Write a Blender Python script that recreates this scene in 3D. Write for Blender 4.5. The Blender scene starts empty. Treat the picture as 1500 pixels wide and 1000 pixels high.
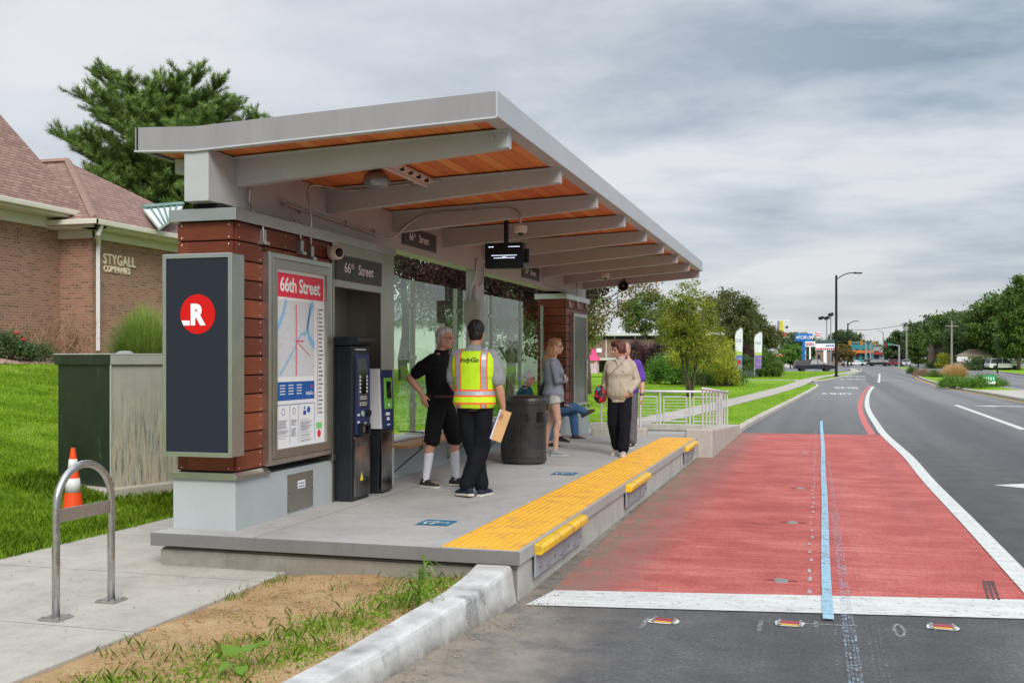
import bpy, bmesh, math, random
import numpy as np
from mathutils import Vector, Matrix, noise as mn

# ---------------------------------------------------------------- camera, sky, sun, exposure
SC = bpy.context.scene
COL = SC.collection
F, HX, HY, CAMZ = 1550.0, 1200.0, 526.0, 1.73
TH = math.atan((HX-750)/F)
cd = bpy.data.cameras.new('camera'); cam = bpy.data.objects.new('camera', cd); COL.objects.link(cam)
cam.location = (0, 0, CAMZ); cam.rotation_euler = (math.radians(90), 0, TH)
cd.sensor_width = 36; cd.lens = 36*F/1500; cd.shift_y = (HY-500)/1500; cd.clip_start = .1; cd.clip_end = 4000
SC.camera = cam
SC.view_settings.view_transform = 'Standard'; SC.view_settings.look = 'None'
SC.view_settings.exposure = 1.0; SC.view_settings.gamma = 1

SUN_EL, SUN_AZ = math.radians(39), math.radians(150)     # azimuth measured clockwise from +Y
w = bpy.data.worlds.new('World'); SC.world = w; w.use_nodes = True
nt = w.node_tree; nt.nodes.clear()
def N(t, **k):
    n = nt.nodes.new(t)
    for a, b in k.items(): setattr(n, a, b)
    return n
out = N('ShaderNodeOutputWorld'); bg = N('ShaderNodeBackground'); bg2 = N('ShaderNodeBackground')
sky = N('ShaderNodeTexSky', sky_type='NISHITA', sun_disc=False, sun_elevation=SUN_EL, sun_rotation=SUN_AZ)
bg.inputs['Strength'].default_value = .10
nt.links.new(sky.outputs[0], bg.inputs[0])
tc = N('ShaderNodeTexCoord'); sep = N('ShaderNodeSeparateXYZ'); nt.links.new(tc.outputs['Generated'], sep.inputs[0])
# project the cloud deck on a plane above: xy/(z+k)
ad = N('ShaderNodeMath', operation='ADD'); ad.inputs[1].default_value = .16; nt.links.new(sep.outputs[2], ad.inputs[0])
mx = N('ShaderNodeMath', operation='MAXIMUM'); mx.inputs[1].default_value = .05; nt.links.new(ad.outputs[0], mx.inputs[0])
dv = N('ShaderNodeVectorMath', operation='DIVIDE'); cb = N('ShaderNodeCombineXYZ')
for i in range(3): nt.links.new(mx.outputs[0], cb.inputs[i])
nt.links.new(tc.outputs['Generated'], dv.inputs[0]); nt.links.new(cb.outputs[0], dv.inputs[1])
mp = N('ShaderNodeMapping'); mp.inputs['Rotation'].default_value = (0, 0, math.radians(-22)); mp.inputs['Scale'].default_value = (.80, 1.05, 0)
mp.inputs['Location'].default_value = (3.1, 1.7, 0)
nt.links.new(dv.outputs[0], mp.inputs[0])
nz = N('ShaderNodeTexNoise'); nz.inputs['Scale'].default_value = 1.2; nz.inputs['Detail'].default_value = 9; nz.inputs['Roughness'].default_value = .56
nz.inputs['Distortion'].default_value = .12
nt.links.new(mp.outputs[0], nz.inputs['Vector'])
cr = N('ShaderNodeValToRGB'); e = cr.color_ramp.elements
e[0].position = .39; e[0].color = (.215, .285, .365, 1); e[1].position = .62; e[1].color = (.64, .655, .68, 1)
m = e.new(.50); m.color = (.42, .475, .53, 1)
nt.links.new(nz.outputs[0], cr.inputs[0])
# broad brightening of the cloud deck towards the west (left of the view) and near the horizon
dt = N('ShaderNodeVectorMath', operation='DOT_PRODUCT'); dt.inputs[1].default_value = (-.80, .55, .18)
nt.links.new(tc.outputs['Generated'], dt.inputs[0])
mr = N('ShaderNodeMapRange'); mr.inputs[1].default_value = .45; mr.inputs[2].default_value = 1.0; mr.inputs[3].default_value = 0; mr.inputs[4].default_value = .66
nt.links.new(dt.outputs['Value'], mr.inputs[0])
mixw = N('ShaderNodeMixRGB'); mixw.inputs[2].default_value = (.74, .735, .745, 1)
nt.links.new(mr.outputs[0], mixw.inputs[0]); nt.links.new(cr.outputs[0], mixw.inputs[1])
mrh = N('ShaderNodeMapRange'); mrh.inputs[1].default_value = .16; mrh.inputs[2].default_value = 0; mrh.inputs[3].default_value = 0; mrh.inputs[4].default_value = .75
nt.links.new(sep.outputs[2], mrh.inputs[0])
mixh = N('ShaderNodeMixRGB'); mixh.inputs[2].default_value = (.60, .60, .615, 1)
nt.links.new(mrh.outputs[0], mixh.inputs[0]); nt.links.new(mixw.outputs[0], mixh.inputs[1])
nt.links.new(mixh.outputs[0], bg2.inputs[0]); 
# an overcast deck is brightest overhead: up to about three times the horizon
mz = N('ShaderNodeMapRange', interpolation_type='SMOOTHSTEP'); mz.inputs[1].default_value = .34; mz.inputs[2].default_value = .85; mz.inputs[3].default_value = .57; mz.inputs[4].default_value = 1.55
nt.links.new(sep.outputs[2], mz.inputs[0]); nt.links.new(mz.outputs[0], bg2.inputs['Strength'])
ms = N('ShaderNodeMixShader'); ms.inputs[0].default_value = .93
nt.links.new(bg.outputs[0], ms.inputs[1]); nt.links.new(bg2.outputs[0], ms.inputs[2]); nt.links.new(ms.outputs[0], out.inputs[0])
sd = bpy.data.lights.new('sun', 'SUN'); sd.energy = 1.5; sd.angle = math.radians(26); sd.color = (1, .965, .91)
sun = bpy.data.objects.new('sun', sd); COL.objects.link(sun)
sdir = Vector((math.sin(SUN_AZ)*math.cos(SUN_EL), math.cos(SUN_AZ)*math.cos(SUN_EL), math.sin(SUN_EL)))
sun.rotation_euler = sdir.to_track_quat('Z', 'Y').to_euler(); sun.location = (20, -20, 40)

# ---------------------------------------------------------------- helpers
s_, c_ = math.sin(TH), math.cos(TH)
def ray(px, py):
    a = (px-750)/F
    return (-s_+a*c_, c_+a*s_, -(py-HY)/F)
def atZ(px, py, z):          # survey of the photo: the point of height z seen at a pixel
    d = ray(px, py); t = (z-CAMZ)/d[2]
    return Vector((d[0]*t, d[1]*t, z))
def atD(px, D, z=0.0):       # point at view depth D under a pixel column
    d = ray(px, HY)
    return Vector((d[0]*D, d[1]*D, z))
def hz(py, D): return CAMZ-(py-HY)/F*D

def tag(o, label=None, cat=None, group=None, kind=None):
    if label: o['label'] = label
    if cat: o['category'] = cat
    if group: o['group'] = group
    if kind: o['kind'] = kind
    return o
def thing(name, label, cat, loc=(0, 0, 0), rz=0, group=None):
    o = bpy.data.objects.new(name, None); COL.objects.link(o)
    o.empty_display_size = .2
    o.location = loc; o.rotation_euler = (0, 0, rz)
    return tag(o, label, cat, group)
def children(o): return [c for c in bpy.data.objects if c.parent == o]
def copy_tree(o, parent=None):
    c = o.copy(); COL.objects.link(c); c.parent = parent
    for ch in children(o): copy_tree(ch, c)
    return c

class MB:
    """collects geometry, links it as ONE mesh object"""
    def __init__(s): s.v = []; s.f = []; s.m = []; s.mi = 0
    def add(s, vs, fs):
        n = len(s.v); s.v.extend([tuple(p) for p in vs])
        for f in fs: s.f.append(tuple(i+n for i in f)); s.m.append(s.mi)
        return s
    def box(s, x0, x1, y0, y1, z0, z1):
        return s.add([(x0,y0,z0),(x1,y0,z0),(x1,y1,z0),(x0,y1,z0),(x0,y0,z1),(x1,y0,z1),(x1,y1,z1),(x0,y1,z1)],
                     [(0,3,2,1),(4,5,6,7),(0,1,5,4),(1,2,6,5),(2,3,7,6),(3,0,4,7)])
    def cbox(s, c, sx, sy, sz): return s.box(c[0]-sx/2, c[0]+sx/2, c[1]-sy/2, c[1]+sy/2, c[2]-sz/2, c[2]+sz/2)
    def obox(s, c, ax, ay, az):
        c, ax, ay, az = map(Vector, (c, ax, ay, az)); vs = []
        for k in (-1, 1):
            for (i, j) in ((-1,-1),(1,-1),(1,1),(-1,1)): vs.append(c+ax*i+ay*j+az*k)
        return s.add(vs, [(0,3,2,1),(4,5,6,7),(0,1,5,4),(1,2,6,5),(2,3,7,6),(3,0,4,7)])
    def prism(s, poly, plane, a0, a1):
        """poly in 2D extruded along the axis missing from plane ('xy','xz','yz')"""
        n = len(poly)
        def P(p, a):
            return (p[0], p[1], a) if plane == 'xy' else ((p[0], a, p[1]) if plane == 'xz' else (a, p[0], p[1]))
        vs = [P(p, a0) for p in poly]+[P(p, a1) for p in poly]
        fs = [tuple(range(n)), tuple(range(2*n-1, n-1, -1))]
        for i in range(n): fs.append((i, i+n, (i+1) % n+n, (i+1) % n))
        return s.add(vs, fs)
    def poly(s, pts): return s.add(pts, [tuple(range(len(pts)))])
    def tube(s, pts, r, n=8, caps=True):
        pts = [Vector(p) for p in pts]; rs = r if isinstance(r, (list, tuple)) else [r]*len(pts)
        ref = None; rings = []
        for i, p in enumerate(pts):
            d = (pts[min(i+1, len(pts)-1)]-pts[max(i-1, 0)]).normalized()
            if ref is None:
                ref = Vector((0, 0, 1)) if abs(d.z) < .9 else Vector((1, 0, 0))
            u = (ref-d*ref.dot(d)).normalized(); ref = u; v = d.cross(u)
            rings.append([p+(u*math.cos(2*math.pi*k/n)+v*math.sin(2*math.pi*k/n))*rs[i] for k in range(n)])
        vs = [q for rr in rings for q in rr]; fs = []
        for i in range(len(pts)-1):
            for k in range(n): fs.append((i*n+k, i*n+(k+1) % n, (i+1)*n+(k+1) % n, (i+1)*n+k))
        if caps: fs.append(tuple(range(n-1, -1, -1))); fs.append(tuple(range((len(pts)-1)*n, len(pts)*n)))
        return s.add(vs, fs)
    def lathe(s, prof, c=(0, 0, 0), n=20, axis='z', sx=1, sy=1):
        vs = []; fs = []
        for (r, z) in prof:
            for k in range(n):
                a = 2*math.pi*k/n; p = (r*math.cos(a)*sx, r*math.sin(a)*sy, z)
                if axis == 'x': p = (p[2], p[0], p[1])
                if axis == 'y': p = (p[1], p[2], p[0])
                vs.append((p[0]+c[0], p[1]+c[1], p[2]+c[2]))
        for i in range(len(prof)-1):
            for k in range(n): fs.append((i*n+k, i*n+(k+1) % n, (i+1)*n+(k+1) % n, (i+1)*n+k))
        if prof[0][0] > 1e-5: fs.append(tuple(range(n-1, -1, -1)))
        if prof[-1][0] > 1e-5: fs.append(tuple(range((len(prof)-1)*n, len(prof)*n)))
        return s.add(vs, fs)
    def loft(s, rings, cap=True):
        n = len(rings[0]); vs = [q for r in rings for q in r]; fs = []
        for i in range(len(rings)-1):
            for k in range(n): fs.append((i*n+k, i*n+(k+1) % n, (i+1)*n+(k+1) % n, (i+1)*n+k))
        if cap: fs.append(tuple(range(n-1, -1, -1))); fs.append(tuple(range((len(rings)-1)*n, len(rings)*n)))
        return s.add(vs, fs)
    def ball(s, c, rx, ry=None, rz=None, n=12, rot=None):
        ry = ry or rx; rz = rz or rx; c = Vector(c); vs = []; fs = []
        h = n//2
        for i in range(h+1):
            t = math.pi*i/h
            for k in range(n):
                a = 2*math.pi*k/n
                p = Vector((rx*math.sin(t)*math.cos(a), ry*math.sin(t)*math.sin(a), rz*math.cos(t)))
                if rot is not None: p = rot @ p
                vs.append(c+p)
        for i in range(h):
            for k in range(n): fs.append((i*n+k, (i+1)*n+k, (i+1)*n+(k+1) % n, i*n+(k+1) % n))
        return s.add(vs, fs)
    def build(s, name, mats, parent=None, world=True, smooth=False, bev=0, seg=2, fix=True):
        me = bpy.data.meshes.new(name)
        off = Vector((0, 0, 0))
        if parent is not None and world:
            p = parent
            while p is not None: off += Vector(p.location); p = p.parent
        me.from_pydata([(x-off.x, y-off.y, z-off.z) for x, y, z in s.v], [], s.f)
        if not isinstance(mats, (list, tuple)): mats = [mats]
        for mm in mats: me.materials.append(mm)
        if len(mats) > 1: me.polygons.foreach_set('material_index', s.m)
        if fix:
            bm = bmesh.new(); bm.from_mesh(me)
            bmesh.ops.remove_doubles(bm, verts=bm.verts, dist=1e-5)
            bmesh.ops.recalc_face_normals(bm, faces=bm.faces); bm.to_mesh(me); bm.free()
        if smooth: me.polygons.foreach_set('use_smooth', [True]*len(me.polygons))
        me.update()
        o = bpy.data.objects.new(name, me); COL.objects.link(o)
        if parent is not None: o.parent = parent
        if bev:
            b = o.modifiers.new('bevel', 'BEVEL'); b.width = bev; b.segments = seg; b.limit_method = 'ANGLE'; b.angle_limit = math.radians(40)
        return o
def pieces(name, fns, mats, parent, **k):
    """one mesh object for every piece: fns are functions that draw into an MB"""
    for fn in fns: q_ = MB(); fn(q_); q_.build(name, mats, parent, **k)
def tagb(mb, name, mats, label, cat, group=None, kind=None, **k):
    return tag(mb.build(name, mats, **k), label, cat, group, kind)
def npmesh(name, V, Fq, mat, parent=None, mi=None, smooth=False):
    """V (n,3); Fq (m,k) uniform polygons"""
    me = bpy.data.meshes.new(name); V = np.asarray(V, np.float32); Fq = np.asarray(Fq, np.int32)
    k = Fq.shape[1]
    me.vertices.add(len(V)); me.vertices.foreach_set('co', V.ravel())
    me.loops.add(Fq.size); me.loops.foreach_set('vertex_index', Fq.ravel())
    me.polygons.add(len(Fq)); me.polygons.foreach_set('loop_start', np.arange(len(Fq))*k)
    if smooth: me.polygons.foreach_set('use_smooth', np.ones(len(Fq), bool))
    for mm in (mat if isinstance(mat, (list, tuple)) else [mat]): me.materials.append(mm)
    if mi is not None: me.polygons.foreach_set('material_index', mi)
    me.update(calc_edges=True); me.validate()
    o = bpy.data.objects.new(name, me); COL.objects.link(o)
    if parent is not None: o.parent = parent
    return o

TMP = bpy.data.scenes.new('workbench')
def evaluated(o):
    """mesh of an object with its modifiers applied, worked out in a scene of its own"""
    TMP.collection.objects.link(o); vl = TMP.view_layers[0]; vl.update(); dg = vl.depsgraph; dg.update()
    me = bpy.data.meshes.new_from_object(o.evaluated_get(dg), depsgraph=dg); bpy.data.objects.remove(o); return me
def text_obj(txt, size, mat, name, parent=None, extrude=.0015, offset=0.0, align='CENTER', M=None, space=1.0, mb_only=False, shear=0.0):
    cu = bpy.data.curves.new('lettering', 'FONT'); cu.body = txt; cu.size = size; cu.extrude = extrude; cu.offset = offset
    cu.align_x = align; cu.align_y = 'CENTER'; cu.space_character = space; cu.resolution_u = 3; cu.shear = shear
    me = evaluated(bpy.data.objects.new('lettering_curve', cu)); bpy.data.curves.remove(cu)
    if M is not None: me.transform(M)
    if mb_only: return me
    me.name = name; me.materials.clear(); me.materials.append(mat)
    ob = bpy.data.objects.new(name, me); COL.objects.link(ob); ob.parent = parent
    return ob
# orientation matrices for lettering: text x -> +Y (read from +X side) ; text x -> +X (read from -Y side)
M_XF = Matrix(((0, 0, 1, 0), (1, 0, 0, 0), (0, 1, 0, 0), (0, 0, 0, 1)))
M_YF = Matrix(((1, 0, 0, 0), (0, 0, -1, 0), (0, 1, 0, 0), (0, 0, 0, 1)))
def T(x, y, z): return Matrix.Translation((x, y, z))

# ---------------------------------------------------------------- materials
MATS = {}
def newmat(name):
    m = bpy.data.materials.new(name); m.use_nodes = True; MATS[name] = m
    return m, m.node_tree, m.node_tree.nodes['Principled BSDF']
class G:
    """tiny node helper"""
    def __init__(s, nt): s.t = nt
    def n(s, t, **k):
        q = s.t.nodes.new(t)
        for a, b in k.items():
            if a.startswith('i_'): q.inputs[a[2:].replace('_', ' ')].default_value = b
            else: setattr(q, a, b)
        return q
    def l(s, a, b): s.t.links.new(a, b)
    def noise(s, scale, det=4, rough=.5, vec=None, stretch=None, out=0):
        q = s.n('ShaderNodeTexNoise'); q.inputs['Scale'].default_value = scale; q.inputs['Detail'].default_value = det; q.inputs['Roughness'].default_value = rough
        v = vec or s.coord()
        if stretch:
            mp = s.n('ShaderNodeMapping'); mp.inputs['Scale'].default_value = stretch; s.l(v, mp.inputs[0]); v = mp.outputs[0]
        s.l(v, q.inputs['Vector']); return q.outputs[out]
    def coord(s):
        if not hasattr(s, '_c'): s._c = s.n('ShaderNodeTexCoord').outputs['Object']
        return s._c
    def pos(s):
        if not hasattr(s, '_p'): s._p = s.n('ShaderNodeNewGeometry').outputs['Position']
        return s._p
    def ramp(s, x, stops):
        r = s.n('ShaderNodeValToRGB'); e = r.color_ramp.elements
        e[0].position, e[0].color = stops[0][0], (*stops[0][1], 1); e[1].position, e[1].color = stops[-1][0], (*stops[-1][1], 1)
        for p, c in stops[1:-1]: q = e.new(p); q.color = (*c, 1)
        s.l(x, r.inputs[0]); return r.outputs[0]
    def mix(s, f, a, b, mode='MIX'):
        q = s.n('ShaderNodeMixRGB', blend_type=mode)
        for i, x in enumerate((f, a, b)):
            if isinstance(x, (int, float)): q.inputs[i].default_value = x if i == 0 else (x, x, x, 1)
            elif isinstance(x, tuple): q.inputs[i].default_value = (*x, 1)
            else: s.l(x, q.inputs[i])
        return q.outputs[0]
    def math(s, op, a, b=None, clamp=False):
        q = s.n('ShaderNodeMath', operation=op, use_clamp=clamp)
        for i, x in enumerate((a, b)):
            if x is None: continue
            if isinstance(x, (int, float)): q.inputs[i].default_value = x
            else: s.l(x, q.inputs[i])
        return q.outputs[0]
    def maprange(s, x, a, b, c=0., d=1.):
        q = s.n('ShaderNodeMapRange')
        for i, v in enumerate((a, b, c, d)): q.inputs[i+1].default_value = v
        s.l(x, q.inputs[0]); return q.outputs[0]
    def sep(s, v):
        q = s.n('ShaderNodeSeparateXYZ'); s.l(v, q.inputs[0]); return q.outputs
    def comb(s, x=0., y=0., z=0.):
        q = s.n('ShaderNodeCombineXYZ')
        for i, v in enumerate((x, y, z)):
            if isinstance(v, (int, float)): q.inputs[i].default_value = v
            else: s.l(v, q.inputs[i])
        return q.outputs[0]
    def bump(s, h, strength=.3, dist=.01):
        q = s.n('ShaderNodeBump'); q.inputs['Strength'].default_value = strength; q.inputs['Distance'].default_value = dist
        s.l(h, q.inputs['Height']); return q.outputs[0]
def pm(name, col, rough=.6, metal=0., var=.12, scale=6, det=5, bump=0., bscale=60, bdist=.004, stretch=None, spec=.32, rvar=0., world=False, dirt=None, dscale=1.5, coat=0.):
    """general surface: base colour with soft mottling, optional grain bump and dirt patches"""
    if name in MATS: return MATS[name]
    m, nt, b = newmat(name); g = G(nt); v = g.pos() if world else g.coord()
    n1 = g.noise(scale, det, .55, v, stretch)
    lo = tuple(max(0, c*(1-var)) for c in col); hi = tuple(min(1, c*(1+var)) for c in col)
    c = g.ramp(n1, [(.3, lo), (.7, hi)])
    if dirt:
        n2 = g.noise(dscale, 6, .65, v, stretch); f = g.maprange(n2, .5, .72); c = g.mix(g.math('MULTIPLY', f, dirt[1]), c, dirt[0])
    g.l(c, b.inputs['Base Color'])
    b.inputs['Roughness'].default_value = rough; b.inputs['Metallic'].default_value = metal; b.inputs['Specular IOR Level'].default_value = spec
    if coat: b.inputs['Coat Weight'].default_value = coat; b.inputs['Coat Roughness'].default_value = .08
    if rvar: g.l(g.maprange(n1, .3, .7, rough-rvar, rough+rvar), b.inputs['Roughness'])
    if bump: g.l(g.bump(g.noise(bscale, 4, .6, v), bump, bdist), b.inputs['Normal'])
    return m
def leafmat(name, cols, trans=.35, rough=.55, nsc=.8, nw=.35):
    if name in MATS: return MATS[name]
    m, nt, b = newmat(name); g = G(nt)
    r = g.n('ShaderNodeNewGeometry').outputs['Random Per Island']
    n = g.noise(nsc, 5, .6, g.pos())
    x = g.math('ADD', g.math('MULTIPLY', r, 1-nw), g.math('MULTIPLY', g.maprange(n, .3, .7), nw))
    k = len(cols); c = g.ramp(x, [(i/(k-1), cc) for i, cc in enumerate(cols)])
    g.l(c, b.inputs['Base Color']); b.inputs['Roughness'].default_value = rough; b.inputs['Specular IOR Level'].default_value = .3
    t = g.n('ShaderNodeBsdfTranslucent'); g.l(c, t.inputs[0]); mxs = g.n('ShaderNodeMixShader'); mxs.inputs[0].default_value = trans
    g.l(b.outputs[0], mxs.inputs[1]); g.l(t.outputs[0], mxs.inputs[2])
    o = [q for q in nt.nodes if q.type == 'OUTPUT_MATERIAL'][0]; g.l(mxs.outputs[0], o.inputs[0])
    return m

def concrete(name, col, stain=(.12, .10, .08), amt=.5, scale=1.3, joint=None, jx=None, tooth=.25):
    m, nt, b = newmat(name); g = G(nt); p = g.pos()
    big = g.noise(scale, 6, .6, p); fine = g.noise(38, 5, .75, p); c = g.ramp(big, [(.25, tuple(x*.76 for x in col)), (.5, col), (.8, tuple(min(1, x*1.15) for x in col))])
    c = g.mix(g.math('MULTIPLY', g.maprange(fine, .35, .7), .36), c, tuple(x*.58 for x in col)); run = g.noise(7, 6, .7, p, (1, 1, .12)); c = g.mix(g.math('MULTIPLY', g.maprange(run, .5, .68), .32), c, tuple(x*.5 for x in col))
    st = g.noise(.9, 8, .7, p, (1, .5, 2)); c = g.mix(g.math('MULTIPLY', g.maprange(st, .54, .78), amt), c, stain)
    xyz = g.sep(p)
    if joint or jx:
        masks = []
        for (ax, step, off) in ([(1, joint[0], joint[1])] if joint else [])+([(0, jx[0], jx[1])] if jx else []):
            fr = g.math('FRACT', g.math('DIVIDE', g.math('ADD', xyz[ax], off), step))
            d = g.math('ABSOLUTE', g.math('SUBTRACT', fr, .5)); masks.append(g.math('LESS_THAN', g.math('SUBTRACT', .5, d), .006/step))
        k = masks[0]
        for q in masks[1:]: k = g.math('MAXIMUM', k, q)
        c = g.mix(g.math('MULTIPLY', k, .65), c, (.06, .055, .05))
    g.l(c, b.inputs['Base Color']); b.inputs['Roughness'].default_value = .85
    g.l(g.bump(g.math('ADD', fine, g.math('MULTIPLY', g.noise(8, 5, .6, p), .8)), tooth, .006), b.inputs['Normal'])
    return m
def steelmat(name, col=(.52, .51, .49), rough=.32, brushed=True, var=.12):
    m, nt, b = newmat(name); g = G(nt)
    n = g.noise(3, 4, .6, g.coord(), (1, 1, 1)); f = g.noise(25, 3, .6, g.coord(), (1, 1, 18) if brushed else None)
    c = g.ramp(g.math('ADD', g.math('MULTIPLY', n, .6), g.math('MULTIPLY', f, .4)), [(.3, tuple(x*(1-var) for x in col)), (.7, tuple(x*(1+var) for x in col))])
    g.l(c, b.inputs['Base Color']); b.inputs['Metallic'].default_value = 1
    g.l(g.maprange(f, .3, .7, rough-.06, rough+.12), b.inputs['Roughness'])
    g.l(g.bump(f, .05, .002), b.inputs['Normal'])
    return m
def brickmat(name, c1, c2, mortar, bw=.2, bh=.0677, mo=.01, scale=1.0):
    m, nt, b = newmat(name); g = G(nt); x, y, z = g.sep(g.pos())
    v = g.comb(g.math('ADD', x, y), z, 0)
    br = g.n('ShaderNodeTexBrick'); br.offset = .5
    br.inputs['Scale'].default_value = scale; br.inputs['Brick Width'].default_value = bw; br.inputs['Row Height'].default_value = bh; br.inputs['Mortar Size'].default_value = mo
    br.inputs['Mortar Smooth'].default_value = .2; br.inputs['Bias'].default_value = -.1
    br.inputs['Color1'].default_value = (*c1, 1); br.inputs['Color2'].default_value = (*c2, 1); br.inputs['Mortar'].default_value = (*mortar, 1)
    g.l(v, br.inputs['Vector'])
    # extra per-brick tone: stretched cell noise
    wn = g.n('ShaderNodeTexWhiteNoise', noise_dimensions='2D')
    row = g.math('FLOOR', g.math('DIVIDE', z, bh)); colx = g.math('FLOOR', g.math('ADD', g.math('DIVIDE', g.math('ADD', x, y), bw), g.math('MULTIPLY', g.math('MODULO', row, 2.0), .5)))
    g.l(g.comb(colx, row, 0), wn.inputs['Vector'])
    c = g.mix(g.math('MULTIPLY', g.math('GREATER_THAN', wn.outputs[0], .88), .6), br.outputs[0], (.10, .055, .045))
    c = g.mix(g.math('MULTIPLY', g.maprange(g.noise(.7, 5, .6, g.pos()), .35, .7), .35), c, tuple(q*.6 for q in c1))
    c = g.mix(g.math('SUBTRACT', 1.0, br.outputs['Fac']), tuple(mortar), c)
    g.l(c, b.inputs['Base Color']); b.inputs['Roughness'].default_value = .9
    g.l(g.bump(g.math('SUBTRACT', 1.0, br.outputs['Fac']), .5, .006), b.inputs['Normal'])
    return m
def woodmat(name, lo, mid, hi, axis, pitch, off=0., grain=(1, 1, 1), rough=.45, seam=0.0, crossz=None):
    """boards of a given pitch along an axis (0,1,2); each board its own tone; grain stretched"""
    m, nt, b = newmat(name); g = G(nt); xyz = g.sep(g.pos())
    q = g.math('DIVIDE', g.math('ADD', xyz[axis], off), pitch); fl = g.math('FLOOR', q)
    wn = g.n('ShaderNodeTexWhiteNoise', noise_dimensions='2D')
    other = g.math('FLOOR', g.math('DIVIDE', xyz[1], 1.7)) if crossz is None else crossz
    if crossz is not None: other = g.math('FLOOR', g.math('DIVIDE', g.math('ADD', xyz[0], xyz[1]), 1.3))
    g.l(g.comb(fl, other, 0), wn.inputs['Vector'])
    gr = g.noise(14, 6, .65, g.pos(), grain); gr2 = g.noise(60, 3, .6, g.pos(), grain)
    x = g.math('ADD', g.math('MULTIPLY', wn.outputs[0], .55), g.math('MULTIPLY', g.maprange(gr, .25, .75), .45))
    c = g.ramp(x, [(0, lo), (.5, mid), (1, hi)])
    c = g.mix(g.math('MULTIPLY', g.maprange(gr2, .45, .8), .35), c, tuple(v*.45 for v in lo))
    if seam:
        fr = g.math('FRACT', q); e = g.math('MINIMUM', fr, g.math('SUBTRACT', 1.0, fr)); k = g.math('LESS_THAN', e, seam/pitch)
        c = g.mix(g.math('MULTIPLY', k, .8), c, (.03, .012, .006))
    g.l(c, b.inputs['Base Color']); b.inputs['Roughness'].default_value = rough; b.inputs['Specular IOR Level'].default_value = .25
    g.l(g.bump(gr2, .12, .003), b.inputs['Normal'])
    return m
# ================================================================ GROUND, ROADS, PATHS
PZ = .36
def crom(pts, n=6):
    P = [np.array(p, float) for p in pts]; P = [2*P[0]-P[1]]+P+[2*P[-1]-P[-2]]; o = []
    for i in range(1, len(P)-2):
        for k in range(n):
            t = k/n; a, b, c, d = P[i-1:i+3]
            o.append(.5*((2*b)+(-a+c)*t+(2*a-5*b+4*c-d)*t*t+(-a+3*b-3*c+d)*t**3))
    o.append(P[-2]); return o
def offs(pts, d):
    o = []
    for i, p in enumerate(pts):
        t = pts[min(i+1, len(pts)-1)]-pts[max(i-1, 0)]; t = t/np.linalg.norm(t[:2]); o.append(np.array([p[0]+t[1]*d, p[1]-t[0]*d]))
    return o
def strip(mb, pts, a, b, z0, z1=None):
    """flat band between offsets a and b (positive = right of travel)"""
    A, B = offs(pts, a), offs(pts, b); z1 = z0 if z1 is None else z1
    vs = [(p[0], p[1], z0) for p in A]+[(p[0], p[1], z1) for p in B]; n = len(A)
    mb.add(vs, [(i, i+n, i+1+n, i+1) for i in range(n-1)])
def kerb(mb, pts, w=.16, h=.12, side=-1, z=0, ch=.025):
    """kerb: face at the line, body to the side"""
    prof = [(0, z-.05), (.0, z+h-ch), (ch*side, z+h), (w*side, z+h), (w*side, z-.05)]
    rows = []
    for (d, zz) in prof: rows.append([(p[0], p[1], zz) for p in offs(pts, d)])
    n = len(pts); vs = [q for r in rows for q in r]; fs = []
    for j in range(len(rows)-1):
        for i in range(n-1): fs.append((j*n+i, j*n+i+1, (j+1)*n+i+1, (j+1)*n+i))
    fs.append(tuple(j*n for j in range(len(rows)))); fs.append(tuple(j*n+n-1 for j in range(len(rows))))
    mb.add(vs, fs)
def interp(pts, y):
    ys = [p[1] for p in pts]; xs = [p[0] for p in pts]; return float(np.interp(y, ys, xs))

KERB_L = [(-1.76, 25.3), (-1.70, 28.1), (-1.44, 34.2), (-.94, 45.1), (-.15, 64.1), (-.05, 70), (-.35, 74.5), (-1.4, 77.5)]
KERB_I = [(-1.8, 84), (-.3, 84.4), (.5, 88), (1.45, 97.9), (3.73, 126.4), (5.7, 156.4), (6.6, 190), (6.9, 240)]
WALK = [(-5.75, 19), (-5.6, 22.5), (-4.9, 25.5), (-4.25, 28.5), (-3.75, 33), (-3.25, 40), (-2.6, 48), (-1.85, 60), (-1.35, 70), (-1.0, 80), (-.6, 90), (.4, 104), (3.0, 130), (4.9, 156), (5.6, 200)]
MED = [(8.6, 18), (8.3, 30), (8.04, 47.4), (7.85, 56), (7.6, 64.2), (7.75, 77.6), (8.92, 106), (11.8, 150.4), (15.2, 237)]
kL, kI, wk, md = crom(KERB_L), crom(KERB_I), crom(WALK), crom(MED)

# asphalt -------------------------------------------------------
m, nt, b = newmat('asphalt'); g = G(nt); p = g.pos(); xyz = g.sep(p)
fine = g.noise(40, 6, .88, p); mid = g.noise(2.2, 7, .7, p); big = g.noise(.35, 4, .6, p, (2.2, .35, 1)); lane = g.noise(1.1, 3, .5, p, (1, .03, 1))
x = g.math('ADD', g.math('ADD', g.math('MULTIPLY', fine, .48), g.math('MULTIPLY', mid, .20)), g.math('ADD', g.math('MULTIPLY', big, .14), g.math('MULTIPLY', lane, .18)))
c = g.ramp(x, [(.38, (.040, .039, .040)), (.5, (.088, .086, .087)), (.62, (.19, .185, .18))])
spk = g.maprange(g.noise(75, 3, .7, p), .62, .70); c = g.mix(g.math('MULTIPLY', spk, .45), c, (.30, .29, .27))
# paler asphalt further along the road
c = g.mix(g.math('MULTIPLY', g.maprange(xyz[1], 12, 50), .60), c, (.26, .258, .26))
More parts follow.
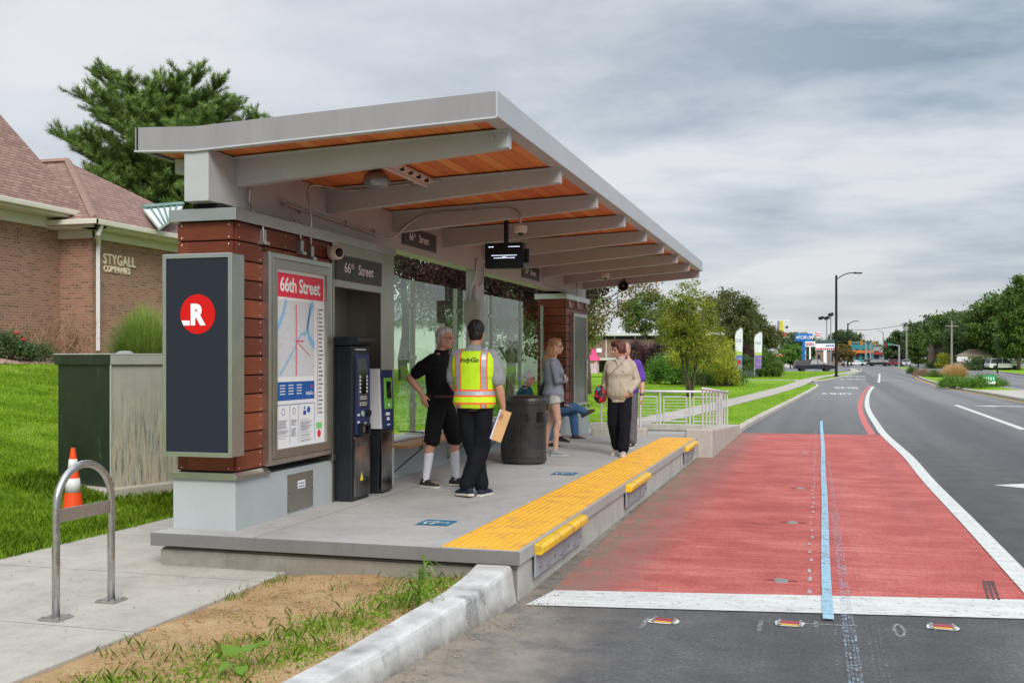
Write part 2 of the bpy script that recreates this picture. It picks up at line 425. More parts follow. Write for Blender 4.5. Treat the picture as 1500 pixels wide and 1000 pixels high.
# wheel-path darkening of the car lanes (tyre rubber), about 1.8 m apart
wp = g.maprange(g.noise(.5, 2, .5, g.comb(g.math('SUBTRACT', xyz[0], g.math('MULTIPLY', xyz[1], .012)), 0, 0)), .45, .6)
c = g.mix(g.math('MULTIPLY', wp, .42), c, (.06, .06, .064))
# dust and grit gathered along the platform kerb
dk = g.math('MULTIPLY', g.maprange(xyz[0], -1.35, -2.1), g.maprange(g.noise(3.5, 7, .7, p), .35, .6)); dk = g.math('MULTIPLY', dk, g.maprange(xyz[1], 26, 24))
c = g.mix(g.math('MULTIPLY', dk, .85), c, (.30, .245, .185))
dk2 = g.math('MULTIPLY', g.maprange(xyz[1], 7.9, 6.4), g.math('MULTIPLY', g.maprange(xyz[0], -.9, -1.9), g.maprange(g.noise(2.3, 7, .7, p), .38, .62)))
c = g.mix(g.math('MULTIPLY', dk2, .7), c, (.34, .29, .235))
g.l(c, b.inputs['Base Color']); b.inputs['Roughness'].default_value = .88; b.inputs['Specular IOR Level'].default_value = .25
g.l(g.bump(g.math('ADD', fine, g.noise(220, 2, .5, p)), .55, .006), b.inputs['Normal'])
q = MB(); q.add([(-30, -30, 0), (110, -30, 0), (110, 420, 0), (-30, 420, 0)], [(0, 1, 2, 3)])
tag(q.build('road', m, fix=False), kind='structure')
GR = pm('far_ground', (.085, .12, .035), .95, var=.3, scale=.05, world=True)
q = MB(); q.add([(-2500, -800, -.03), (2500, -800, -.03), (2500, 3500, -.03), (-2500, 3500, -.03)], [(0, 1, 2, 3)])
tag(q.build('ground', GR, fix=False), kind='structure')

# lawns ----------------------------------------------------------
def sstep(a, b, x): t = min(1, max(0, (x-a)/(b-a))); return t*t*(3-2*t)
def lawn_h(x, y):
    d = max(0, -6.5-x); gy = 1-.93*sstep(30, 62, y)
    h = min(.157*d, 1.62+.03*(d-10.3)) if d > 10.3 else .157*d
    return .10+h*gy+.02*mn.noise((x*.6, y*.6, 0))*min(1, d)+ .25*sstep(4, 14, d)*sstep(30, 60, y)*(.5+.5*mn.noise((x*.06, y*.04, 3)))
m, nt, b = newmat('lawn'); g = G(nt); p = g.pos()
n1 = g.noise(1.1, 6, .65, p); n2 = g.noise(28, 5, .75, p, (1, .6, 1)); n3 = g.noise(.12, 3, .5, p)
c = g.ramp(g.math('ADD', g.math('MULTIPLY', n1, .4), g.math('ADD', g.math('MULTIPLY', n2, .4), g.math('MULTIPLY', n3, .2))), [(.3, (.075, .15, .004)), (.5, (.17, .31, .006)), (.68, (.30, .45, .025))])
g.l(c, b.inputs['Base Color']); b.inputs['Roughness'].default_value = .8; b.inputs['Specular IOR Level'].default_value = .15
g.l(g.bump(n2, .8, .04), b.inputs['Normal']); LAWN = m
def lawn(name, ys, x0, edge, nx=40, pw=2.0):
    V = []; nx_ = nx
    for y in ys:
        e = edge(y)
        for i in range(nx_+1):
            t = (i/nx_)**pw; x = e+(x0-e)*t; V.append((x, y, lawn_h(x, y)))
    Fq = []; w_ = nx_+1
    for j in range(len(ys)-1):
        for i in range(nx_): a = j*w_+i; Fq.append((a, a+w_, a+w_+1, a+1))
    return tag(npmesh(name, V, Fq, LAWN, smooth=True), kind='structure')
lawn('lawn', np.arange(-8, 24.41, .6), -60, lambda y: -6.42)
lawn('lawn', list(np.arange(24.4, 83.9, 1.2))+[84], -90, lambda y: interp(KERB_L, y)-.16 if y < 73 else -1.6-(y-73)*.02)
lawn('lawn', list(np.arange(86.5, 150, 3)), -90, lambda y: interp(KERB_I, y)-.16)
LR = MB()
vs = []; 
for (yy, off) in [(18, 11), (60, 11), (106, 11), (150, 11), (237, 12)]:
    x_ = interp(MED, yy)+off; vs += [(x_, yy, .1), (160, yy, .1)]
LR.add(vs, [(2*i, 2*i+1, 2*i+3, 2*i+2) for i in range(4)]); tag(LR.build('lawn', LAWN, fix=False), kind='structure')

# pavements -------------------------------------------------------
SWALK = concrete('pavement_concrete', (.43, .395, .345), (.27, .20, .13), .42, joint=(1.5, .55), tooth=.3, scale=2.2)
q = MB(); q.box(-6.44, -3.93, -4, 7.34, -.05, .10); q.box(-6.44, -4.98, 7.341, 19, -.05, .10)
tag(q.build('pavement', SWALK, bev=.008), kind='structure')
q = MB(); strip(q, wk, -.62, .50, .112); tag(q.build('pavement', SWALK, fix=False), kind='structure')
q = MB(); q.add([(-40, 84.2, .112), (-1.5, 84.2, .112), (-1.5, 86.4, .112), (-40, 86.4, .112)], [(0, 1, 2, 3)]); tag(q.build('path', SWALK, fix=False), kind='structure')

KC = concrete('kerb_concrete', (.47, .43, .37), (.18, .14, .10), .5)
q = MB(); kerb(q, kL); tag(q.build('kerb', KC), kind='structure')
q = MB(); kerb(q, kI); tag(q.build('kerb', KC), kind='structure')
q = MB(); kerb(q, md, side=1, w=.18, h=.13); kerb(q, offs(md, 2.6), side=-1, w=.18, h=.13); tag(q.build('kerb', KC), kind='structure')
q = MB(); far = offs(md, 11.0); kerb(q, far, side=1); tag(q.build('kerb', KC), kind='structure')
q = MB(); strip(q, md, .18, 2.42, .12); tag(q.build('lawn', LAWN, fix=False), kind='structure')
q = MB(); q.prism([(p_[0], p_[1]) for p_ in offs(crom(MED)[:22], .17)]+[(p_[0], p_[1]) for p_ in reversed(offs(crom(MED)[:22], 2.43))], 'xy', .05, .128)
tag(q.build('median_pavement', KC, fix=True), kind='structure')
YEL = pm('yellow_paint', (.62, .36, .04), .7, var=.15, scale=4, world=True, dirt=((.25, .2, .12), .7), dscale=3)
q = MB(); strip(q, md, -.30, -.18, .008); tag(q.build('road_marking', YEL, fix=False), kind='structure')

# foreground kerb, white and scuffed, rising to meet the platform ---------------
m, nt, b = newmat('white_kerb_paint'); g = G(nt); p = g.pos()
c = g.ramp(g.noise(4, 6, .6, p), [(.3, (.34, .335, .32)), (.6, (.58, .575, .56))])
c = g.mix(g.math('MULTIPLY', g.maprange(g.noise(55, 5, .8, p), .54, .70), .55), c, (.24, .23, .21))
sc_ = g.math('MULTIPLY', g.maprange(g.noise(3.0, 5, .6, p, (.6, 1, .6)), .57, .66), g.maprange(g.noise(70, 3, .7, p, (.2, 1, 1)), .3, .6)); c = g.mix(g.math('MULTIPLY', sc_, .8), c, (.10, .10, .10))
z = g.sep(p)[2]; c = g.mix(g.math('MULTIPLY', g.maprange(z, .10, .0), g.maprange(g.noise(9, 5, .7, p), .2, .55)), c, (.20, .175, .145))
c = g.mix(g.maprange(g.math('ADD', g.sep(p)[1], g.math('MULTIPLY', g.noise(9, 5, .7, p), .35)), 7.20, 7.40), c, (.42, .40, .36))
g.l(c, b.inputs['Base Color']); b.inputs['Roughness'].default_value = .85; g.l(g.bump(g.noise(60, 5, .75, p), .7, .006), b.inputs['Normal'])
WK = m
st = [(2.6, -2.50, .13, .20), (4.0, -2.36, .14, .20), (5.24, -2.25, .155, .20), (6.0, -2.19, .175, .21), (6.6, -2.12, .20, .22), (7.0, -2.085, .235, .24), (7.24, -2.07, .262, .26)]
rings = []
for (y, xf, h, wd) in st:
    rings.append([(xf+.012, y, -.05), (xf, y, .02), (xf-.030, y, h-.030), (xf-.040, y, h-.010), (xf-.058, y, h), (xf-wd-.03, y, h-.002), (xf-wd-.045, y, h-.012), (xf-wd-.05, y, -.05)])
R2 = []
for i in range(len(rings)-1):
    for k in range(5):
        t = k/5; R2.append([tuple(np.array(a)*(1-t)+np.array(b_)*t+np.array((1, 0, 1))*.004*mn.noise((a[1]*9+t*7, j*3.3, 1))) for j, (a, b_) in enumerate(zip(rings[i], rings[i+1]))])
R2.append(rings[-1]); q = MB(); q.loft(R2); tag(q.build('kerb', WK, smooth=False, bev=.006), kind='structure')
RUB = pm('tyre_rubber_scuff', (.13, .13, .135), .8, var=.35, scale=30, world=True)

# bare earth ---------------------------------------------------------
m, nt, b = newmat('earth'); g = G(nt); p = g.pos(); n1 = g.noise(2.5, 7, .65, p); n2 = g.noise(40, 4, .7, p)
c = g.ramp(g.math('ADD', g.math('MULTIPLY', n1, .65), g.math('MULTIPLY', n2, .35)), [(.3, (.24, .13, .05)), (.48, (.50, .31, .145)), (.7, (.64, .44, .24))])
g.l(c, b.inputs['Base Color']); b.inputs['Roughness'].default_value = .95; g.l(g.bump(g.math('ADD', g.noise(9, 8, .75, p), n2), 1.0, .035), b.inputs['Normal'])
V = []; Fq = []; ny, nx = 90, 34
for j in range(ny+1):
    y = 2.4+(7.36-2.4)*j/ny
    for i in range(nx+1):
        xr = interp([(a[1]-a[3]-.02, a[0]) for a in st], y); x = -4.02+(xr+4.02)*i/nx
        e_ = min(1, min(i, nx-i)/4)
        V.append((x, y, .075+.035*mn.fractal((x*1.6, y*1.6, 0), 1, 2, 5)*e_+.03*(i/nx)**2+.05*sstep(6, 7.3, y)*(i/nx)-(.05 if i == 0 else 0)))
for j in range(ny):
    for i in range(nx): a = j*(nx+1)+i; Fq.append((a, a+1, a+nx+2, a+nx+1))
EARTH = V; earth_nx, earth_ny = nx, ny
tag(npmesh('earth_ground', V, Fq, m, smooth=True), kind='structure')
def earth_z(x, y):
    j = min(ny, max(0, int((y-2.4)/(7.36-2.4)*ny))); row = V_E[j]; i = min(nx, max(0, int((x-row[0][0])/(row[-1][0]-row[0][0])*nx))); return row[i][2]
V_E = [V[j*(nx+1):(j+1)*(nx+1)] for j in range(ny+1)]

# platform ---------------------------------------------------------
PC = concrete('platform_concrete', (.40, .385, .365), (.21, .16, .115), .35, scale=1.0, joint=(3.05, 1.9), jx=(1.52, 4.17), tooth=.10)
PB = concrete('platform_base_concrete', (.235, .215, .18), (.40, .37, .31), .6, scale=3.5, tooth=.5)
q = MB(); q.box(-5.09, -2.05, 7.25, 18.7, .258, PZ)
# ramp down at the far end
q.add([(-5.09, 18.7, PZ), (-2.05, 18.7, PZ), (-2.05, 24.4, .07), (-5.09, 24.4, .07), (-5.09, 18.7, -.05), (-2.05, 18.7, -.05), (-2.05, 24.4, -.05), (-5.09, 24.4, -.05)],
      [(0, 1, 2, 3), (0, 3, 7, 4), (1, 5, 6, 2), (3, 2, 6, 7), (0, 4, 5, 1)])
tag(q.build('platform_floor', PC, bev=.006), kind='structure')
q = MB(); q.box(-5.03, -2.30, 7.325, 18.69, -.05, .235); q.box(-5.03, -2.08, 7.30, 7.324, -.05, .225)
tag(q.build('platform_kerb', PB, bev=.008), kind='structure')
q = MB()
for y_ in np.arange(7.31, 18.6, 1.9): q.box(-2.295, -2.072, y_, min(18.69, y_+1.893), -.05, .250)
tag(q.build('platform_kerb', concrete('platform_side_concrete', (.46, .44, .40), (.22, .19, .15), .45, scale=2.5, tooth=.35), bev=.006), kind='structure')

# tactile strip with truncated domes
TY = pm('tactile_yellow', (.80, .42, .045), .55, var=.10, scale=3, world=True, dirt=((.40, .25, .09), .75), dscale=5, bump=.15)
q = MB(); x0, x1, y0, y1 = -2.655, -2.075, 7.29, 18.55
q.box(x0, x1, y0, y1, PZ-.01, PZ+.004)
V = []; Fq = []
for j in range(int((y1-y0)/.06)):
    for i in range(9):
        cx, cy = x0+.05+i*.06, y0+.035+j*.06; n0 = len(V)
        for (r, z_) in ((.0125, PZ+.0041), (.009, PZ+.010)):
            for k in range(6): a = k*math.pi/3; V.append((cx+r*math.cos(a), cy+r*math.sin(a), z_))
        for k in range(6): Fq.append((n0+k, n0+(k+1) % 6, n0+6+(k+1) % 6, n0+6+k))
        Fq.append((n0+6, n0+7, n0+8, n0+9)); Fq.append((n0+6, n0+9, n0+10, n0+11))
q.add(V, Fq)
for k in range(1, 19): q.box(x0+.001, x1-.001, y0+k*.61-.002, y0+k*.61+.002, PZ+.0035, PZ+.0045)
tag(q.build('tactile_pavement', TY, fix=False), kind='structure')

# red lane and markings ---------------------------------------------------------
m, nt, b = newmat('red_lane_paint'); g = G(nt); p = g.pos(); xyz = g.sep(p)
st1 = g.noise(1.0, 7, .8, p, (1.2, 13, 1)); st2 = g.noise(1.1, 7, .7, p, (1, 1.4, 1)); fine = g.noise(42, 5, .85, p)
x = g.math('ADD', g.math('MULTIPLY', st1, .27), g.math('ADD', g.math('MULTIPLY', st2, .30), g.math('MULTIPLY', fine, .43)))
c = g.ramp(x, [(.37, (.16, .034, .032)), (.5, (.42, .086, .072)), (.63, (.62, .25, .21))])
trk = g.maprange(g.noise(1.6, 2, .5, g.comb(xyz[0], 0, 0)), .5, .68); trk = g.math('MULTIPLY', trk, g.maprange(g.noise(1.2, 4, .6, p, (1, .15, 1)), .4, .65))
c = g.mix(g.math('MULTIPLY', trk, .40), c, (.20, .06, .06))
dk = g.math('MULTIPLY', g.maprange(xyz[0], -1.15, -1.85), g.maprange(g.noise(4.5, 7, .7, p), .25, .55))
c = g.mix(g.math('MULTIPLY', dk, .9), c, (.20, .155, .125))
g.l(c, b.inputs['Base Color']); b.inputs['Roughness'].default_value = .75; b.inputs['Specular IOR Level'].default_value = .3
g.l(g.bump(g.math('ADD', fine, st1), .5, .005), b.inputs['Normal']); RED = m
q = MB(); q.add([(-1.92, 7.66, .004), (1.46, 8.16, .004), (1.42, 14, .004), (1.42, 20, .004), (1.36, 25.5, .004), (-1.78, 25.3, .004), (-2.0, 24.5, .004), (-2.02, 12, .004)], [tuple(range(8))])
tag(q.build('road_lane', RED, fix=False), kind='structure')
PINK = pm('faded_red_paint', (.50, .13, .12), .7, var=.2, scale=5, world=True)
c1 = crom([(1.165, 25.4), (1.17, 27), (1.22, 32), (1.46, 41.5), (2.21, 57.5), (3.19, 73)])
q = MB(); strip(q, c1, -.085, .085, .004); tag(q.build('road_marking', PINK, fix=False), kind='structure')
def paint(name, col, wear, wcol=(.10, .10, .10), sc=14, lo=.53, hi=.60, soft=.1):
    """road paint: where it is worn through, the surface below shows"""
    m, nt, b = newmat(name); g = G(nt); p = g.pos()
    c = g.ramp(g.noise(3, 6, .6, p, (.6, 3, 1)), [(.3, tuple(v*.80 for v in col)), (.65, col)])
    c = g.mix(g.math('MULTIPLY', g.maprange(g.noise(45, 4, .8, p), .5, .75), .35), c, tuple(v*.55 for v in col))
    c = g.mix(g.math('MULTIPLY', g.maprange(g.noise(5, 6, .7, p, (.4, 2, 1)), .52, .70), .35), c, wcol)
    g.l(c, b.inputs['Base Color']); b.inputs['Roughness'].default_value = .7; g.l(g.bump(g.noise(120, 3, .8, p), .4, .004), b.inputs['Normal'])
    f = g.math('MULTIPLY', g.maprange(g.math('ADD', g.math('MULTIPLY', g.noise(sc, 6, .8, p), .55), g.math('MULTIPLY', g.noise(70, 4, .8, p), .45)), lo, hi), wear)
    t = g.n('ShaderNodeBsdfTransparent'); mxs = g.n('ShaderNodeMixShader'); g.l(f, mxs.inputs[0]); g.l(b.outputs[0], mxs.inputs[1]); g.l(t.outputs[0], mxs.inputs[2])
    g.l(mxs.outputs[0], [q_ for q_ in nt.nodes if q_.type == 'OUTPUT_MATERIAL'][0].inputs[0]); return m
WP = paint('white_road_paint', (.64, .64, .61), .75, (.30, .28, .25), 14, .54, .62)
WT = paint('worn_white_paint', (.52, .52, .51), 1.0, (.2, .2, .2), 20, .46, .56)
q = MB(); q.add([(-1.98, 7.16, .008), (1.64, 7.76, .008), (1.64, 8.36, .008), (-1.9, 7.68, .008)], [(0, 1, 2, 3)]); tag(q.build('road_marking', WP, fix=False), kind='structure')
wl = crom([(1.535, 8.3), (1.52, 12), (1.49, 16), (1.51, 20), (1.43, 25.2), (1.46, 29.4), (1.585, 37.2), (1.85, 45), (2.45, 57.3), (3.27, 70.6)])
q = MB(); strip(q, wl, -.085, .085, .012); tag(q.build('road_marking', WP, fix=False), kind='structure')
q = MB(); q.box(1.45, 1.62, 2.0, 7.2, .0, .004)
q = MB()
for (a, b_) in [((4.25, 83), (6.9, 133)), ((4.84, 28.5), (4.96, 43.1))]:
    strip(q, [np.array(a, float), np.array(b_, float)], -.09, .09, .004)
tag(q.build('road_marking', WP, fix=False), kind='structure')
# two flat turn arrows in the car lane (seen almost edge on)
def arrow(mb, x, y, s=1.0, flip=1, z=.004):
    P_ = [(0, 0), (1.0, .32), (1.0, .12), (2.6, .12), (2.6, -.12), (1.0, -.12), (1.0, -.32)]
    mb.poly([(x+px_*s*flip, y+py_*s*2.2, z) for (px_, py_) in (P_ if flip > 0 else P_[::-1])])
q = MB(); arrow(q, 2.30, 15.8, .8); arrow(q, 5.45, 42.4, .8); arrow(q, 4.2, 92, 1.0)
tag(q.build('road_marking', WP, fix=False), kind='structure')
def roadword(txt, x, y, w_, l_, name='road_marking'):
    me = text_obj(txt, 1.0, None, 'x', mb_only=True, extrude=0, offset=.02)
    co = np.array([v.co[:] for v in me.vertices]); sx = w_/(co[:, 0].max()-co[:, 0].min()); sy = l_/(co[:, 1].max()-co[:, 1].min()); cy = (co[:, 1].max()+co[:, 1].min())/2
    me.transform(Matrix.Translation((x, y, .006)) @ Matrix.Diagonal((-sx, -sy, 1, 1)) @ Matrix.Translation((-(co[:, 0].max()+co[:, 0].min())/2, -cy, 0)))
    me.materials.clear(); me.materials.append(WP); me.name = name; o = bpy.data.objects.new(name, me); COL.objects.link(o); tag(o, kind='structure')
roadword('ONLY', .80, 55.5, 1.5, 3.0); roadword('BUS', 1.55, 67, 1.35, 3.6)
roadword('ONLY', 2.75, 96, 2.2, 4); roadword('BUS', 3.4, 112, 2.0, 5)
# pale blue survey stripe, its overspray and the dabbed white dots
BP = paint('pale_blue_paint', (.32, .52, .64), .9, (.40, .42, .48), 10, .50, .62)
q = MB(); ys = np.arange(7.3, 30.8, .2); L_ = [np.array((.062+.018*mn.noise((y*.16, 0, 0))+.003*mn.noise((y*.8, 4, 0)), y)) for y in ys]
n__ = len(L_); q.add([(p_[0]+s__*(.036+.003*mn.noise((p_[1]*3, s__*5, 0))), p_[1], .016) for p_ in L_ for s__ in (-1, 1)], [(2*i, 2*i+1, 2*i+3, 2*i+2) for i in range(n__-1)]); tag(q.build('road_marking', BP, fix=False), kind='structure')
q = MB(); rr = random.Random(5)
for i in range(44):
    y = 8.15+i*.42+rr.uniform(-.05, .05); x = -.075+rr.uniform(-.012, .012); a = .014; l_ = .05+rr.random()*.05
    q.poly([(x-a, y-l_, .012), (x+a, y-l_*.8, .012), (x+a*.8, y+l_, .012), (x-a*.9, y+l_*.9, .012)])
tag(q.build('road_marking', WT, fix=False), kind='structure')
BT = paint('blue_overspray', (.36, .48, .60), 1.0, (.4, .4, .45), 26, .41, .50); BT2 = paint('faint_blue_overspray', (.36, .44, .54), 1.0, (.4, .4, .45), 26, .38, .455)
q = MB(); yy = np.arange(5.6, 19, .25)
for k, dx in enumerate((-.030, -.010, .012, .030)):
    strip(q, [np.array((.185+dx+.012*mn.noise((y*.4, k*.3, 0))-.010*(y-6)*.3, y)) for y in yy[:(30 if k in (0, 3) else 54)]], -.0075, .0075, .0135)
tag(q.build('road_marking', BT, fix=False), kind='structure')
q = MB()
for k, dx in enumerate((-.03, 0, .03)): strip(q, [np.array((.33+dx+.012*mn.noise((y*.4, 5+k*.3, 0))-.004*(y-6), y)) for y in yy[:46]], -.008, .008, .0135)
strip(q, [np.array((.10+.006*mn.noise((y*2, 9, 0)), y)) for y in np.arange(6.1, 7.3, .1)], -.008, .008, .004)
tag(q.build('road_marking', BT2, fix=False), kind='structure')
# chalk ticks by the stop line
q = MB()
for (x, y, l_) in [(-1.10, 6.95, .17), (-.37, 7.08, .17), (-.02, 7.2, .10)]:
    q.poly([(x-.014, y-l_, .004), (x+.014, y-l_, .004), (x+.014, y+l_*.6, .004), (x-.014, y+l_*.6, .004)])
q.poly([(-.17, 7.165, .004), (.24, 7.20, .004), (.24, 7.225, .004), (-.17, 7.19, .004)])
n0 = 20; o_ = [(.49+.04*math.cos(k/n0*6.283), 7.17+.17*math.sin(k/n0*6.283), .004) for k in range(n0)]; i_ = [(.49+.02*math.cos(k/n0*6.283), 7.17+.13*math.sin(k/n0*6.283), .004) for k in range(n0)]
q.add(o_+i_, [(k, (k+1) % n0, n0+(k+1) % n0, n0+k) for k in range(n0)])
tag(q.build('road_marking', paint('chalk', (.40, .40, .40), 1.0, (.2, .2, .2), 25, .42, .56), fix=False), kind='structure')
# dark tyre scuffs
q = MB()
for k in range(3):
    q.poly([(1.16+k*.035, 8.25, .008), (1.175+k*.035, 8.25, .008), (1.245+k*.03, 8.95, .008), (1.22+k*.03, 8.95, .008)])
tag(q.build('road_marking', pm('tyre_mark', (.10, .055, .055), .8, var=.4, scale=12, world=True), fix=False), kind='structure')

# gravel crumbs and leaf litter along the kerb
V = []; Fq = []; rr = random.Random(3)
for i in range(900):
    y = 4.2+rr.random()**1.6*16; x = interp([(-2.32, 4), (-2.08, 7), (-2.04, 9), (-2.0, 25)], y)+.02+abs(rr.gauss(0, .16)); s = rr.uniform(.003, .010); n0 = len(V)
    V += [(x-s, y, .01), (x, y-s, .01), (x+s, y, .01), (x, y+s, .01), (x, y, .01+s)]
    Fq += [(n0, n0+1, n0+4), (n0+1, n0+2, n0+4), (n0+2, n0+3, n0+4), (n0+3, n0, n0+4)]
tag(npmesh('kerb_grit', V, Fq, pm('grit', (.24, .19, .13), .9, var=.5, scale=90, world=True)), 'grit and crumbs gathered on the road along the kerb', 'grit', kind='stuff')
# ================================================================ BUS SHELTER
GREY = pm('grey_steel_paint', (.425, .42, .42), .42, var=.06, scale=3, world=True, spec=.5, bump=.04, bscale=90)
FASC = pm('fascia_paint', (.28, .265, .27), .38, var=.07, scale=1.2, world=True, spec=.4, dirt=((.20, .185, .18), .35), dscale=3, stretch=(2.5, 2.5, .4))
SILV = pm('silver_paint', (.47, .48, .49), .40, var=.05, scale=2, world=True)
STL = steelmat('brushed_steel'); STLD = steelmat('brushed_steel_warm', (.42, .40, .36), .35); GALV = steelmat('conduit_metal', (.50, .50, .49), .38, False)
PEDM = pm('pedestal_paint', (.39, .425, .425), .6, var=.06, scale=2.5, world=True, dirt=((.40, .43, .43), .45), dscale=2.2, bump=.12, bscale=30)
IPE = woodmat('ipe_cladding', (.070, .018, .009), (.19, .045, .020), (.36, .095, .038), 2, .155, -.82, (.6, .6, 14), .42, crossz=True)
IPEF = woodmat('ipe_soffit', (.52, .11, .03), (.74, .21, .05), (.86, .40, .12), 0, .125, 4.0, (10, .6, 1), .5, seam=.003)
DARK = pm('dark_gap', (.012, .012, .012), .9, var=0)
SCR = pm('screw_head', (.7, .7, .7), .3, 1, var=0)
SCREW_W = pm('screw_pale', (.75, .72, .68), .5, 0, var=0)

sh = thing('bus_shelter', 'open bus platform shelter with sloping grey steel roof, wood soffit and two plank-clad pillars', 'bus shelter', (-4.77, 7.5, PZ))
def pillar(y0, y1, zb, front_split=True):
    xl, xr = -5.05, -4.48
    q = MB(); q.box(xl, xr, y0, y1, zb, .765)
    ped = q.build('pedestal', PEDM, sh, bev=.006)
    a = .03
    pieces('pedestal_trim', [lambda q: q.prism([(xl-a, .765), (xr+a, .765), (xr+a, .79), (xr-.01, .82), (xl+.01, .82), (xl-a, .79)], 'xz', y0-a, y0+.52),
                             lambda q: q.box(xr-.02, xr+.03, y1-.05, y1+.02, .765, .815)], STLD, ped, bev=.003)
    q = MB(); q.box(xl+.045, xr-.04, y0+.045, y1-.03, .80, 2.86); cl = q.build('pillar_core', DARK, sh)
    q = MB(); nb = 13; gp = .006
    for k in range(nb):
        z0, z1 = .825+k*.155+gp, .825+(k+1)*.155-gp
        q.box(xl+.035, xr-.035, y0+.02, y0+.045, z0, z1)                        # front board
        q.box(xr-.04, xr-.015, y0+.048, y1-.02, z0, z1)     # side board
        q.box(xl+.012, xl+.036, y0+.048, y1-.02, z0, z1)
        q.box(xl+.035, xr-.035, y1-.03, y1-.005, z0, z1)
    q.build('cladding', IPE, cl, bev=.002, seg=1)
    q = MB()
    for k in range(nb):
        for zz in (.825+k*.155+.028, .825+(k+1)*.155-.028):
            for xx in (xl+.07, xr-.07): q.lathe([(.0055, -.001), (.0055, .002), (0, .003)], (xx, y0+.0185, zz), 6, 'y')
            for yy in (y0+.085, y0+.42, y0+.86, y0+1.3, y1-.05):
                if yy < y1: q.ball((xr-.0135, yy, zz), .0022, .0055, .0055, 6)
    q.build('screws', SCREW_W, cl)['kind'] = 'stuff'
    q = MB(); q.box(xl-.025, xr+.02, y0-.025, y1+.02, 2.842, 2.94); q.build('pillar_cap', STL, sh, bev=.002)
    return ped
ped = pillar(7.5, 9.25, PZ-.01)
ped2 = pillar(19.0, 21.0, .05)
# stainless access plates on the pedestals
def plate(y0, y1, z0, z1, par, text=False):
    q = MB(); q.box(-4.479, -4.473, y0, y1, z0, z1); pl = q.build('access_plate', STLD, par)
    q = MB()
    for yy in (y0+.02, (y0+y1)/2, y1-.02):
        for zz in (z0+.02, (z0+z1)/2, z1-.02):
            if not (abs(yy-(y0+y1)/2) < .01 and abs(zz-(z0+z1)/2) < .01): q.ball((-4.472, yy, zz), .003, .006, .006, 6)
    q.build('screws', DARK, pl)
    q = MB(); c = ((y0+y1)/2+.02, z0+(z1-z0)*.68); q.box(-4.473, -4.4715, c[0]-.075, c[0]+.065, c[1]-.035, c[1]+.035); q.build('notice', pm('white_label', (.75, .75, .76), .5, var=.02), pl)
    q = MB(); rr = random.Random(3)
    for r in range(2):
        yy = c[0]-.06
        while yy < c[0]+.045:
            wd = .006+.006*rr.random(); q.box(-4.4715, -4.471, yy, yy+wd, c[1]+.010-r*.028-.008, c[1]+.010-r*.028+.008); yy += wd+.005
    q.build('print', pm('print_blue', (.12, .16, .35), .6, var=0), pl)
plate(8.36, 8.84, .385, .715, sh); plate(19.7, 20.1, .30, .62, sh)

# girder, column, beams
q = MB(); q.box(-4.88, -4.66, 7.40, 21.5, 2.99, 3.405); q.build('girder', GREY, sh, bev=.004)
pieces('girder_gap_shade', [lambda q: q.box(-4.90, -4.64, 7.55, 9.1, 2.941, 2.99), lambda q: q.box(-4.90, -4.64, 19.1, 20.9, 2.941, 2.99)], DARK, sh)  # blocks filling the gap under the girder, its shade put into their near-black colour
q = MB(); q.box(-4.82, -4.67, 14.25, 14.62, PZ, 2.99); col = q.build('column', SILV, sh, bev=.006)
BY = [7.86+1.685*i for i in range(9)]
for i, y in enumerate(BY):
    q = MB(); q.prism([(-4.66, 3.165), (-2.30, 3.360), (-2.30, 3.494), (-4.66, 3.415)], 'xz', y-.05, y+.05)
    bm_ = q.build('beam', GREY, sh, bev=.003)
    q = MB(); q.add([(-4.66, y-.085, 3.405), (-2.29, y-.085, 3.497), (-2.29, y+.085, 3.497), (-4.66, y+.085, 3.405), (-4.66, y-.085, 3.392), (-2.29, y-.085, 3.484), (-2.29, y+.085, 3.484), (-4.66, y+.085, 3.392)],
                    [(0, 1, 2, 3), (7, 6, 5, 4), (0, 4, 5, 1), (1, 5, 6, 2), (2, 6, 7, 3), (3, 7, 4, 0)])
    q.build('beam_flange', SILV, bm_)
    q = MB(); q.lathe([(.012, 0), (.012, .006), (.006, .012), (0, .012)], (-2.42, y-.062, 3.435), 8, 'y'); q.build('bolt', SCR, bm_)
    q = MB(); q.prism([(-4.88, 3.28), (-5.24, 3.30), (-5.24, 3.425), (-4.88, 3.40)], 'xz', y-.05, y+.05); q.build('rear_beam', GREY, sh, bev=.003)
# roof
R0, R1 = 7.40, 21.52
q = MB()   # deck body above soffit
q.prism([(-5.30, 3.445), (-4.79, 3.425), (-2.29, 3.525), (-2.29, 3.66), (-4.79, 3.56), (-5.30, 3.58)], 'xz', R0+.01, R1-.01)
q.mi = 0; rf = q.build('roof', FASC, sh)
q = MB(); q.mi = 0
q.add([(-4.82, R0+.075, 3.412), (-2.36, R0+.075, 3.5105), (-2.36, R1-.075, 3.5105), (-4.82, R1-.075, 3.412), (-4.82, R0+.075, 3.426), (-2.36, R0+.075, 3.5245), (-2.36, R1-.075, 3.5245), (-4.82, R1-.075, 3.426)],
      [(0, 1, 2, 3), (7, 6, 5, 4), (0, 4, 5, 1), (1, 5, 6, 2), (2, 6, 7, 3), (3, 7, 4, 0)])
q.add([(-5.25, R0+.075, 3.432), (-4.79, R0+.075, 3.416), (-4.79, R1-.075, 3.416), (-5.25, R1-.075, 3.432)], [(0, 1, 2, 3)])
q.build('wood_soffit', IPEF, rf, fix=False)
FH = .187
q = MB()
for (ya, yb) in ((R0-.012, R0+.02), (R1-.02, R1+.012)):
    q.prism([(-5.315, 3.42), (-4.79, 3.396), (-2.27, 3.500), (-2.27, 3.500+FH), (-4.79, 3.396+FH), (-5.315, 3.42+FH)], 'xz', ya, yb)
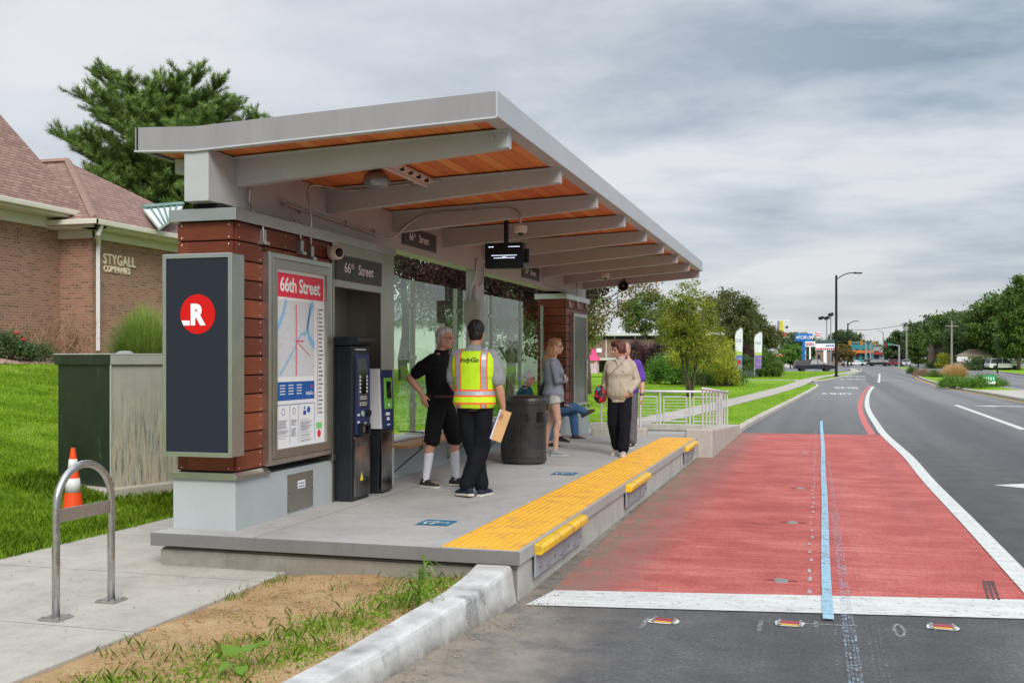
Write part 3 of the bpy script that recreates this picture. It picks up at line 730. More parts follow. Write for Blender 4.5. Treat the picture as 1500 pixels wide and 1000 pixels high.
q.box(-5.327, -5.30, R0-.012, R1+.012, 3.42, 3.42+FH)
q.build('fascia', FASC, rf)
q = MB(); yy = [R0-.012, 9.95, 12.95, 15.95, 18.95, R1+.012]
for a, b_ in zip(yy[:-1], yy[1:]): q.box(-2.272, -2.255, a+.003, b_-.003, 3.499, 3.500+FH+.004)
q.build('edge_fascia', pm('edge_fascia_lit', (.43, .45, .47), .36, var=.05, scale=1.5, world=True), rf, bev=.002, seg=1)  # brighter light on the road side put into a paler copy of the fascia paint
q = MB()   # pale drip edge under the fascia
for (ya, yb) in ((R0-.022, R0+.075), ):
    q.prism([(-5.33, 3.408), (-4.79, 3.384), (-2.262, 3.489), (-2.262, 3.501), (-4.79, 3.396), (-5.33, 3.42)], 'xz', ya, ya+.035)
q.prism([(-5.315, 3.413), (-4.79, 3.390), (-2.268, 3.494), (-2.268, 3.499), (-4.79, 3.395), (-5.315, 3.419)], 'xz', R0+.014, R0+.08)
q.build('drip_edge', SILV, rf)
q = MB(); q.add([(-2.375, R0+.02, 3.4925), (-2.262, R0+.02, 3.497), (-2.262, R1, 3.497), (-2.375, R1, 3.4925), (-2.375, R0+.02, 3.506), (-2.262, R0+.02, 3.5105), (-2.262, R1, 3.5105), (-2.375, R1, 3.506)],
      [(0, 1, 2, 3), (7, 6, 5, 4), (0, 4, 5, 1), (1, 5, 6, 2), (2, 6, 7, 3), (3, 7, 4, 0)]); q.build('soffit_trim', GREY, rf)
q = MB(); q.ball((-4.2, 7.9, 3.64), .09, .10, .05, 10); q.build('roof_vent', SILV, rf, smooth=True)

# ticket alcove (stainless niche)
OLV = pm('alcove_steel', (.50, .49, .36), .38, .35, var=.12, scale=1.5, stretch=(1, 1, .4))
q = MB(); q.box(-5.03, -4.475, 9.255, 9.30, PZ, 2.86); q.box(-4.66, -4.475, 10.42, 10.78, .78, 2.86); q.box(-5.03, -4.66, 10.70, 10.78, PZ, 2.86)
q.box(-4.56, -4.472, 9.30, 10.42, 2.43, 2.86); q.box(-5.0, -4.56, 9.30, 10.70, 2.60, 2.66)
al = q.build('alcove_frame', STLD, sh, bev=.003)
q = MB(); q.box(-5.04, -5.0, 9.30, 10.70, PZ, 2.60); q.build('alcove_back', OLV, al)
q = MB(); q.box(-4.56, -4.46, 9.26, 10.80, 2.86, 2.94); q.build('alcove_cap', STL, al, bev=.002)
q = MB(); q.box(-4.84, -4.48, 10.38, 10.80, PZ-.01, .76); q.build('pier', PEDM, sh, bev=.005)
# low wall, glass posts, panes
q = MB(); q.box(-5.02, -4.72, 10.80, 19.0, .25, .775); q.build('low_wall', PEDM, sh, bev=.004)
q = MB(); q.box(-5.04, -4.70, 10.81, 19.0, .776, .80); q.build('wall_coping', pm('coping_stone', (.55, .54, .52), .7, var=.08, scale=6, world=True), sh, bev=.004)
PYs = [12.42, 14.07, 15.72, 17.37, 18.90]
for y in PYs:
    q = MB(); q.box(-4.94, -4.88, y-.028, y+.028, .815, 2.72); q.box(-4.97, -4.76, y-.13, y+.13, .8, .815)
    po = q.build('glass_post', STLD, sh, bev=.003, seg=1)
    pieces('glass_clamp', [(lambda q, s=s, zz=zz: q.cbox((-4.90, y+s*.05, zz), .04, .05, .055)) for zz in (1.15, 1.75, 2.40) for s in (-1, 1)], GALV, po, bev=.004, seg=1)
# glass: clear, faint green, strong mirror at grazing angles
m, nt, b = newmat('glass'); g = G(nt)
gl = g.n('ShaderNodeBsdfGlossy'); gl.inputs['Roughness'].default_value = .015; gl.inputs['Color'].default_value = (.92, 1, .95, 1)
tr = g.n('ShaderNodeBsdfTransparent'); tr.inputs[0].default_value = (.86, .95, .89, 1)
fr = g.n('ShaderNodeFresnel'); fr.inputs['IOR'].default_value = 1.5
bf = g.n('ShaderNodeNewGeometry').outputs['Backfacing']; fx = g.math('MULTIPLY', g.math('ADD', fr.outputs[0], .03, True), g.math('SUBTRACT', 1.0, bf)); msn = g.n('ShaderNodeMixShader'); g.l(fx, msn.inputs[0]); g.l(tr.outputs[0], msn.inputs[1]); g.l(gl.outputs[0], msn.inputs[2])
g.l(msn.outputs[0], [n_ for n_ in nt.nodes if n_.type == 'OUTPUT_MATERIAL'][0].inputs[0]); GLASS = m
ed = [10.80]+PYs
for a, b_ in zip(ed[:-1], ed[1:]):
    q = MB(); q.box(-4.916, -4.904, a+.035, b_-.035, .86, 2.72); q.build('glass_pane', GLASS, sh)
# bench: wooden seat on looped steel rod brackets
BW = pm('bench_wood', (.36, .17, .085), .5, var=.25, scale=3, stretch=(8, .4, 8), world=True)
bn = thing('bench', 'long wooden slat bench on thin black rod brackets along the low shelter wall', 'bench', (-4.58, 14.5, .74))
q = MB()
for k in range(4): q.box(-4.70+k*.082, -4.70+k*.082+.076, 11.0, 18.6, .735, .77)
q.build('seat', BW, bn, bev=.003, seg=1)
RB = pm('black_rod', (.03, .03, .03), .45, var=0)
for y in (11.35, 13.2, 15.05, 16.9, 18.4):
    q = MB(); q.tube([(-4.725, y, .73), (-4.36, y, .73), (-4.36, y, .90), (-4.66, y, .90)], .007, 6)
    q.tube([(-4.725, y, .42), (-4.36, y+.0, .72)], .007, 6); q.tube([(-4.725, y, .42), (-4.725, y, .73)], .007, 6)
    q.build('bracket', RB, bn)

# conduits with junction boxes
def conduit(pts, r=.011):
    q = MB(); P3 = crom3(pts); q.tube(P3, r, 8); return q.build('conduit', GALV, sh, smooth=True)
def crom3(pts, n=5):
    P = [Vector(p) for p in pts]; P = [P[0]*2-P[1]]+P+[P[-1]*2-P[-2]]; o = []
    for i in range(1, len(P)-2):
        for k in range(n):
            t = k/n; a, b, c, d = P[i-1:i+3]; o.append(.5*((2*b)+(-a+c)*t+(2*a-5*b+4*c-d)*t*t+(-a+3*b-3*c+d)*t**3))
    o.append(P[-2]); return o
def jbox(x, y, z, sx=.045, sy=.05, sz=.13):
    q = MB(); q.cbox((x, y, z), sx, sy, sz); q.cbox((x+.012, y-.005, z-sz/2+.015), sx+.03, sy+.02, .03); q.build('junction_box', GALV, sh, bev=.004)
gx = -4.645
conduit([(gx+.02, 7.98, 3.20), (gx+.02, 7.97, 3.05), (gx+.08, 7.93, 2.97), (gx+.16, 7.93, 2.88), (gx+.17, 7.93, 2.79)]); jbox(gx+.17, 7.93, 2.75)
conduit([(gx+.02, 8.55, 3.16), (gx+.04, 8.56, 3.12), (gx+.10, 8.58, 3.02), (gx+.16, 8.6, 2.92), (gx+.17, 8.6, 2.80)]); jbox(gx+.17, 8.60, 2.73)
conduit([(gx+.17, 8.80, 2.78), (gx+.17, 8.80, 3.05), (gx+.14, 8.80, 3.26), (gx+.16, 8.86, 3.335), (gx+.20, 9.2, 3.36), (gx+.25, 9.45, 3.37), (gx+.5, 9.47, 3.385), (-3.45, 9.47, 3.43)]); jbox(gx+.17, 8.80, 2.70)
conduit([(gx+.02, 8.56, 3.13), (gx+.02, 8.8, 3.12), (gx+.02, 10.0, 3.10), (gx+.02, 10.9, 3.08), (gx+.05, 11.10, 3.12), (gx+.22, 11.17, 3.28), (gx+.45, 11.17, 3.37), (gx+.9, 11.17, 3.38), (gx+1.35, 11.17, 3.39), (gx+1.48, 11.17, 3.33), (gx+1.5, 11.17, 3.20)])
pieces('conduit_clip', [(lambda q, c=c: q.cbox(c[0], *c[1])) for c in [((gx+.012, y, 3.112), (.03, .022, .05)) for y in (8.9, 9.9, 10.6)]+[((-3.75, 9.47, 3.42), (.02, .04, .06)), ((-3.65, 11.17, 3.40), (.02, .04, .06))]], GALV, sh)
conduit([(-4.645, 14.20, 3.15), (-4.645, 14.20, 2.98), (-4.66, 14.21, 2.86), (-4.72, 14.22, 2.74), (-4.74, 14.22, 2.66), (-4.74, 14.22, 2.55)], .016)
conduit([(-4.63, 14.5, 3.10), (-4.63, 14.48, 2.95), (-4.64, 14.45, 2.84), (-4.665, 14.42, 2.78)], .013)
q = MB(); q.box(-4.80, -4.60, 14.10, 14.24, 2.24, 2.56); q.build('service_box', pm('service_box_paint', (.36, .35, .30), .5, var=.08), sh, bev=.006)
conduit([(gx+.02, 17.9, 3.2), (gx+.02, 17.95, 3.08), (gx+.02, 18.3, 3.05), (gx+.05, 19.1, 3.02), (gx+.14, 19.2, 2.96), (gx+.17, 19.2, 2.82)]); jbox(gx+.17, 19.2, 2.76)
conduit([(gx+.17, 19.9, 3.2), (gx+.17, 19.9, 2.86)]); jbox(gx+.17, 19.9, 2.78)
conduit([(gx+.17, 20.7, 3.2), (gx+.17, 20.7, 2.86)]); jbox(gx+.17, 20.7, 2.78)

# --------------------------------------------- things mounted on the shelter
# pillar totem sign with red roundel
NAVY = pm('sign_slate', (.022, .025, .036), .5, var=.03, scale=1, spec=.15)
ts = thing('totem_sign', 'tall slate panel with a red roundel on the front of the near pillar', 'sign', (-4.71, 7.31, .964))
q = MB(); q.box(-5.018, -4.398, 7.335, 7.50, .966, 2.558); q.build('case', STL, ts, bev=.002)
q = MB()
for bx in ((-5.02, -4.986, .964, 2.56), (-4.43, -4.396, .964, 2.56)): q.box(bx[0], bx[1], 7.31, 7.337, bx[2], bx[3])
q.box(-4.986, -4.43, 7.31, 7.337, .964, .998); q.box(-4.986, -4.43, 7.31, 7.337, 2.526, 2.56); q.build('frame', STL, ts, bev=.003)
q = MB(); q.box(-4.986, -4.43, 7.318, 7.334, .998, 2.526); pnl = q.build('panel', NAVY, ts)
SRED = pm('sign_red', (.58, .002, .002), .5, var=.02); WHT = pm('sign_white', (.85, .85, .85), .4, var=.01)
cx, cz, r = -4.704, 2.085, .156
q = MB(); q.poly([(cx+r*math.cos(a), 7.3165, cz+r*math.sin(a)) for a in np.linspace(0, 2*math.pi, 65)[:-1]]); q.build('roundel', SRED, ts)
me = text_obj('R', .235, WHT, 'emblem_letter', ts, extrude=0, offset=.013, M=M_YF)
cv = np.array([v.co[:] for v in me.data.vertices]); lo_, hi_ = cv.min(0), cv.max(0)
for v in me.data.vertices: v.co = ((v.co.x-lo_[0])/(hi_[0]-lo_[0])*.134+(-4.765+4.71), .005, (v.co.z-lo_[2])/(hi_[2]-lo_[2])*.171+(cz-.088-.964))
q = MB(); z1_, z0_ = cz-.050, cz-.088
q.poly([(cx-math.sqrt(r*r-(z0_-cz)**2)+.003, 7.3150, z0_), (cx-.071, 7.3150, z0_), (cx-.071, 7.3150, z1_), (cx-math.sqrt(r*r-(z1_-cz)**2)+.003, 7.3150, z1_)]); q.build('emblem_bar', WHT, ts)

# map case
mc = thing('map_case', 'steel framed glazed case with a street map poster, on the side of the near pillar', 'poster case', (-4.45, 8.57, .85))
def frame_x(q, x0, x1, y0, y1, z0, z1, w_):
    q.box(x0, x1, y0, y0+w_, z0, z1); q.box(x0, x1, y1-w_, y1, z0, z1); q.box(x0, x1, y0+w_, y1-w_, z0, z0+w_); q.box(x0, x1, y0+w_, y1-w_, z1-w_, z1)
q = MB(); frame_x(q, -4.50, -4.435, 7.965, 9.16, .835, 2.635, .045); q.build('frame', STL, mc, bev=.003)
q = MB(); frame_x(q, -4.49, -4.425, 8.015, 9.11, .885, 2.585, .075); q.build('door_frame', STLD, mc, bev=.002)
py0, py1, pz0, pz1 = 8.085, 9.04, .96, 2.51; PX = -4.455
q = MB(); q.box(-4.47, PX, py0, py1, pz0, pz1); ps = q.build('poster', pm('poster_paper', (.80, .81, .82), .3, var=.01), mc)
U = lambda u: py0+u*(py1-py0)
Wv = lambda v: pz1-v*(pz1-pz0)
def pan(nm, rects, mat, lay=1, par=ps):
    q = MB()
    for (u0, u1, v0, v1) in rects: x = PX+.0008*lay; q.poly([(x, U(u0), Wv(v1)), (x, U(u1), Wv(v1)), (x, U(u1), Wv(v0)), (x, U(u0), Wv(v0))])
    return q.build(nm, mat, par, fix=False)
PRED = pm('poster_red', (.72, .02, .06), .35, var=0); PBL = pm('poster_blue', (.01, .10, .38), .35, var=0); PGR = pm('poster_grey', (.62, .64, .67), .4, var=.03, scale=30)
PLB = pm('map_water', (.22, .50, .78), .4, var=0); PTX = pm('poster_ink', (.08, .09, .12), .5, var=0); PLG = pm('map_street', (.46, .48, .52), .5, var=0); PGN = pm('poster_green', (.20, .60, .20), .4, var=0)
pan('header', [(.03, .97, .02, .155)], PRED); pan('map_panel', [(.04, .78, .17, .60)], PGR); pan('blue_panel', [(.04, .78, .63, .735)], PBL)
pan('blue_rules', [(.04, .78, .757, .761)]+[(u-.003, u+.003, .76, .98) for u in (.29, .46, .785)], PBL)
hd = text_obj('66th Street', .150, WHT, 'title_lettering', ps, extrude=0, offset=.0035, space=.95, M=T(PX+.0018+4.45, U(.5)-8.57, Wv(.0875)-.85) @ M_XF)
# fit title to the header width
co = [v.co.y for v in hd.data.vertices]; sc = .80*(py1-py0)*1.04/(max(co)-min(co)); mid_ = (max(co)+min(co))/2
cz_ = [v.co.z for v in hd.data.vertices]; mz_ = (max(cz_)+min(cz_))/2
for v in hd.data.vertices: v.co.y = (v.co.y-mid_)*sc*.96+mid_; v.co.z = (v.co.z-mz_)*1.15+mz_
def band(nm, pts, w_, mat, lay):
    q = MB(); x = PX+.0008*lay; P = crom(pts, 5)
    A = offs(P, -w_/2); B = offs(P, w_/2); n_ = len(A)
    q.add([(x, U(min(.78, max(.04, p[0]))), Wv(p[1])) for p in A]+[(x, U(min(.78, max(.04, p[0]))), Wv(p[1])) for p in B], [(i, i+1, i+1+n_, i+n_) for i in range(n_-1)])
    return q.build(nm, mat, ps, fix=False)
q = MB(); rr = random.Random(11); x = PX+.0016
for k in range(90):
    u = rr.uniform(.06, .75); v = rr.uniform(.18, .55); L_ = rr.uniform(.01, .045)
    if rr.random() < .6: q.poly([(x, U(u), Wv(v+L_)), (x, U(u+.004), Wv(v+L_)), (x, U(u+.004), Wv(v)), (x, U(u), Wv(v))])
    else: q.poly([(x, U(u), Wv(v+.002)), (x, U(u+L_*1.5), Wv(v+.002)), (x, U(u+L_*1.5), Wv(v)), (x, U(u), Wv(v))])
q.build('map_streets', PLG, ps, fix=False)
band('map_river', [(.22, .17), (.17, .24), (.10, .30), (.04, .34)], .035, PLB, 3)
band('map_river', [(.75, .17), (.68, .24), (.64, .31), (.68, .38), (.79, .43)], .045, PLB, 3)
band('map_river', [(.70, .17), (.66, .27), (.60, .35), (.50, .36), (.38, .44), (.24, .52), (.10, .59)], .014, PLB, 3)
pan('route_line', [(.40, .416, .19, .598), (.42, .56, .395, .402)], PRED, 4)
q = MB(); q.poly([(PX+.0032, U(.44), Wv(.412)), (PX+.0032, U(.68), Wv(.484)), (PX+.0032, U(.68), Wv(.480)), (PX+.0032, U(.44), Wv(.406))]); q.build('route_branch', PRED, ps, fix=False)
pan('stop_line', [(.842, .850, .20, .83)], PRED, 2)
rc = [(.87, .87+.05+.05*rr.random(), .205+k*.0245, .2125+k*.0245) for k in range(26)]; pan('stop_names', rc, PTX, 2)
rc = []
for (u0, u1) in ((.07, .27), (.31, .44), (.49, .76)):
    for k in range(17 if u0 < .4 else 22):
        if rr.random() < .85: rc.append((u0, u0+(u1-u0)*rr.uniform(.55, 1), .845+k*.0062, .8475+k*.0062))
pan('small_print', rc, pm('poster_print', (.25, .26, .30), .5, var=0), 2)
rc = [(.10+.16*(k % 3), .10+.16*(k % 3)+.10, .648+.016*(k//3), .653+.016*(k//3)) for k in range(12)]; pan('panel_print', rc, WHT, 2)
text_obj('IndyGo', .048, WHT, 'panel_lettering', ps, extrude=0, offset=.001, M=T(PX+.0018+4.45, U(.68)-8.57, Wv(.70)-.85) @ M_XF)
def disc(nm, u, v, r_, mat, lay=2, ri=0):
    q = MB(); x = PX+.0008*lay; n_ = 20; o_ = [(x, U(u)+r_*math.cos(6.2832*k/n_), Wv(v)+r_*math.sin(6.2832*k/n_)) for k in range(n_)]
    if ri: q.add(o_+[(x, U(u)+ri*math.cos(6.2832*k/n_), Wv(v)+ri*math.sin(6.2832*k/n_)) for k in range(n_)], [(k, (k+1) % n_, n_+(k+1) % n_, n_+k) for k in range(n_)])
    else: q.poly(o_)
    q.build(nm, mat, ps, fix=False)
disc('clock_icon', .165, .797, .030, PBL, 2, .025); disc('question_icon', .37, .797, .028, PBL, 2, .023); disc('rider_icon', .66, .797, .030, PBL); disc('rider_icon', .58, .785, .014, PBL); disc('panel_roundel', .72, .662, .018, PRED, 2); disc('footer_roundel', .88, .945, .036, PRED)
pan('rider_icon', [(.55, .61, .80, .825)], PBL, 2); pan('green_notice', [(.82, .94, .88, .915)], PGN, 2)

# street-name plates
PLT = pm('name_plate', (.055, .053, .058), .45, var=.04, scale=2)
def nameplate(y0, y1, z0, z1, x, label, hide=None):
    t = thing('street_name_sign', label, 'sign', (x, (y0+y1)/2, z0), group='dark street name signs of the shelter')
    q = MB(); q.box(x, x+.012, y0, y1, z0, z1); q.build('plate', PLT, t, bev=.002)
    h = z1-z0; L_ = y1-y0; cy, czz = (y0+y1)/2, (z0+z1)/2
    a = text_obj('66', h*.58, WHT, 'number_lettering', t, extrude=.0005, offset=.001, align='RIGHT', M=T(.0135, -L_*.205, czz-z0) @ M_XF @ Matrix.Diagonal((1.05, 1, 1, 1)))
    text_obj('th', h*.34, WHT, 'ordinal_lettering', t, extrude=.0005, align='LEFT', M=T(.0135, -L_*.195, czz-z0+h*.12) @ M_XF)
    text_obj('Street', h*.58, WHT, 'street_lettering', t, extrude=.0005, offset=.001, align='LEFT', M=T(.0135, -L_*.045, czz-z0) @ M_XF @ Matrix.Diagonal((1.06, 1, 1, 1)))
nameplate(9.30, 10.40, 2.50, 2.745, -4.470, 'dark street name sign on the steel panel above the ticket machines')
nameplate(11.46, 12.58, 3.07, 3.29, -4.658, 'dark street name sign on the girder just left of the hanging screen')
nameplate(16.6, 17.72, 3.07, 3.29, -4.658, 'dark street name sign on the girder, half hidden below the hanging screen')

# camera housing, dome cameras, lamps, screen, speaker
CRM = pm('cream_plastic', (.62, .55, .45), .45, var=.04)
LENS = pm('black_lens', (.01, .01, .012), .1, var=0)
t = thing('security_camera', 'cream drum-shaped security camera at the upper right corner of the map case', 'camera', (-4.42, 9.2, 2.72))
q = MB(); q.lathe([(.045, -.08), (.062, -.07), (.068, -.02), (.062, .03), (.05, .045), (0, .05)], (-4.40, 9.2, 2.74), 18, 'x'); q.build('housing', CRM, t, smooth=True)
q = MB(); q.ball((-4.365, 9.17, 2.74), .035, .05, .045, 12); q.build('lens', LENS, t, smooth=True)
q = MB(); q.cbox((-4.47, 9.2, 2.76), .06, .05, .08); q.build('mount', CRM, t)
def domecam(x, y, z, lab):
    t = thing('dome_camera', lab, 'camera', (x, y, z), group='cream dome cameras under the shelter roof')
    q = MB(); q.lathe([(0, .075), (.065, .07), (.075, .06), (.072, 0), (.055, -.012), (0, -.012)], (0, 0, 0), 20); q.build('housing', CRM, t, world=False, smooth=False)
    q = MB(); q.ball((0, 0, -.012), .035, .035, .032, 12); q.build('lens', LENS, t, world=False, smooth=True)
domecam(gx+1.5, 11.17, 3.125, 'cream dome camera hanging from a bent conduit in the middle of the roof')
p_ = atZ(887, 406, 3.22); domecam(p_.x, p_.y, 3.22, 'cream dome camera near the far end of the roof, left of the black speaker')
q = MB()
t = thing('dome_lamp', 'round grey bell-shaped lamp under the roof by the second beam', 'lamp', (-3.87, 8.9, 3.30))
q = MB(); q.lathe([(0, .14), (.05, .14), (.11, .10), (.125, .04), (.10, .0), (.095, -.004), (0, -.02)], (0, 0, 0), 24); q.build('shade', pm('lamp_grey', (.30, .32, .34), .35, .6, var=.05), t, world=False, smooth=True)
p_ = atZ(603, 256, 3.42)
t = thing('strip_light', 'pinkish white strip light fixed along the wood soffit between the first two beams', 'lamp', (p_.x, p_.y, 3.40))
PKW = pm('strip_casing', (.62, .52, .47), .5, var=.05)
q = MB(); q.box(-.055, .03, -.62, .50, .0, .045); q.box(-.03, .0, -.62, .50, -.03, 0); q.build('casing', PKW, t, world=False, bev=.006)
q = MB(); q.box(.03, .06, -.58, .46, .012, .05); q.build('reflector', PKW, t, world=False, bev=.003)
pieces('clip', [(lambda q, k=k: q.cbox((.05, -.35+k*.2, .008), .03, .03, .03)) for k in range(4)], DARK, t, world=False)
# screen
t = thing('hanging_screen', 'black rectangular information screen hanging from the roof beams above the vest wearer', 'screen', (-3.6, 12.0, 2.74))
BLK = pm('black_plastic', (.012, .012, .014), .35, var=0)
p0, p1 = atD(709, 12.6), atD(767, 12.6); L_ = (p1-p0).length; cxs = (p0+p1)/2
ux = Vector((math.cos(.05), math.sin(.05), 0)); uy = Vector((-ux.y, ux.x, 0)); cen = Vector((cxs.x, cxs.y, hz(374, 12.6)))
hh = (393-356)/F*12.6/2
q = MB(); q.obox(cen+uy*.10, ux*(L_/2), uy*.09, Vector((0, 0, hh))); q.obox(cen+uy*.12+ux*.05, ux*(L_/2), uy*.03, Vector((0, 0, hh*.55))-Vector((0, 0, 0))); q.build('case', BLK, t, bev=.006)
q = MB(); q.tube([cen+uy*.12+Vector((0, 0, hh)), cen+uy*.12+Vector((0, 0, hh+.35))], .03, 8); q.build('bracket', BLK, t)
m, nt, b = newmat('screen_glass'); b.inputs['Base Color'].default_value = (.004, .004, .007, 1); b.inputs['Roughness'].default_value = .2
q = MB(); q.obox(cen+uy*.008, ux*(L_/2-.02), uy*.002, Vector((0, 0, hh-.02))); scn = q.build('display', m, t)
m2, nt2, b2 = newmat('screen_text'); b2.inputs['Base Color'].default_value = (0, 0, 0, 1); b2.inputs['Emission Color'].default_value = (.75, .8, 1, 1); b2.inputs['Emission Strength'].default_value = .9
q = MB(); rr = random.Random(2)
def sline(u0, u1, v, h_=.004):
    u = u0
    while u < u1:
        w_ = rr.uniform(.008, .03); a = cen-uy*.0-uy*.001+ux*((u-.5)*L_)+Vector((0, 0, (v-.5)*2*hh)); q.obox(a+ux*w_/2, ux*w_/2, uy*.0005, Vector((0, 0, h_))); u += (w_+.006)/L_
sline(.10, .20, .84); sline(.62, .88, .84); sline(.18, .84, .50); sline(.46, .54, .44); sline(.24, .74, .40)
q.build('screen_text', m2, scn)
# speaker
p_ = atD(914, 21.2); zc = hz(419, 21.2)
t = thing('loudspeaker', 'round black loudspeaker hanging under the far end of the roof', 'speaker', (p_.x, p_.y, zc))
q = MB(); q.lathe([(0, .12), (.06, .11), (.085, .04), (.105, -.10), (.10, -.11), (.085, -.10), (.03, -.02), (0, -.02)], (0, 0, 0), 22, 'y'); q.build('horn', BLK, t, world=False, smooth=True)
q = MB(); q.ball((0, -.05, 0), .025, .03, .025, 10); q.build('driver', pm('grey_plastic', (.35, .35, .37), .4, var=0), t, world=False, smooth=True)
q = MB(); q.tube([(0, .02, .08), (0, .02, .22)], .015, 6); q.build('bracket', BLK, t, world=False)
# second map case on the far pillar
t = thing('map_case', 'steel framed poster case seen edge on, on the side of the far pillar', 'poster case', (-4.45, 20.0, .85))
q = MB(); frame_x(q, -4.50, -4.43, 19.45, 20.62, .835, 2.60, .06); q.build('frame', STL, t, bev=.003)
q = MB(); q.box(-4.475, -4.45, 19.51, 20.56, .895, 2.54); q.build('poster', pm('poster_reflection', (.13, .14, .12), .2, var=.2, scale=3), t)  # grey-green reflection on the glazing is put into the poster colour
q = MB(); q.box(-4.493, -4.47, 20.72, 20.86, 1.35, 1.72); tag(q.build('notice_box', pm('white_label'  , (.75, .75, .76), .5), None, bev=.003), 'small white notice box on the planks of the far pillar', 'notice')
# ================================================================ THINGS ON AND AROUND THE PLATFORM
# ticket machine ---------------------------------------------------
MBK = pm('machine_black', (.022, .026, .03), .35, .3, var=.15, scale=3); MGY = pm('machine_grey', (.10, .105, .11), .4, .5, var=.1); MNV = pm('machine_navy', (.02, .035, .12), .4, var=.05)
m, nt, b = newmat('machine_mirror'); g = G(nt); b.inputs['Metallic'].default_value = 1; b.inputs['Roughness'].default_value = .22
g.l(g.ramp(g.noise(2.5, 3, .5), [(.35, (.05, .055, .06)), (.65, (.30, .30, .30))]), b.inputs['Base Color']); MMR = m
XF = -4.29
t = thing('ticket_machine', 'tall black ticket vending machine with hooded top, beside the map pillar', 'ticket machine', (-4.5, 9.53, PZ))
q = MB(); q.box(-4.86, XF-.02, 9.335, 9.73, PZ, 1.86); q.build('cabinet', MBK, t, bev=.012)
q = MB(); q.prism([(-4.86, 1.862), (XF-.03, 1.862), (XF+.05, 1.90), (XF+.05, 1.935), (XF+.03, 1.945), (-4.86, 1.945)], 'xz', 9.315, 9.75); q.build('hood', MBK, t, bev=.006)
q = MB(); q.box(XF-.02, XF, 9.36, 9.715, .40, .98); dr = q.build('lower_door', MMR, t, bev=.006)
q = MB(); q.box(XF, XF+.012, 9.45, 9.63, .885, .925); q.build('handle', MGY, dr, bev=.004)
q = MB(); q.poly([(XF+.0012, 9.47, .55), (XF+.0012, 9.55, .55), (XF+.0012, 9.51, .635)]); q.build('warning_label', pm('warn_yellow', (.80, .68, .03), .5, var=0), dr, fix=False)
q = MB(); q.prism([(XF-.02, 1.0), (XF, 1.0), (XF, 1.60), (XF-.012, 1.78), (XF-.02, 1.78)], 'xz', 9.40, 9.715); fp = q.build('front_panel', MNV, t, bev=.004)
q = MB(); q.prism([(XF, 1.26), (XF+.012, 1.27), (XF+.012, 1.62), (XF-.005, 1.74), (XF-.01, 1.74)], 'xz', 9.425, 9.625); q.build('console', MGY, fp, bev=.004)
q = MB(); q.box(XF+.010, XF+.0145, 9.468, 9.585, 1.395, 1.61); q.build('display', LENS, fp)
pieces('button', [(lambda q, k=k, yy=yy: q.cbox((XF+.014, yy, 1.415+k*.036), .012, .020, .022)) for k in range(5) for yy in (9.448, 9.607)], pm('button_white', (.70, .68, .66), .5, var=0), fp, bev=.003)
q = MB(); rr = random.Random(6)
for z in (1.365, 1.345, 1.305, 1.285):
    yy = 9.45
    while yy < 9.60: w_ = rr.uniform(.012, .03); q.cbox((XF+.0125, yy+w_/2, z), .002, w_, .008); yy += w_+.012
for (yy, z) in ((9.44, 1.19), (9.44, 1.12), (9.60, 1.10)): q.cbox((XF+.001, yy, z), .002, .05, .02)
for yy in np.arange(9.42, 9.66, .022): q.cbox((XF-.0185, yy, 1.825), .003, .016, .012)
q.build('printed_legends', WHT, fp)
q = MB(); q.lathe([(.028, 0), (.028, .01), (0, .012)], (XF+.0, 9.53, 1.20), 14, 'x'); q.build('coin_slot', pm('pale_green_plastic', (.35, .5, .4), .4, var=0), fp)
q = MB(); q.lathe([(.032, 0), (.032, .03), (.02, .03), (.018, .012), (0, .012)], (XF+.0, 9.65, 1.20), 14, 'x'); q.build('card_reader', BLK, fp)
q = MB(); frame_x(q, XF, XF+.05, 9.43, 9.62, .985, 1.10, .02); q.box(XF+.0, XF+.01, 9.45, 9.6, 1.0, 1.08); q.build('tray', BLK, fp, bev=.004)
q = MB(); q.cbox((XF+.012, 9.53, 1.045), .01, .07, .055); q.build('tray_plate', STL, fp)
# validator
t = thing('ticket_validator', 'slim black fare validator with white casing and green-framed screen, right of the ticket machine', 'ticket validator', (-4.45, 10.13, PZ))
XV = -4.27
q = MB(); q.prism([(-4.62, PZ), (XV-.05, PZ), (XV-.03, .95), (XV-.005, 1.0), (XV-.03, 1.62), (-4.62, 1.62)], 'xz', 9.985, 10.29); q.build('cabinet', MBK, t, bev=.008)
q = MB(); q.prism([(-4.50, 1.60), (-4.44, 1.10), (-4.42, 1.04), (-4.40, 1.02), (XV-.005, 1.02), (XV-.03, 1.635), (-4.47, 1.635)], 'xz', 9.955, 9.99); q.build('side_casing', pm('white_casing', (.62, .61, .63), .35, var=.03), t, bev=.008)
q = MB(); q.prism([(XV-.005, 1.02), (XV+.012, 1.02), (XV-.01, 1.62), (XV-.03, 1.62)], 'xz', 9.985, 10.26); fp = q.build('front_panel', MNV, t, bev=.003)
q = MB(); q.prism([(XV+.0, 1.22), (XV+.018, 1.22), (XV+.006, 1.54), (XV-.012, 1.54)], 'xz', 10.02, 10.21); q.build('screen_frame', pm('lime_plastic', (.16, .50, .06), .4, var=0), fp, bev=.008)
q = MB(); q.prism([(XV+.01, 1.33), (XV+.0205, 1.33), (XV+.010, 1.50), (XV+.0, 1.50)], 'xz', 10.06, 10.17); q.build('display', LENS, fp)
q = MB()
for (yy, z, w_, h_) in ((10.11, 1.26, .05, .03), (10.09, 1.17, .08, .03), (10.10, 1.12, .05, .03), (10.11, 1.06, .06, .012)): q.cbox((XV+.012, yy, z), .01, w_, h_)
q.build('printed_legends', WHT, fp)
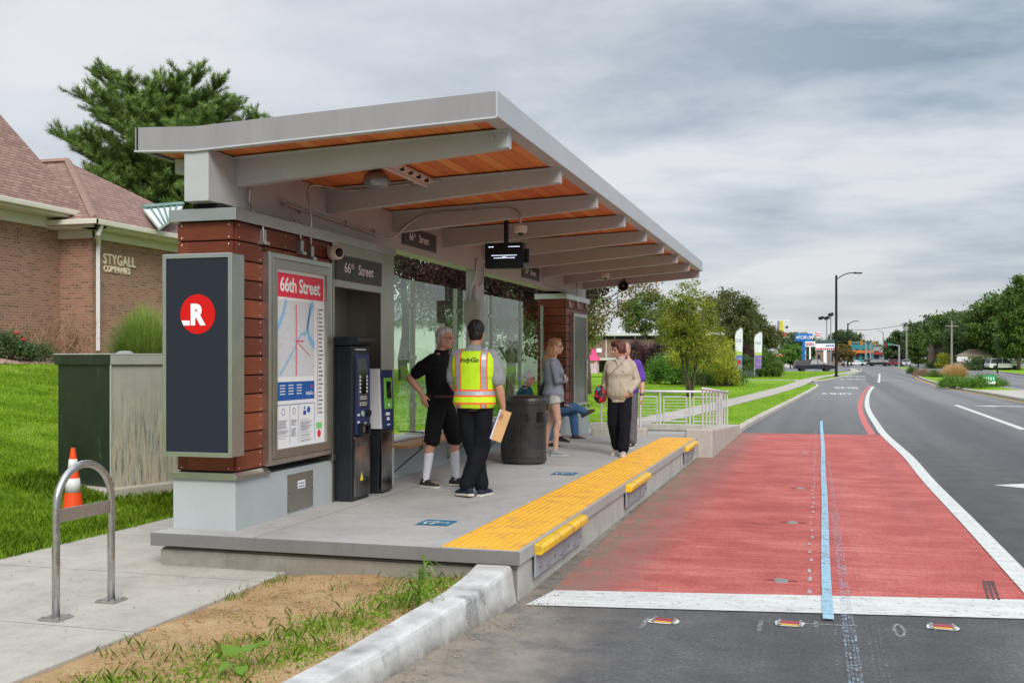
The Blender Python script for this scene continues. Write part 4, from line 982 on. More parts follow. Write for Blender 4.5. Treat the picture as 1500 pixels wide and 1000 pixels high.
q = MB(); q.box(XV-.03, XV-.012, 9.99, 10.26, .38, 1.01); q.build('lower_panel', MMR, t, bev=.004)

# litter bin --------------------------------------------------------
m, nt, b = newmat('bin_metal'); g = G(nt); n1 = g.noise(3, 5, .6); g.l(g.ramp(n1, [(.3, (.035, .034, .034)), (.7, (.10, .097, .094))]), b.inputs['Base Color']); b.inputs['Metallic'].default_value = .7; b.inputs['Roughness'].default_value = .38; BINM = m
bc = atZ(758, 681, PZ); bx, by = bc.x, bc.y+.32
t = thing('litter_bin', 'large dark grey oval litter bin with curved top and slotted doors', 'litter bin', (bx, by, PZ), rz=.05)
rx, ry, bh = .29, .27, .80
def oval(k, n_=40, e=2.6):
    a = 2*math.pi*k/n_; ca, sa = math.cos(a), math.sin(a)
    return (abs(ca)**(2/e)*math.copysign(1, ca), abs(sa)**(2/e)*math.copysign(1, sa))
def ovring(s, z): return [(oval(k)[0]*rx*s, oval(k)[1]*ry*s, z) for k in range(40)]
q = MB(); q.loft([ovring(.93, .0), ovring(.93, .035), ovring(1.0, .04), ovring(1.0, bh-.02)]); q.build('body', BINM, t, world=False, bev=.003, seg=1)
q = MB(); q.loft([ovring(1.03, bh-.02), ovring(1.03, bh+.03), ovring(.98, bh+.06), ovring(.8, bh+.085), ovring(.4, bh+.10)]); q.build('lid', BINM, t, world=False, smooth=False, bev=.004)
q = MB(); q.loft([ovring(1.02, .03), ovring(1.02, .06)]); q.build('base_ring', BINM, t, world=False)
def patch(nm, a0, a1, z0, z1, d, mat, n_=8, par=None):
    q = MB(); o_, i_ = [], []
    def P(a, s): ca, sa = math.cos(a), math.sin(a); e = 2.6; return (abs(ca)**(2/e)*math.copysign(1, ca)*(rx+s), abs(sa)**(2/e)*math.copysign(1, sa)*(ry+s))
    vs = []
    for z in (z0, z1):
        for s in (-.01, d):
            for k in range(n_+1): x, y = P(a0+(a1-a0)*k/n_, s); vs.append((x, y, z))
    n1 = n_+1; fs = []
    for k in range(n_):
        fs += [(n1+k, n1+k+1, 3*n1+k+1, 3*n1+k), (k, k+1, n1+k+1, n1+k), (2*n1+k, 3*n1+k, 3*n1+k+1, 2*n1+k+1)]
    fs += [(0, n1, 3*n1, 2*n1), (n_, 2*n1+n_, 3*n1+n_, n1+n_)]
    q.add(vs, fs); return q.build(nm, mat, par or t, world=False)
R_ = math.radians
d1 = patch('door', R_(-86), R_(-16), .09, bh-.06, .012, BINM); d2 = patch('door', R_(-165), R_(-100), .09, bh-.06, .012, BINM)
patch('slot', R_(-50), R_(-22), .55, .68, .0135, LENS, par=d1); patch('handle', R_(-80), R_(-74), .56, .66, .016, BLK, 2, par=d1)
patch('perforated_panel', R_(-64), R_(-22), .20, .46, .0135, pm('bin_mesh', (.05, .05, .052), .5, .5, var=.5, scale=160), par=d1)
patch('perforated_panel', R_(-150), R_(-115), .20, .46, .0135, pm('bin_mesh', (.05, .05, .052), .5), par=d2)

# yellow rub rails -------------------------------------------------------
RUBY = pm('rub_rail_yellow', (.80, .48, .02), .35, var=.08, scale=8, world=True, dirt=((.28, .19, .05), .75), dscale=7)
first = None
for i, (y0, y1, lab) in enumerate([(7.66, 9.25, 'nearest to the corner of the platform'), (11.55, 12.95, 'midway along the platform'), (16.85, 18.2, 'at the far end of the platform')]):
    t = thing('rub_rail', 'yellow rubber bumper over a bolted plate, '+lab, 'bumper', (-2.05, y0, .2), group='yellow rub rails along the platform edge')
    q = MB(); q.prism([(-2.052, .350), (-2.052, .262), (-1.998, .262), (-1.975, .28), (-1.975, .325), (-1.998, .346)], 'xz', y0, y1); q.build('bumper', RUBY, t, bev=.01, smooth=False)
    q = MB(); q.box(-2.049, -2.038, y0-.01, y1+.02, .095, .268); pl = q.build('backing_plate', pm('blue_grey_plate', (.29, .31, .34), .5, 0, var=.15, scale=6), t, bev=.002)
    pieces('bolt', [(lambda q, k=k: q.lathe([(.014, 0), (.014, .01), (0, .013)], (-2.038, y0+.12+k*(y1-y0-.2)/6, .165-.03*(k % 2)), 8, 'x')) for k in range(7)], STLD, pl)
# wheelchair floor symbols -------------------------------------------------
WBL = pm('symbol_blue', (.02, .15, .28), .6, var=.15, scale=14, dirt=((.15, .17, .18), .5), dscale=12)
for (px_, py_, lab) in ((640, 765.5, 'blue wheelchair symbol on the platform floor nearer the camera'), (827, 693.5, 'blue wheelchair symbol on the platform floor in front of the litter bin')):
    c0 = atZ(px_, py_, PZ); t = thing('wheelchair_marking', lab, 'floor marking', (c0.x, c0.y, PZ), group='blue wheelchair symbols on the platform')
    q = MB(); q.add([(-.14, -.14, .004), (.14, -.14, .004), (.14, .14, .004), (-.14, .14, .004)], [(0, 1, 2, 3)]); q.build('square', WBL, t, world=False, fix=False)
    q = MB(); z = .006
    def seg2(a, b_, w_):
        a, b_ = Vector((*a, z)), Vector((*b_, z)); d = (b_-a).normalized(); n_ = Vector((-d.y, d.x, 0))*w_/2; q.poly([a-n_, b_-n_, b_+n_, a+n_])
    ar = [(.02+.065*math.cos(a), -.03+.065*math.sin(a)) for a in np.linspace(R_(100), R_(385), 12)]
    for a, b_ in zip(ar[:-1], ar[1:]): seg2(a, b_, .022)
    seg2((.0, .065), (.0, -.02), .026); seg2((.0, -.015), (.06, -.015), .022); seg2((.06, -.015), (.095, -.09), .022)
    q.poly([(.0+.02*math.cos(a), .095+.02*math.sin(a), z) for a in np.linspace(0, 6.0, 10)])
    q2 = MB(); q2.v = [(y_, -x_, z_) for (x_, y_, z_) in q.v]; q2.f = q.f; q2.m = q.m
    q2.build('symbol', pm('symbol_white', (.66, .66, .65), .6, var=.1), t, world=False, fix=False)
# in-road reflectors --------------------------------------------------------
for i, (px_, py_, lab) in enumerate([(973, 910, 'leftmost'), (1157, 914, 'middle'), (1381, 919, 'rightmost')]):
    c0 = atZ(px_, py_, 0); t = thing('road_marker', lab+' of the three red and white reflective markers in the asphalt', 'road reflector', (c0.x, c0.y, .004), rz=-.06+.03*i, group='red road markers before the stop line')
    q = MB(); rr = random.Random(i); n_ = 14
    q.poly([((.085+.018*rr.random())*math.copysign(min(1, abs(math.cos(a))*1.3), math.cos(a)), (.065+.012*rr.random())*math.copysign(min(1, abs(math.sin(a))*1.3), math.sin(a)), .002) for a in np.linspace(0, 6.283, n_+1)[:-1]]); q.build('paint_patch', WP, t, world=False, fix=False)
    pieces('rail', [lambda q: q.box(-.075, -.058, -.065, .065, .003, .014), lambda q: q.box(.058, .075, -.065, .065, .003, .014)], STL, t, world=False, bev=.002)
    q = MB(); q.prism([(-.045, .003), (.045, .003), (.045, .008), (.02, .016), (-.02, .016), (-.045, .008)], 'yz', -.056, .056); q.build('lens', pm('marker_red', (.28, .03, .035), .35, var=.1), t, world=False)
    q = MB(); q.box(-.056, .056, -.05, -.043, .004, .010); q.build('amber_edge', pm('marker_amber', (.7, .42, .06), .4, var=0), t, world=False)
for i, (px_, py_, lab) in enumerate([(1144, 850, 'nearest the stop line'), (1161, 765, 'second from the stop line'), (1173, 715, 'third from the stop line'), (1180, 663, 'farthest up the lane')]):
    c0 = atZ(px_, py_, .004); t = thing('lane_stud', 'small metal stud set in the red lane, '+lab, 'road stud', (c0.x, c0.y, .004), group='metal studs in the red lane')
    q = MB(); q.lathe([(.062, .001), (.055, .005), (0, .006)], (0, 0, 0), 14, sy=1.3); q.build('plate', STLD, t, world=False)
    q = MB(); q.box(-.12, .12, -.008, .008, .0005, .003); q.build('slot', DARK, t, world=False)

# bike rack -------------------------------------------------------------------
RK = steelmat('rack_steel', (.50, .48, .46), .30, False, .2)
a0, a1 = atZ(82, 906, .10), atZ(163, 880, .10)
t = thing('bike_rack', 'arched stainless steel tube bicycle rack bolted to the pavement', 'bike rack', tuple((a0+a1)/2))
d = (a1-a0); R0_ = d.length/2; dn = d.normalized(); mid = (a0+a1)/2; zt = .95-R0_*1.0
pts = [a0, a0+Vector((0, 0, zt*.5)), a0+Vector((0, 0, zt))]+[mid-dn*R0_*math.cos(a)+Vector((0, 0, zt+R0_*math.sin(a))) for a in np.linspace(0, math.pi, 22)[1:-1]]+[a1+Vector((0, 0, zt)), a1+Vector((0, 0, zt*.5)), a1]
q = MB(); q.tube(pts, .0245, 16); q.build('hoop', RK, t, smooth=True)
q = MB(); q.obox(mid+Vector((0, 0, zt-.05)), dn*(R0_-.02), Vector((-dn.y, dn.x, 0))*.006, Vector((0, 0, .042))); q.build('cross_bar', RK, t, bev=.002)
for a in (a0, a1):
    q = MB(); q.obox(a+Vector((0, 0, .007)), Vector((.075, 0, 0)), Vector((0, .075, 0)), Vector((0, 0, .006))); ft = q.build('base_plate', RK, t, bev=.002)
    pieces('bolt', [(lambda q, sx=sx, sy=sy: q.lathe([(.009, 0), (.009, .012), (0, .014)], tuple(a+Vector((sx*.055, sy*.055, .013))), 6)) for sx in (-1, 1) for sy in (-1, 1)], STL, ft)
RUST = pm('rust_stain', (.42, .30, .19), .9, var=.15, scale=20)

# traffic cone -----------------------------------------------------------------
c0 = atZ(107, 750, .20)
t = thing('traffic_cone', 'orange traffic cone with two white bands standing in the grass by the utility box', 'traffic cone', (c0.x, c0.y, .16))
OR = pm('cone_orange', (.80, .075, .012), .5, var=.08, scale=6); CW = pm('cone_white', (.62, .62, .60), .5, var=.08)
hC = (752-652)/F*(atD(107, 1).length*0+ (c0.y*c_-c0.x*s_)); rC = 16/F*(c0.y*c_-c0.x*s_)
def cr_(t_): return rC*(1-t_)+.022*t_
q = MB(); n_ = 24; prof = [(0, 0), (rC*1.1, 0), (rC*1.05, .02), (cr_(.03), .03)]; q.lathe(prof+[(cr_(v), hC*v) for v in (.2, .4, .6, .8, 1.0)]+[(0, hC)], (0, 0, 0), n_); q.build('cone_body', OR, t, world=False, smooth=False)
for (u, v) in ((.36, .56), (.66, .84)):
    q = MB(); q.lathe([(cr_(u)+.003, hC*u), (cr_(v)+.003, hC*v)], (0, 0, 0), n_); q.build('white_band', CW, t, world=False, smooth=True)
q = MB(); q.box(-rC*1.25, rC*1.25, -rC*1.25, rC*1.25, -.02, .025); q.build('base', OR, t, world=False, bev=.008)

# utility cabinet -----------------------------------------------------------------
D_ = 11.4
pc = atD(162, D_)                      # near vertical edge
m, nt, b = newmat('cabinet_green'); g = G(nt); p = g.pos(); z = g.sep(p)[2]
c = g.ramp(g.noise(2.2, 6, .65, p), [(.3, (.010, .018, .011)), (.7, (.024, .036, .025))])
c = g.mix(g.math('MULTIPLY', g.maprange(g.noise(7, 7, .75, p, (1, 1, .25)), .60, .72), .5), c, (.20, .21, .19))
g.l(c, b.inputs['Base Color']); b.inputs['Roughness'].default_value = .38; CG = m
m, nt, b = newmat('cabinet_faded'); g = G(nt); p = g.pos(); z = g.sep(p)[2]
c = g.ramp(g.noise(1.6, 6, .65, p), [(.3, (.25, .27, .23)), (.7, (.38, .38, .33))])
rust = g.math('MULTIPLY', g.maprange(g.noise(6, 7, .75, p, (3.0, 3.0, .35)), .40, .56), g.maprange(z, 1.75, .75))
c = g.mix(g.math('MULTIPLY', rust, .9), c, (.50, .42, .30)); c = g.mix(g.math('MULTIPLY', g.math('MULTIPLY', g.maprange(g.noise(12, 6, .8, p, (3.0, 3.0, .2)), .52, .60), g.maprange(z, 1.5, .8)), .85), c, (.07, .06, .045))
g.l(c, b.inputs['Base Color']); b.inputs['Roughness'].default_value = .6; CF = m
# box axes: front (dark) face spans px 82..162, side (faded) face runs on to the right
eL = atD(81, 11.95); wv = (eL-pc); wl_ = wv.length; wn = wv.normalized(); dn2 = Vector((-wn.y, wn.x, 0)); dn2 = dn2 if dn2.y > 0 else -dn2
t = thing('utility_cabinet', 'big weathered green metal utility cabinet on a concrete pad in the grass', 'utility cabinet', (pc.x, pc.y, .34))
zb, ztop = .33, hz(519, D_)
dep = 1.55
cen = pc+wn*wl_/2+dn2*dep/2
q = MB(); q.obox(Vector((cen.x, cen.y, (zb+ztop)/2-.04)), wn*(wl_/2-.02), dn2*(dep/2-.02), Vector((0, 0, (ztop-zb)/2-.04))); q.mi = 0
bd = q.build('body', [CG, CF], t, bev=.006)
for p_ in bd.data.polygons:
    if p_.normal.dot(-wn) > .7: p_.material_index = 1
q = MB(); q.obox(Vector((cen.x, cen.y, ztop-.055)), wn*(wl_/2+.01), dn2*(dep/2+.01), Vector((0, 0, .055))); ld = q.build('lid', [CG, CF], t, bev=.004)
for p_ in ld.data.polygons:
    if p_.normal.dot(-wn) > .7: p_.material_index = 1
q = MB(); q.obox(Vector((cen.x, cen.y, ztop+.006)), wn*(wl_/2+.014), dn2*(dep/2+.014), Vector((0, 0, .006))); q.build('lid_edge', pm('pale_edge', (.45, .46, .42), .6, var=.1), ld)
q = MB(); q.obox(pc+Vector((0, 0, .0))+Vector((0, 0, (zb+ztop)/2)), wn*.006, dn2*.006, Vector((0, 0, (ztop-zb)/2))); q.build('corner_edge', pm('pale_edge', (.45, .46, .42), .6), t)
q = MB(); q.ball(tuple(cen-wn*.1-dn2*.3+Vector((0, 0, ztop+.015-cen.z))), .10, .10, .03, 14); q.build('vent_cap', pm('cap_grey', (.25, .25, .27), .5), ld, smooth=True)
q = MB(); q.obox(Vector((cen.x, cen.y, .24)), wn*(wl_/2+.10), dn2*(dep/2+.12), Vector((0, 0, .10))); q.build('pad', KC, t, bev=.012)

# far ramp: low concrete blocks and tube railings -------------------------------------
RAIL = pm('rail_metal', (.62, .60, .60), .4, .3, var=.05)
BL = concrete('block_concrete', (.46, .42, .37), (.26, .22, .18), .5, scale=3)
t = thing('ramp_wall', 'low sloping concrete wall with tube handrail at the far road-side corner of the platform', 'wall', (-2.0, 19, PZ))
q = MB(); q.add([(-2.28, 18.85, -.05), (-1.80, 18.85, -.05), (-1.76, 25.0, -.05), (-2.2, 25.0, -.05), (-2.28, 18.85, .50), (-1.80, 18.85, .50), (-1.76, 25.0, .22), (-2.2, 25.0, .22)], [(0, 3, 2, 1), (4, 5, 6, 7), (0, 1, 5, 4), (1, 2, 6, 5), (2, 3, 7, 6), (3, 0, 4, 7)])
q.build('wall', BL, t, bev=.03)
q = MB(); q.tube([(-2.03, 19.35, 1.20), (-1.99, 24.3, .98)], .028, 8); q.build('handrail', RAIL, t, smooth=True)
for k in range(9):
    f_ = k/8; y = 19.4+f_*4.85; q = MB(); q.tube([(-2.03+.04*f_, y, .46-.26*f_), (-2.03+.04*f_, y, 1.20-.22*f_)], .016, 6); q.build('baluster', RAIL, t)
t = thing('ramp_curb', 'short concrete block with two rail posts at the back of the platform end', 'wall', (-3.4, 19, .3))
q = MB(); q.box(-3.98, -2.98, 18.86, 19.12, -.0, .49); q.build('block', BL, t, bev=.03)
t2 = thing('ramp_railing', 'pale tube railing with wire-filled panels across the far end of the ramp', 'railing', (-3.4, 24, .2))
q = MB(); q.box(-5.2, -2.3, 24.42, 24.62, .0, .24); q.build('curb', BL, t2, bev=.02)
q = MB(); q.tube([(-3.85, 18.99, 1.155), (-3.05, 18.99, 1.155)], .022, 8)
q.tube([(-3.82, 18.99, .48), (-3.82, 18.99, 1.155)], .018, 8); q.tube([(-3.10, 18.99, .48), (-3.10, 18.99, 1.155)], .018, 8)
for k in range(8): q.tube([(-3.80, 18.99, .58+k*.065), (-3.12, 18.99, .58+k*.065)], .005, 5)
q.build('rail', RAIL, t)
def gx_(px_, D=24.9): return atD(px_, D).x
q = MB(); q.tube([(-5.1, 24.5, .985), (-1.99, 24.5, .985)], .028, 8); q.build('handrail', RAIL, t2, smooth=True)
for px_ in (900, 970.5, 1015, 1060): q = MB(); q.tube([(gx_(px_), 24.5, .2), (gx_(px_), 24.5, .985)], .022, 8); q.build('post', RAIL, t2)
for (a, b_) in ((905, 966), (976, 1010), (1020, 1056)):
    xa, xb = gx_(a), gx_(b_); q = MB(); q.tube([(xa, 24.5, .86), (xb, 24.5, .86)], .016, 6); q.tube([(xa, 24.5, .30), (xb, 24.5, .30)], .016, 6); q.tube([(xa, 24.5, .2), (xa, 24.5, .86)], .016, 6); q.tube([(xb, 24.5, .2), (xb, 24.5, .86)], .016, 6)
    for k in range(7): q.tube([(xa, 24.5, .37+k*.07), (xb, 24.5, .37+k*.07)], .006, 5)
    q.build('wire_panel', RAIL, t2)
# ================================================================ VEGETATION HELPERS
BARK = pm('bark', (.10, .075, .055), .9, var=.35, scale=9, stretch=(3, 3, .6), bump=.6, bscale=25, bdist=.02)
def leaves(centers, rad, n, size, rng, flat=.0, up=0.0, aspect=.55, stretch=(1, 1, 1)):
    """n diamond leaves per clump centre"""
    C = np.repeat(np.asarray(centers, float), n, axis=0); R = np.repeat(np.asarray(rad, float), n)[:, None]
    P = rng.normal(0, .42, (len(C), 3))*R*np.array(stretch)+C
    A = rng.normal(size=(len(C), 3)); A[:, 2] = A[:, 2]*(1-flat)+up; A /= np.linalg.norm(A, axis=1)[:, None]
    B = rng.normal(size=(len(C), 3)); B -= A*(A*B).sum(1)[:, None]; B /= np.linalg.norm(B, axis=1)[:, None]
    s = size*rng.uniform(.6, 1.3, (len(C), 1)); V = np.stack([P-A*s, P+B*s*aspect, P+A*s, P-B*s*aspect], 1).reshape(-1, 3)
    Fq = np.arange(len(V)).reshape(-1, 4)
    return V, Fq
def limb_mesh(mb, p0, p1, r0, r1, rng, wob=.12, n=5, sides=6):
    p0, p1 = np.array(p0, float), np.array(p1, float); L = np.linalg.norm(p1-p0); pts = []
    for k in range(n+1):
        t = k/n; pts.append(p0*(1-t)+p1*t+(rng.normal(0, wob*L*.35, 3)*math.sin(math.pi*t) if 0 < k < n else 0)+np.array([0, 0, .06*L*math.sin(math.pi*t)]))
    mb.tube([tuple(p) for p in pts], [r0*(1-k/n)+r1*(k/n) for k in range(n+1)], sides)
    return pts
def make_tree(name, label, cat, loc, h, rx, rz, zc, mat, seed, nclump=120, nleaf=160, lsize=.07, clump=.5, trunk=.12, group=None, shell=.55, gaps=.25, limbs=14, lean=(0, 0), shape='round', bark=None, ry=None, multi=1):
    rng = np.random.default_rng(seed); t = thing(name, label, cat, loc, group=group); ry = ry or rx
    C = []
    while len(C) < nclump:
        v = rng.normal(size=3); v /= np.linalg.norm(v); r = (shell+(1-shell)*rng.random())**1.0 if rng.random() < .75 else rng.random()
        p = v*r
        if shape == 'cone': f = 1-.75*max(0, (p[2]+1)/2); p[0] *= f; p[1] *= f
        if shape == 'egg': f = 1-.35*max(0, p[2]); p[0] *= f; p[1] *= f
        q_ = np.array([p[0]*rx+lean[0]*(p[2]+1)/2, p[1]*ry+lean[1]*(p[2]+1)/2, zc+p[2]*rz])
        if mn.noise((q_[0]*1.3/rx*2+seed, q_[1]*2/rx, q_[2]*2/rz)) < -gaps: continue
        q_ *= 1+.0*r; C.append(q_)
    C = np.array(C); V, Fq = leaves(C, rng.uniform(.7, 1.3, len(C))*clump, nleaf, lsize, rng, stretch=(1, 1, .75))
    keep = V.reshape(-1, 4, 3)[:, 0, 2] > .05; V = V.reshape(-1, 4, 3)[keep].reshape(-1, 3); Fq = np.arange(len(V)).reshape(-1, 4)
    npmesh('crown', V, Fq, mat, t)
    mb = MB(); top = zc+rz*.35
    for k in range(multi):
        a = 2*math.pi*k/multi+seed; base = (0 if multi == 1 else math.cos(a)*trunk*.7, 0 if multi == 1 else math.sin(a)*trunk*.7, -.1)
        tip = (lean[0]*.6+(0 if multi == 1 else math.cos(a)*rx*.45), lean[1]*.6+(0 if multi == 1 else math.sin(a)*rx*.45), top)
        pts = limb_mesh(mb, base, tip, trunk*(1 if multi == 1 else .6), trunk*.22, rng, .05, 8, 9)
        idx = rng.choice(len(C), max(3, limbs//multi), replace=False)
        for i in idx:
            tt = rng.uniform(.35, .8); st = pts[int(tt*8)]; limb_mesh(mb, st, C[i], trunk*.32*(1.1-tt), trunk*.05, rng)
    mb.build('trunk', bark or BARK, t, world=False, smooth=True, fix=False)
    return t
G_MID = leafmat('leaves_mid', [(.025, .060, .010), (.065, .13, .020), (.12, .20, .035), (.20, .27, .06)])
G_DARK = leafmat('leaves_dark', [(.018, .040, .013), (.055, .105, .032), (.11, .175, .06), (.19, .25, .11)])
G_OLIVE = leafmat('leaves_olive', [(.035, .045, .014), (.085, .10, .028), (.15, .16, .05), (.22, .21, .08)])
G_YEL = leafmat('leaves_yellow_green', [(.08, .13, .015), (.22, .28, .03), (.46, .44, .05), (.68, .58, .10)])
G_AUT = leafmat('leaves_autumn', [(.04, .06, .015), (.12, .11, .03), (.26, .17, .05), (.30, .14, .05)])
G_PUR = leafmat('leaves_purple', [(.020, .008, .012), (.045, .016, .022), (.085, .035, .04), (.10, .07, .04)])
G_PINE = leafmat('pine_needles', [(.03, .06, .015), (.09, .17, .03), (.20, .31, .06), (.36, .46, .15)], .2)
G_BR = leafmat('leaves_bright', [(.04, .10, .012), (.085, .20, .02), (.14, .28, .04), (.20, .34, .07)])
G_STRAW = leafmat('straw_grass', [(.40, .24, .09), (.55, .36, .15), (.70, .50, .25), (.78, .62, .38)])
G_PINKG = leafmat('pink_flowers', [(.22, .10, .10), (.40, .20, .22), (.25, .2, .08), (.10, .14, .03)])

# ================================================================ LEFT: BRICK OFFICE BUILDING
BRK = brickmat('brick', (.38, .185, .115), (.25, .115, .072), (.30, .235, .185))
def shingle(name, c1, c2, ua, zs):
    m, nt, b = newmat(name); g = G(nt); x, y, z = g.sep(g.pos()); u = [x, y][ua]
    br = g.n('ShaderNodeTexBrick'); br.offset = .37; br.inputs['Scale'].default_value = 1; br.inputs['Brick Width'].default_value = .30; br.inputs['Row Height'].default_value = zs
    br.inputs['Mortar Size'].default_value = .012; br.inputs['Mortar Smooth'].default_value = .6
    br.inputs['Color1'].default_value = (*c1, 1); br.inputs['Color2'].default_value = (*c2, 1); br.inputs['Mortar'].default_value = (c2[0]*.35, c2[1]*.35, c2[2]*.35, 1)
    g.l(g.comb(g.math('ADD', u, g.math('MULTIPLY', g.noise(2, 2, .5, g.pos()), .1)), z, 0), br.inputs['Vector'])
    c = g.mix(g.math('MULTIPLY', g.maprange(g.noise(9, 5, .7, g.pos()), .35, .7), .35), br.outputs[0], (.12, .075, .06))
    g.l(c, b.inputs['Base Color']); b.inputs['Roughness'].default_value = .9; g.l(g.bump(g.math('SUBTRACT', 1.0, br.outputs['Fac']), .6, .01), b.inputs['Normal']); return m
SH_Y = shingle('roof_shingles', (.335, .195, .155), (.225, .125, .10), 1, .095); SH_X = shingle('roof_shingles_end', (.355, .215, .17), (.245, .14, .11), 0, .095)
TRIM = pm('cream_trim', (.62, .58, .50), .5, var=.05, scale=2)
bl = thing('office_building', 'brown brick office building with reddish shingle hip roofs and cream gutters, beyond the lawn', 'building', (-17.8, 23, 1.6))
XA, XB, YA = -18.75, -17.8, 22.9
q = MB(); q.box(-34, XA, 6, YA+8, .4, 5.35); q.build('wall', BRK, bl)
# wing with an arched porch opening at its far end
ar = [(27.6+.62*math.cos(a), 4.2+.62*math.sin(a)) for a in np.linspace(math.pi, 0, 14)]
q = MB(); y1_ = 29.3
q.prism([(YA, .4), (26.98, .4)]+ar+[(28.22, .4), (y1_, .4), (y1_, 5.15), (YA, 5.15)], 'yz', XB-.35, XB)
q.box(-26, XB-.35, YA-.0, YA+.35, .4, 5.15); q.box(-26, XB-.351, y1_-.3, y1_, .4, 5.15); q.build('wing_wall', BRK, bl)
q = MB(); q.box(-26, XB-1.6, YA+.4, y1_-.35, .4, 5.1); q.build('porch_shade', DARK, bl)  # near-black box stands in for the shade inside the arch
# roofs
EA = 5.50; xe = -18.2
q = MB(); q.mi = 0
# main roof: slope facing +X and the hip end facing +Y
s_A = 1.0; rise = 6.2; run = rise/s_A
q.poly([(xe, 2, EA), (xe, YA+.35, EA), (xe-run, YA+.35, EA+rise), (xe-run, 2, EA+rise)]); q.mi = 1
q.poly([(xe, YA+.35, EA), (xe-2*run, YA+.35, EA), (xe-run, YA+.35, EA+rise)])
q.build('roof', [SH_Y, SH_X], bl, fix=False)
EC = 5.22; xc = -17.32; yc0, yc1 = YA-.5, 29.8; apx = (-21.1, 26.1, 7.5)
q = MB(); q.mi = 1; q.poly([(-28, yc0, EC), (xc, yc0, EC), apx, (-28, apx[1], apx[2])]); q.poly([(xc, yc1, EC), (-28, yc1, EC), (-28, apx[1], apx[2]), apx]); q.mi = 0; q.poly([(xc, yc0, EC), (xc, yc1, EC), apx])
q.build('wing_roof', [SH_Y, SH_X], bl, fix=False)
q = MB(); q.tube([(xc, yc0, EC+.02), (apx[0], apx[1], apx[2]+.02)], .10, 4); q.tube([(apx[0], apx[1], apx[2]+.02), (-26, apx[1], apx[2]+.02)], .10, 4); q.build('hip_cap', pm('ridge_shingle', (.30, .19, .155), .9, var=.15, scale=8, world=True), bl)
q = MB(); q.box(xe-.02, xe+.12, 4, YA+.45, EA-.13, EA+.0); q.box(XA, xe, 4, YA+.35, EA-.20, EA-.12)
q.box(xe-1.2, xe+.12, YA+.36, YA+.46, EA-.13, EA); q.build('gutter', TRIM, bl, bev=.02)
q = MB(); q.box(xc-.02, xc+.12, yc0-.1, yc1, EC-.13, EC); q.box(-19.2, xc+.12, yc0-.12, yc0, EC-.13, EC+.0); q.box(XB+.003, xc-.02, yc0+.0, yc1, EC-.20, EC-.10); q.box(-19.2, xc-.02, yc0+.0, YA-.003, EC-.20, EC-.10)
q.box(XB+.003, XB+.10, YA-.1, yc1-.6, EC-.42, EC-.20); q.box(XA, XB+.10, YA-.10, YA-.003, EC-.42, EC-.20); q.box(XA+.003, XA+.10, 6, YA-.10, EA-.46, EA-.2)
q.build('gutter', TRIM, bl, bev=.015)
q = MB(); q.tube([(xc+.03, yc0+.25, EC-.1), (xc-.05, YA-.3, EC-.35), (XB+.12, YA+.12, EC-.55), (XB+.10, YA+.12, EC-.8), (XB+.10, YA+.12, 1.95)], .055, 6); q.build('downspout', pm('white_downspout', (.66, .65, .66), .4, var=.03), bl)
# small standing-seam canopy roof beyond the wing
m0 = pm('metal_canopy', (.60, .66, .63), .5, 0, var=.06, scale=3, world=True)
p1, p2, p3, p4 = atD(210, 30), atD(268, 32), atD(258, 30), atD(233, 28)
a_ = Vector((p1.x, p1.y, hz(306, 30))); b_ = Vector((p2.x, p2.y, hz(301, 32))); c_p = Vector((p3.x, p3.y, hz(316, 30))); d_p = Vector((p4.x, p4.y, hz(333, 28)))
q = MB(); th_ = Vector((0, 0, -.08)); q.add([a_, b_, c_p, d_p, a_+th_, b_+th_, c_p+th_, d_p+th_], [(0, 1, 2, 3), (7, 6, 5, 4), (0, 4, 5, 1), (1, 5, 6, 2), (2, 6, 7, 3), (3, 7, 4, 0)]); cp = q.build('canopy_roof', m0, bl)
q = MB()
for k in range(1, 6): t_ = k/6; u0 = a_*(1-t_)+b_*t_; u1 = d_p*(1-t_)+c_p*t_; q.tube([u0+Vector((0, 0, .03)), u1+Vector((0, 0, .03))], .03, 4)
q.tube([a_+Vector((0, 0, .05)), b_+Vector((0, 0, .05))], .07, 4); q.build('seams', pm('seam_green', (.16, .24, .21), .5), cp)
LET = pm('letter_cream', (.80, .70, .53), .6, var=.05)
def at_plane_x(px, py, X): d = ray(px, py); t_ = X/d[0]; return Vector((X, d[1]*t_, CAMZ+d[2]*t_))
sgn = thing('wall_lettering', 'raised cream company lettering on the brick wall by the white downspout', 'sign', (XB, 24, 3.9))
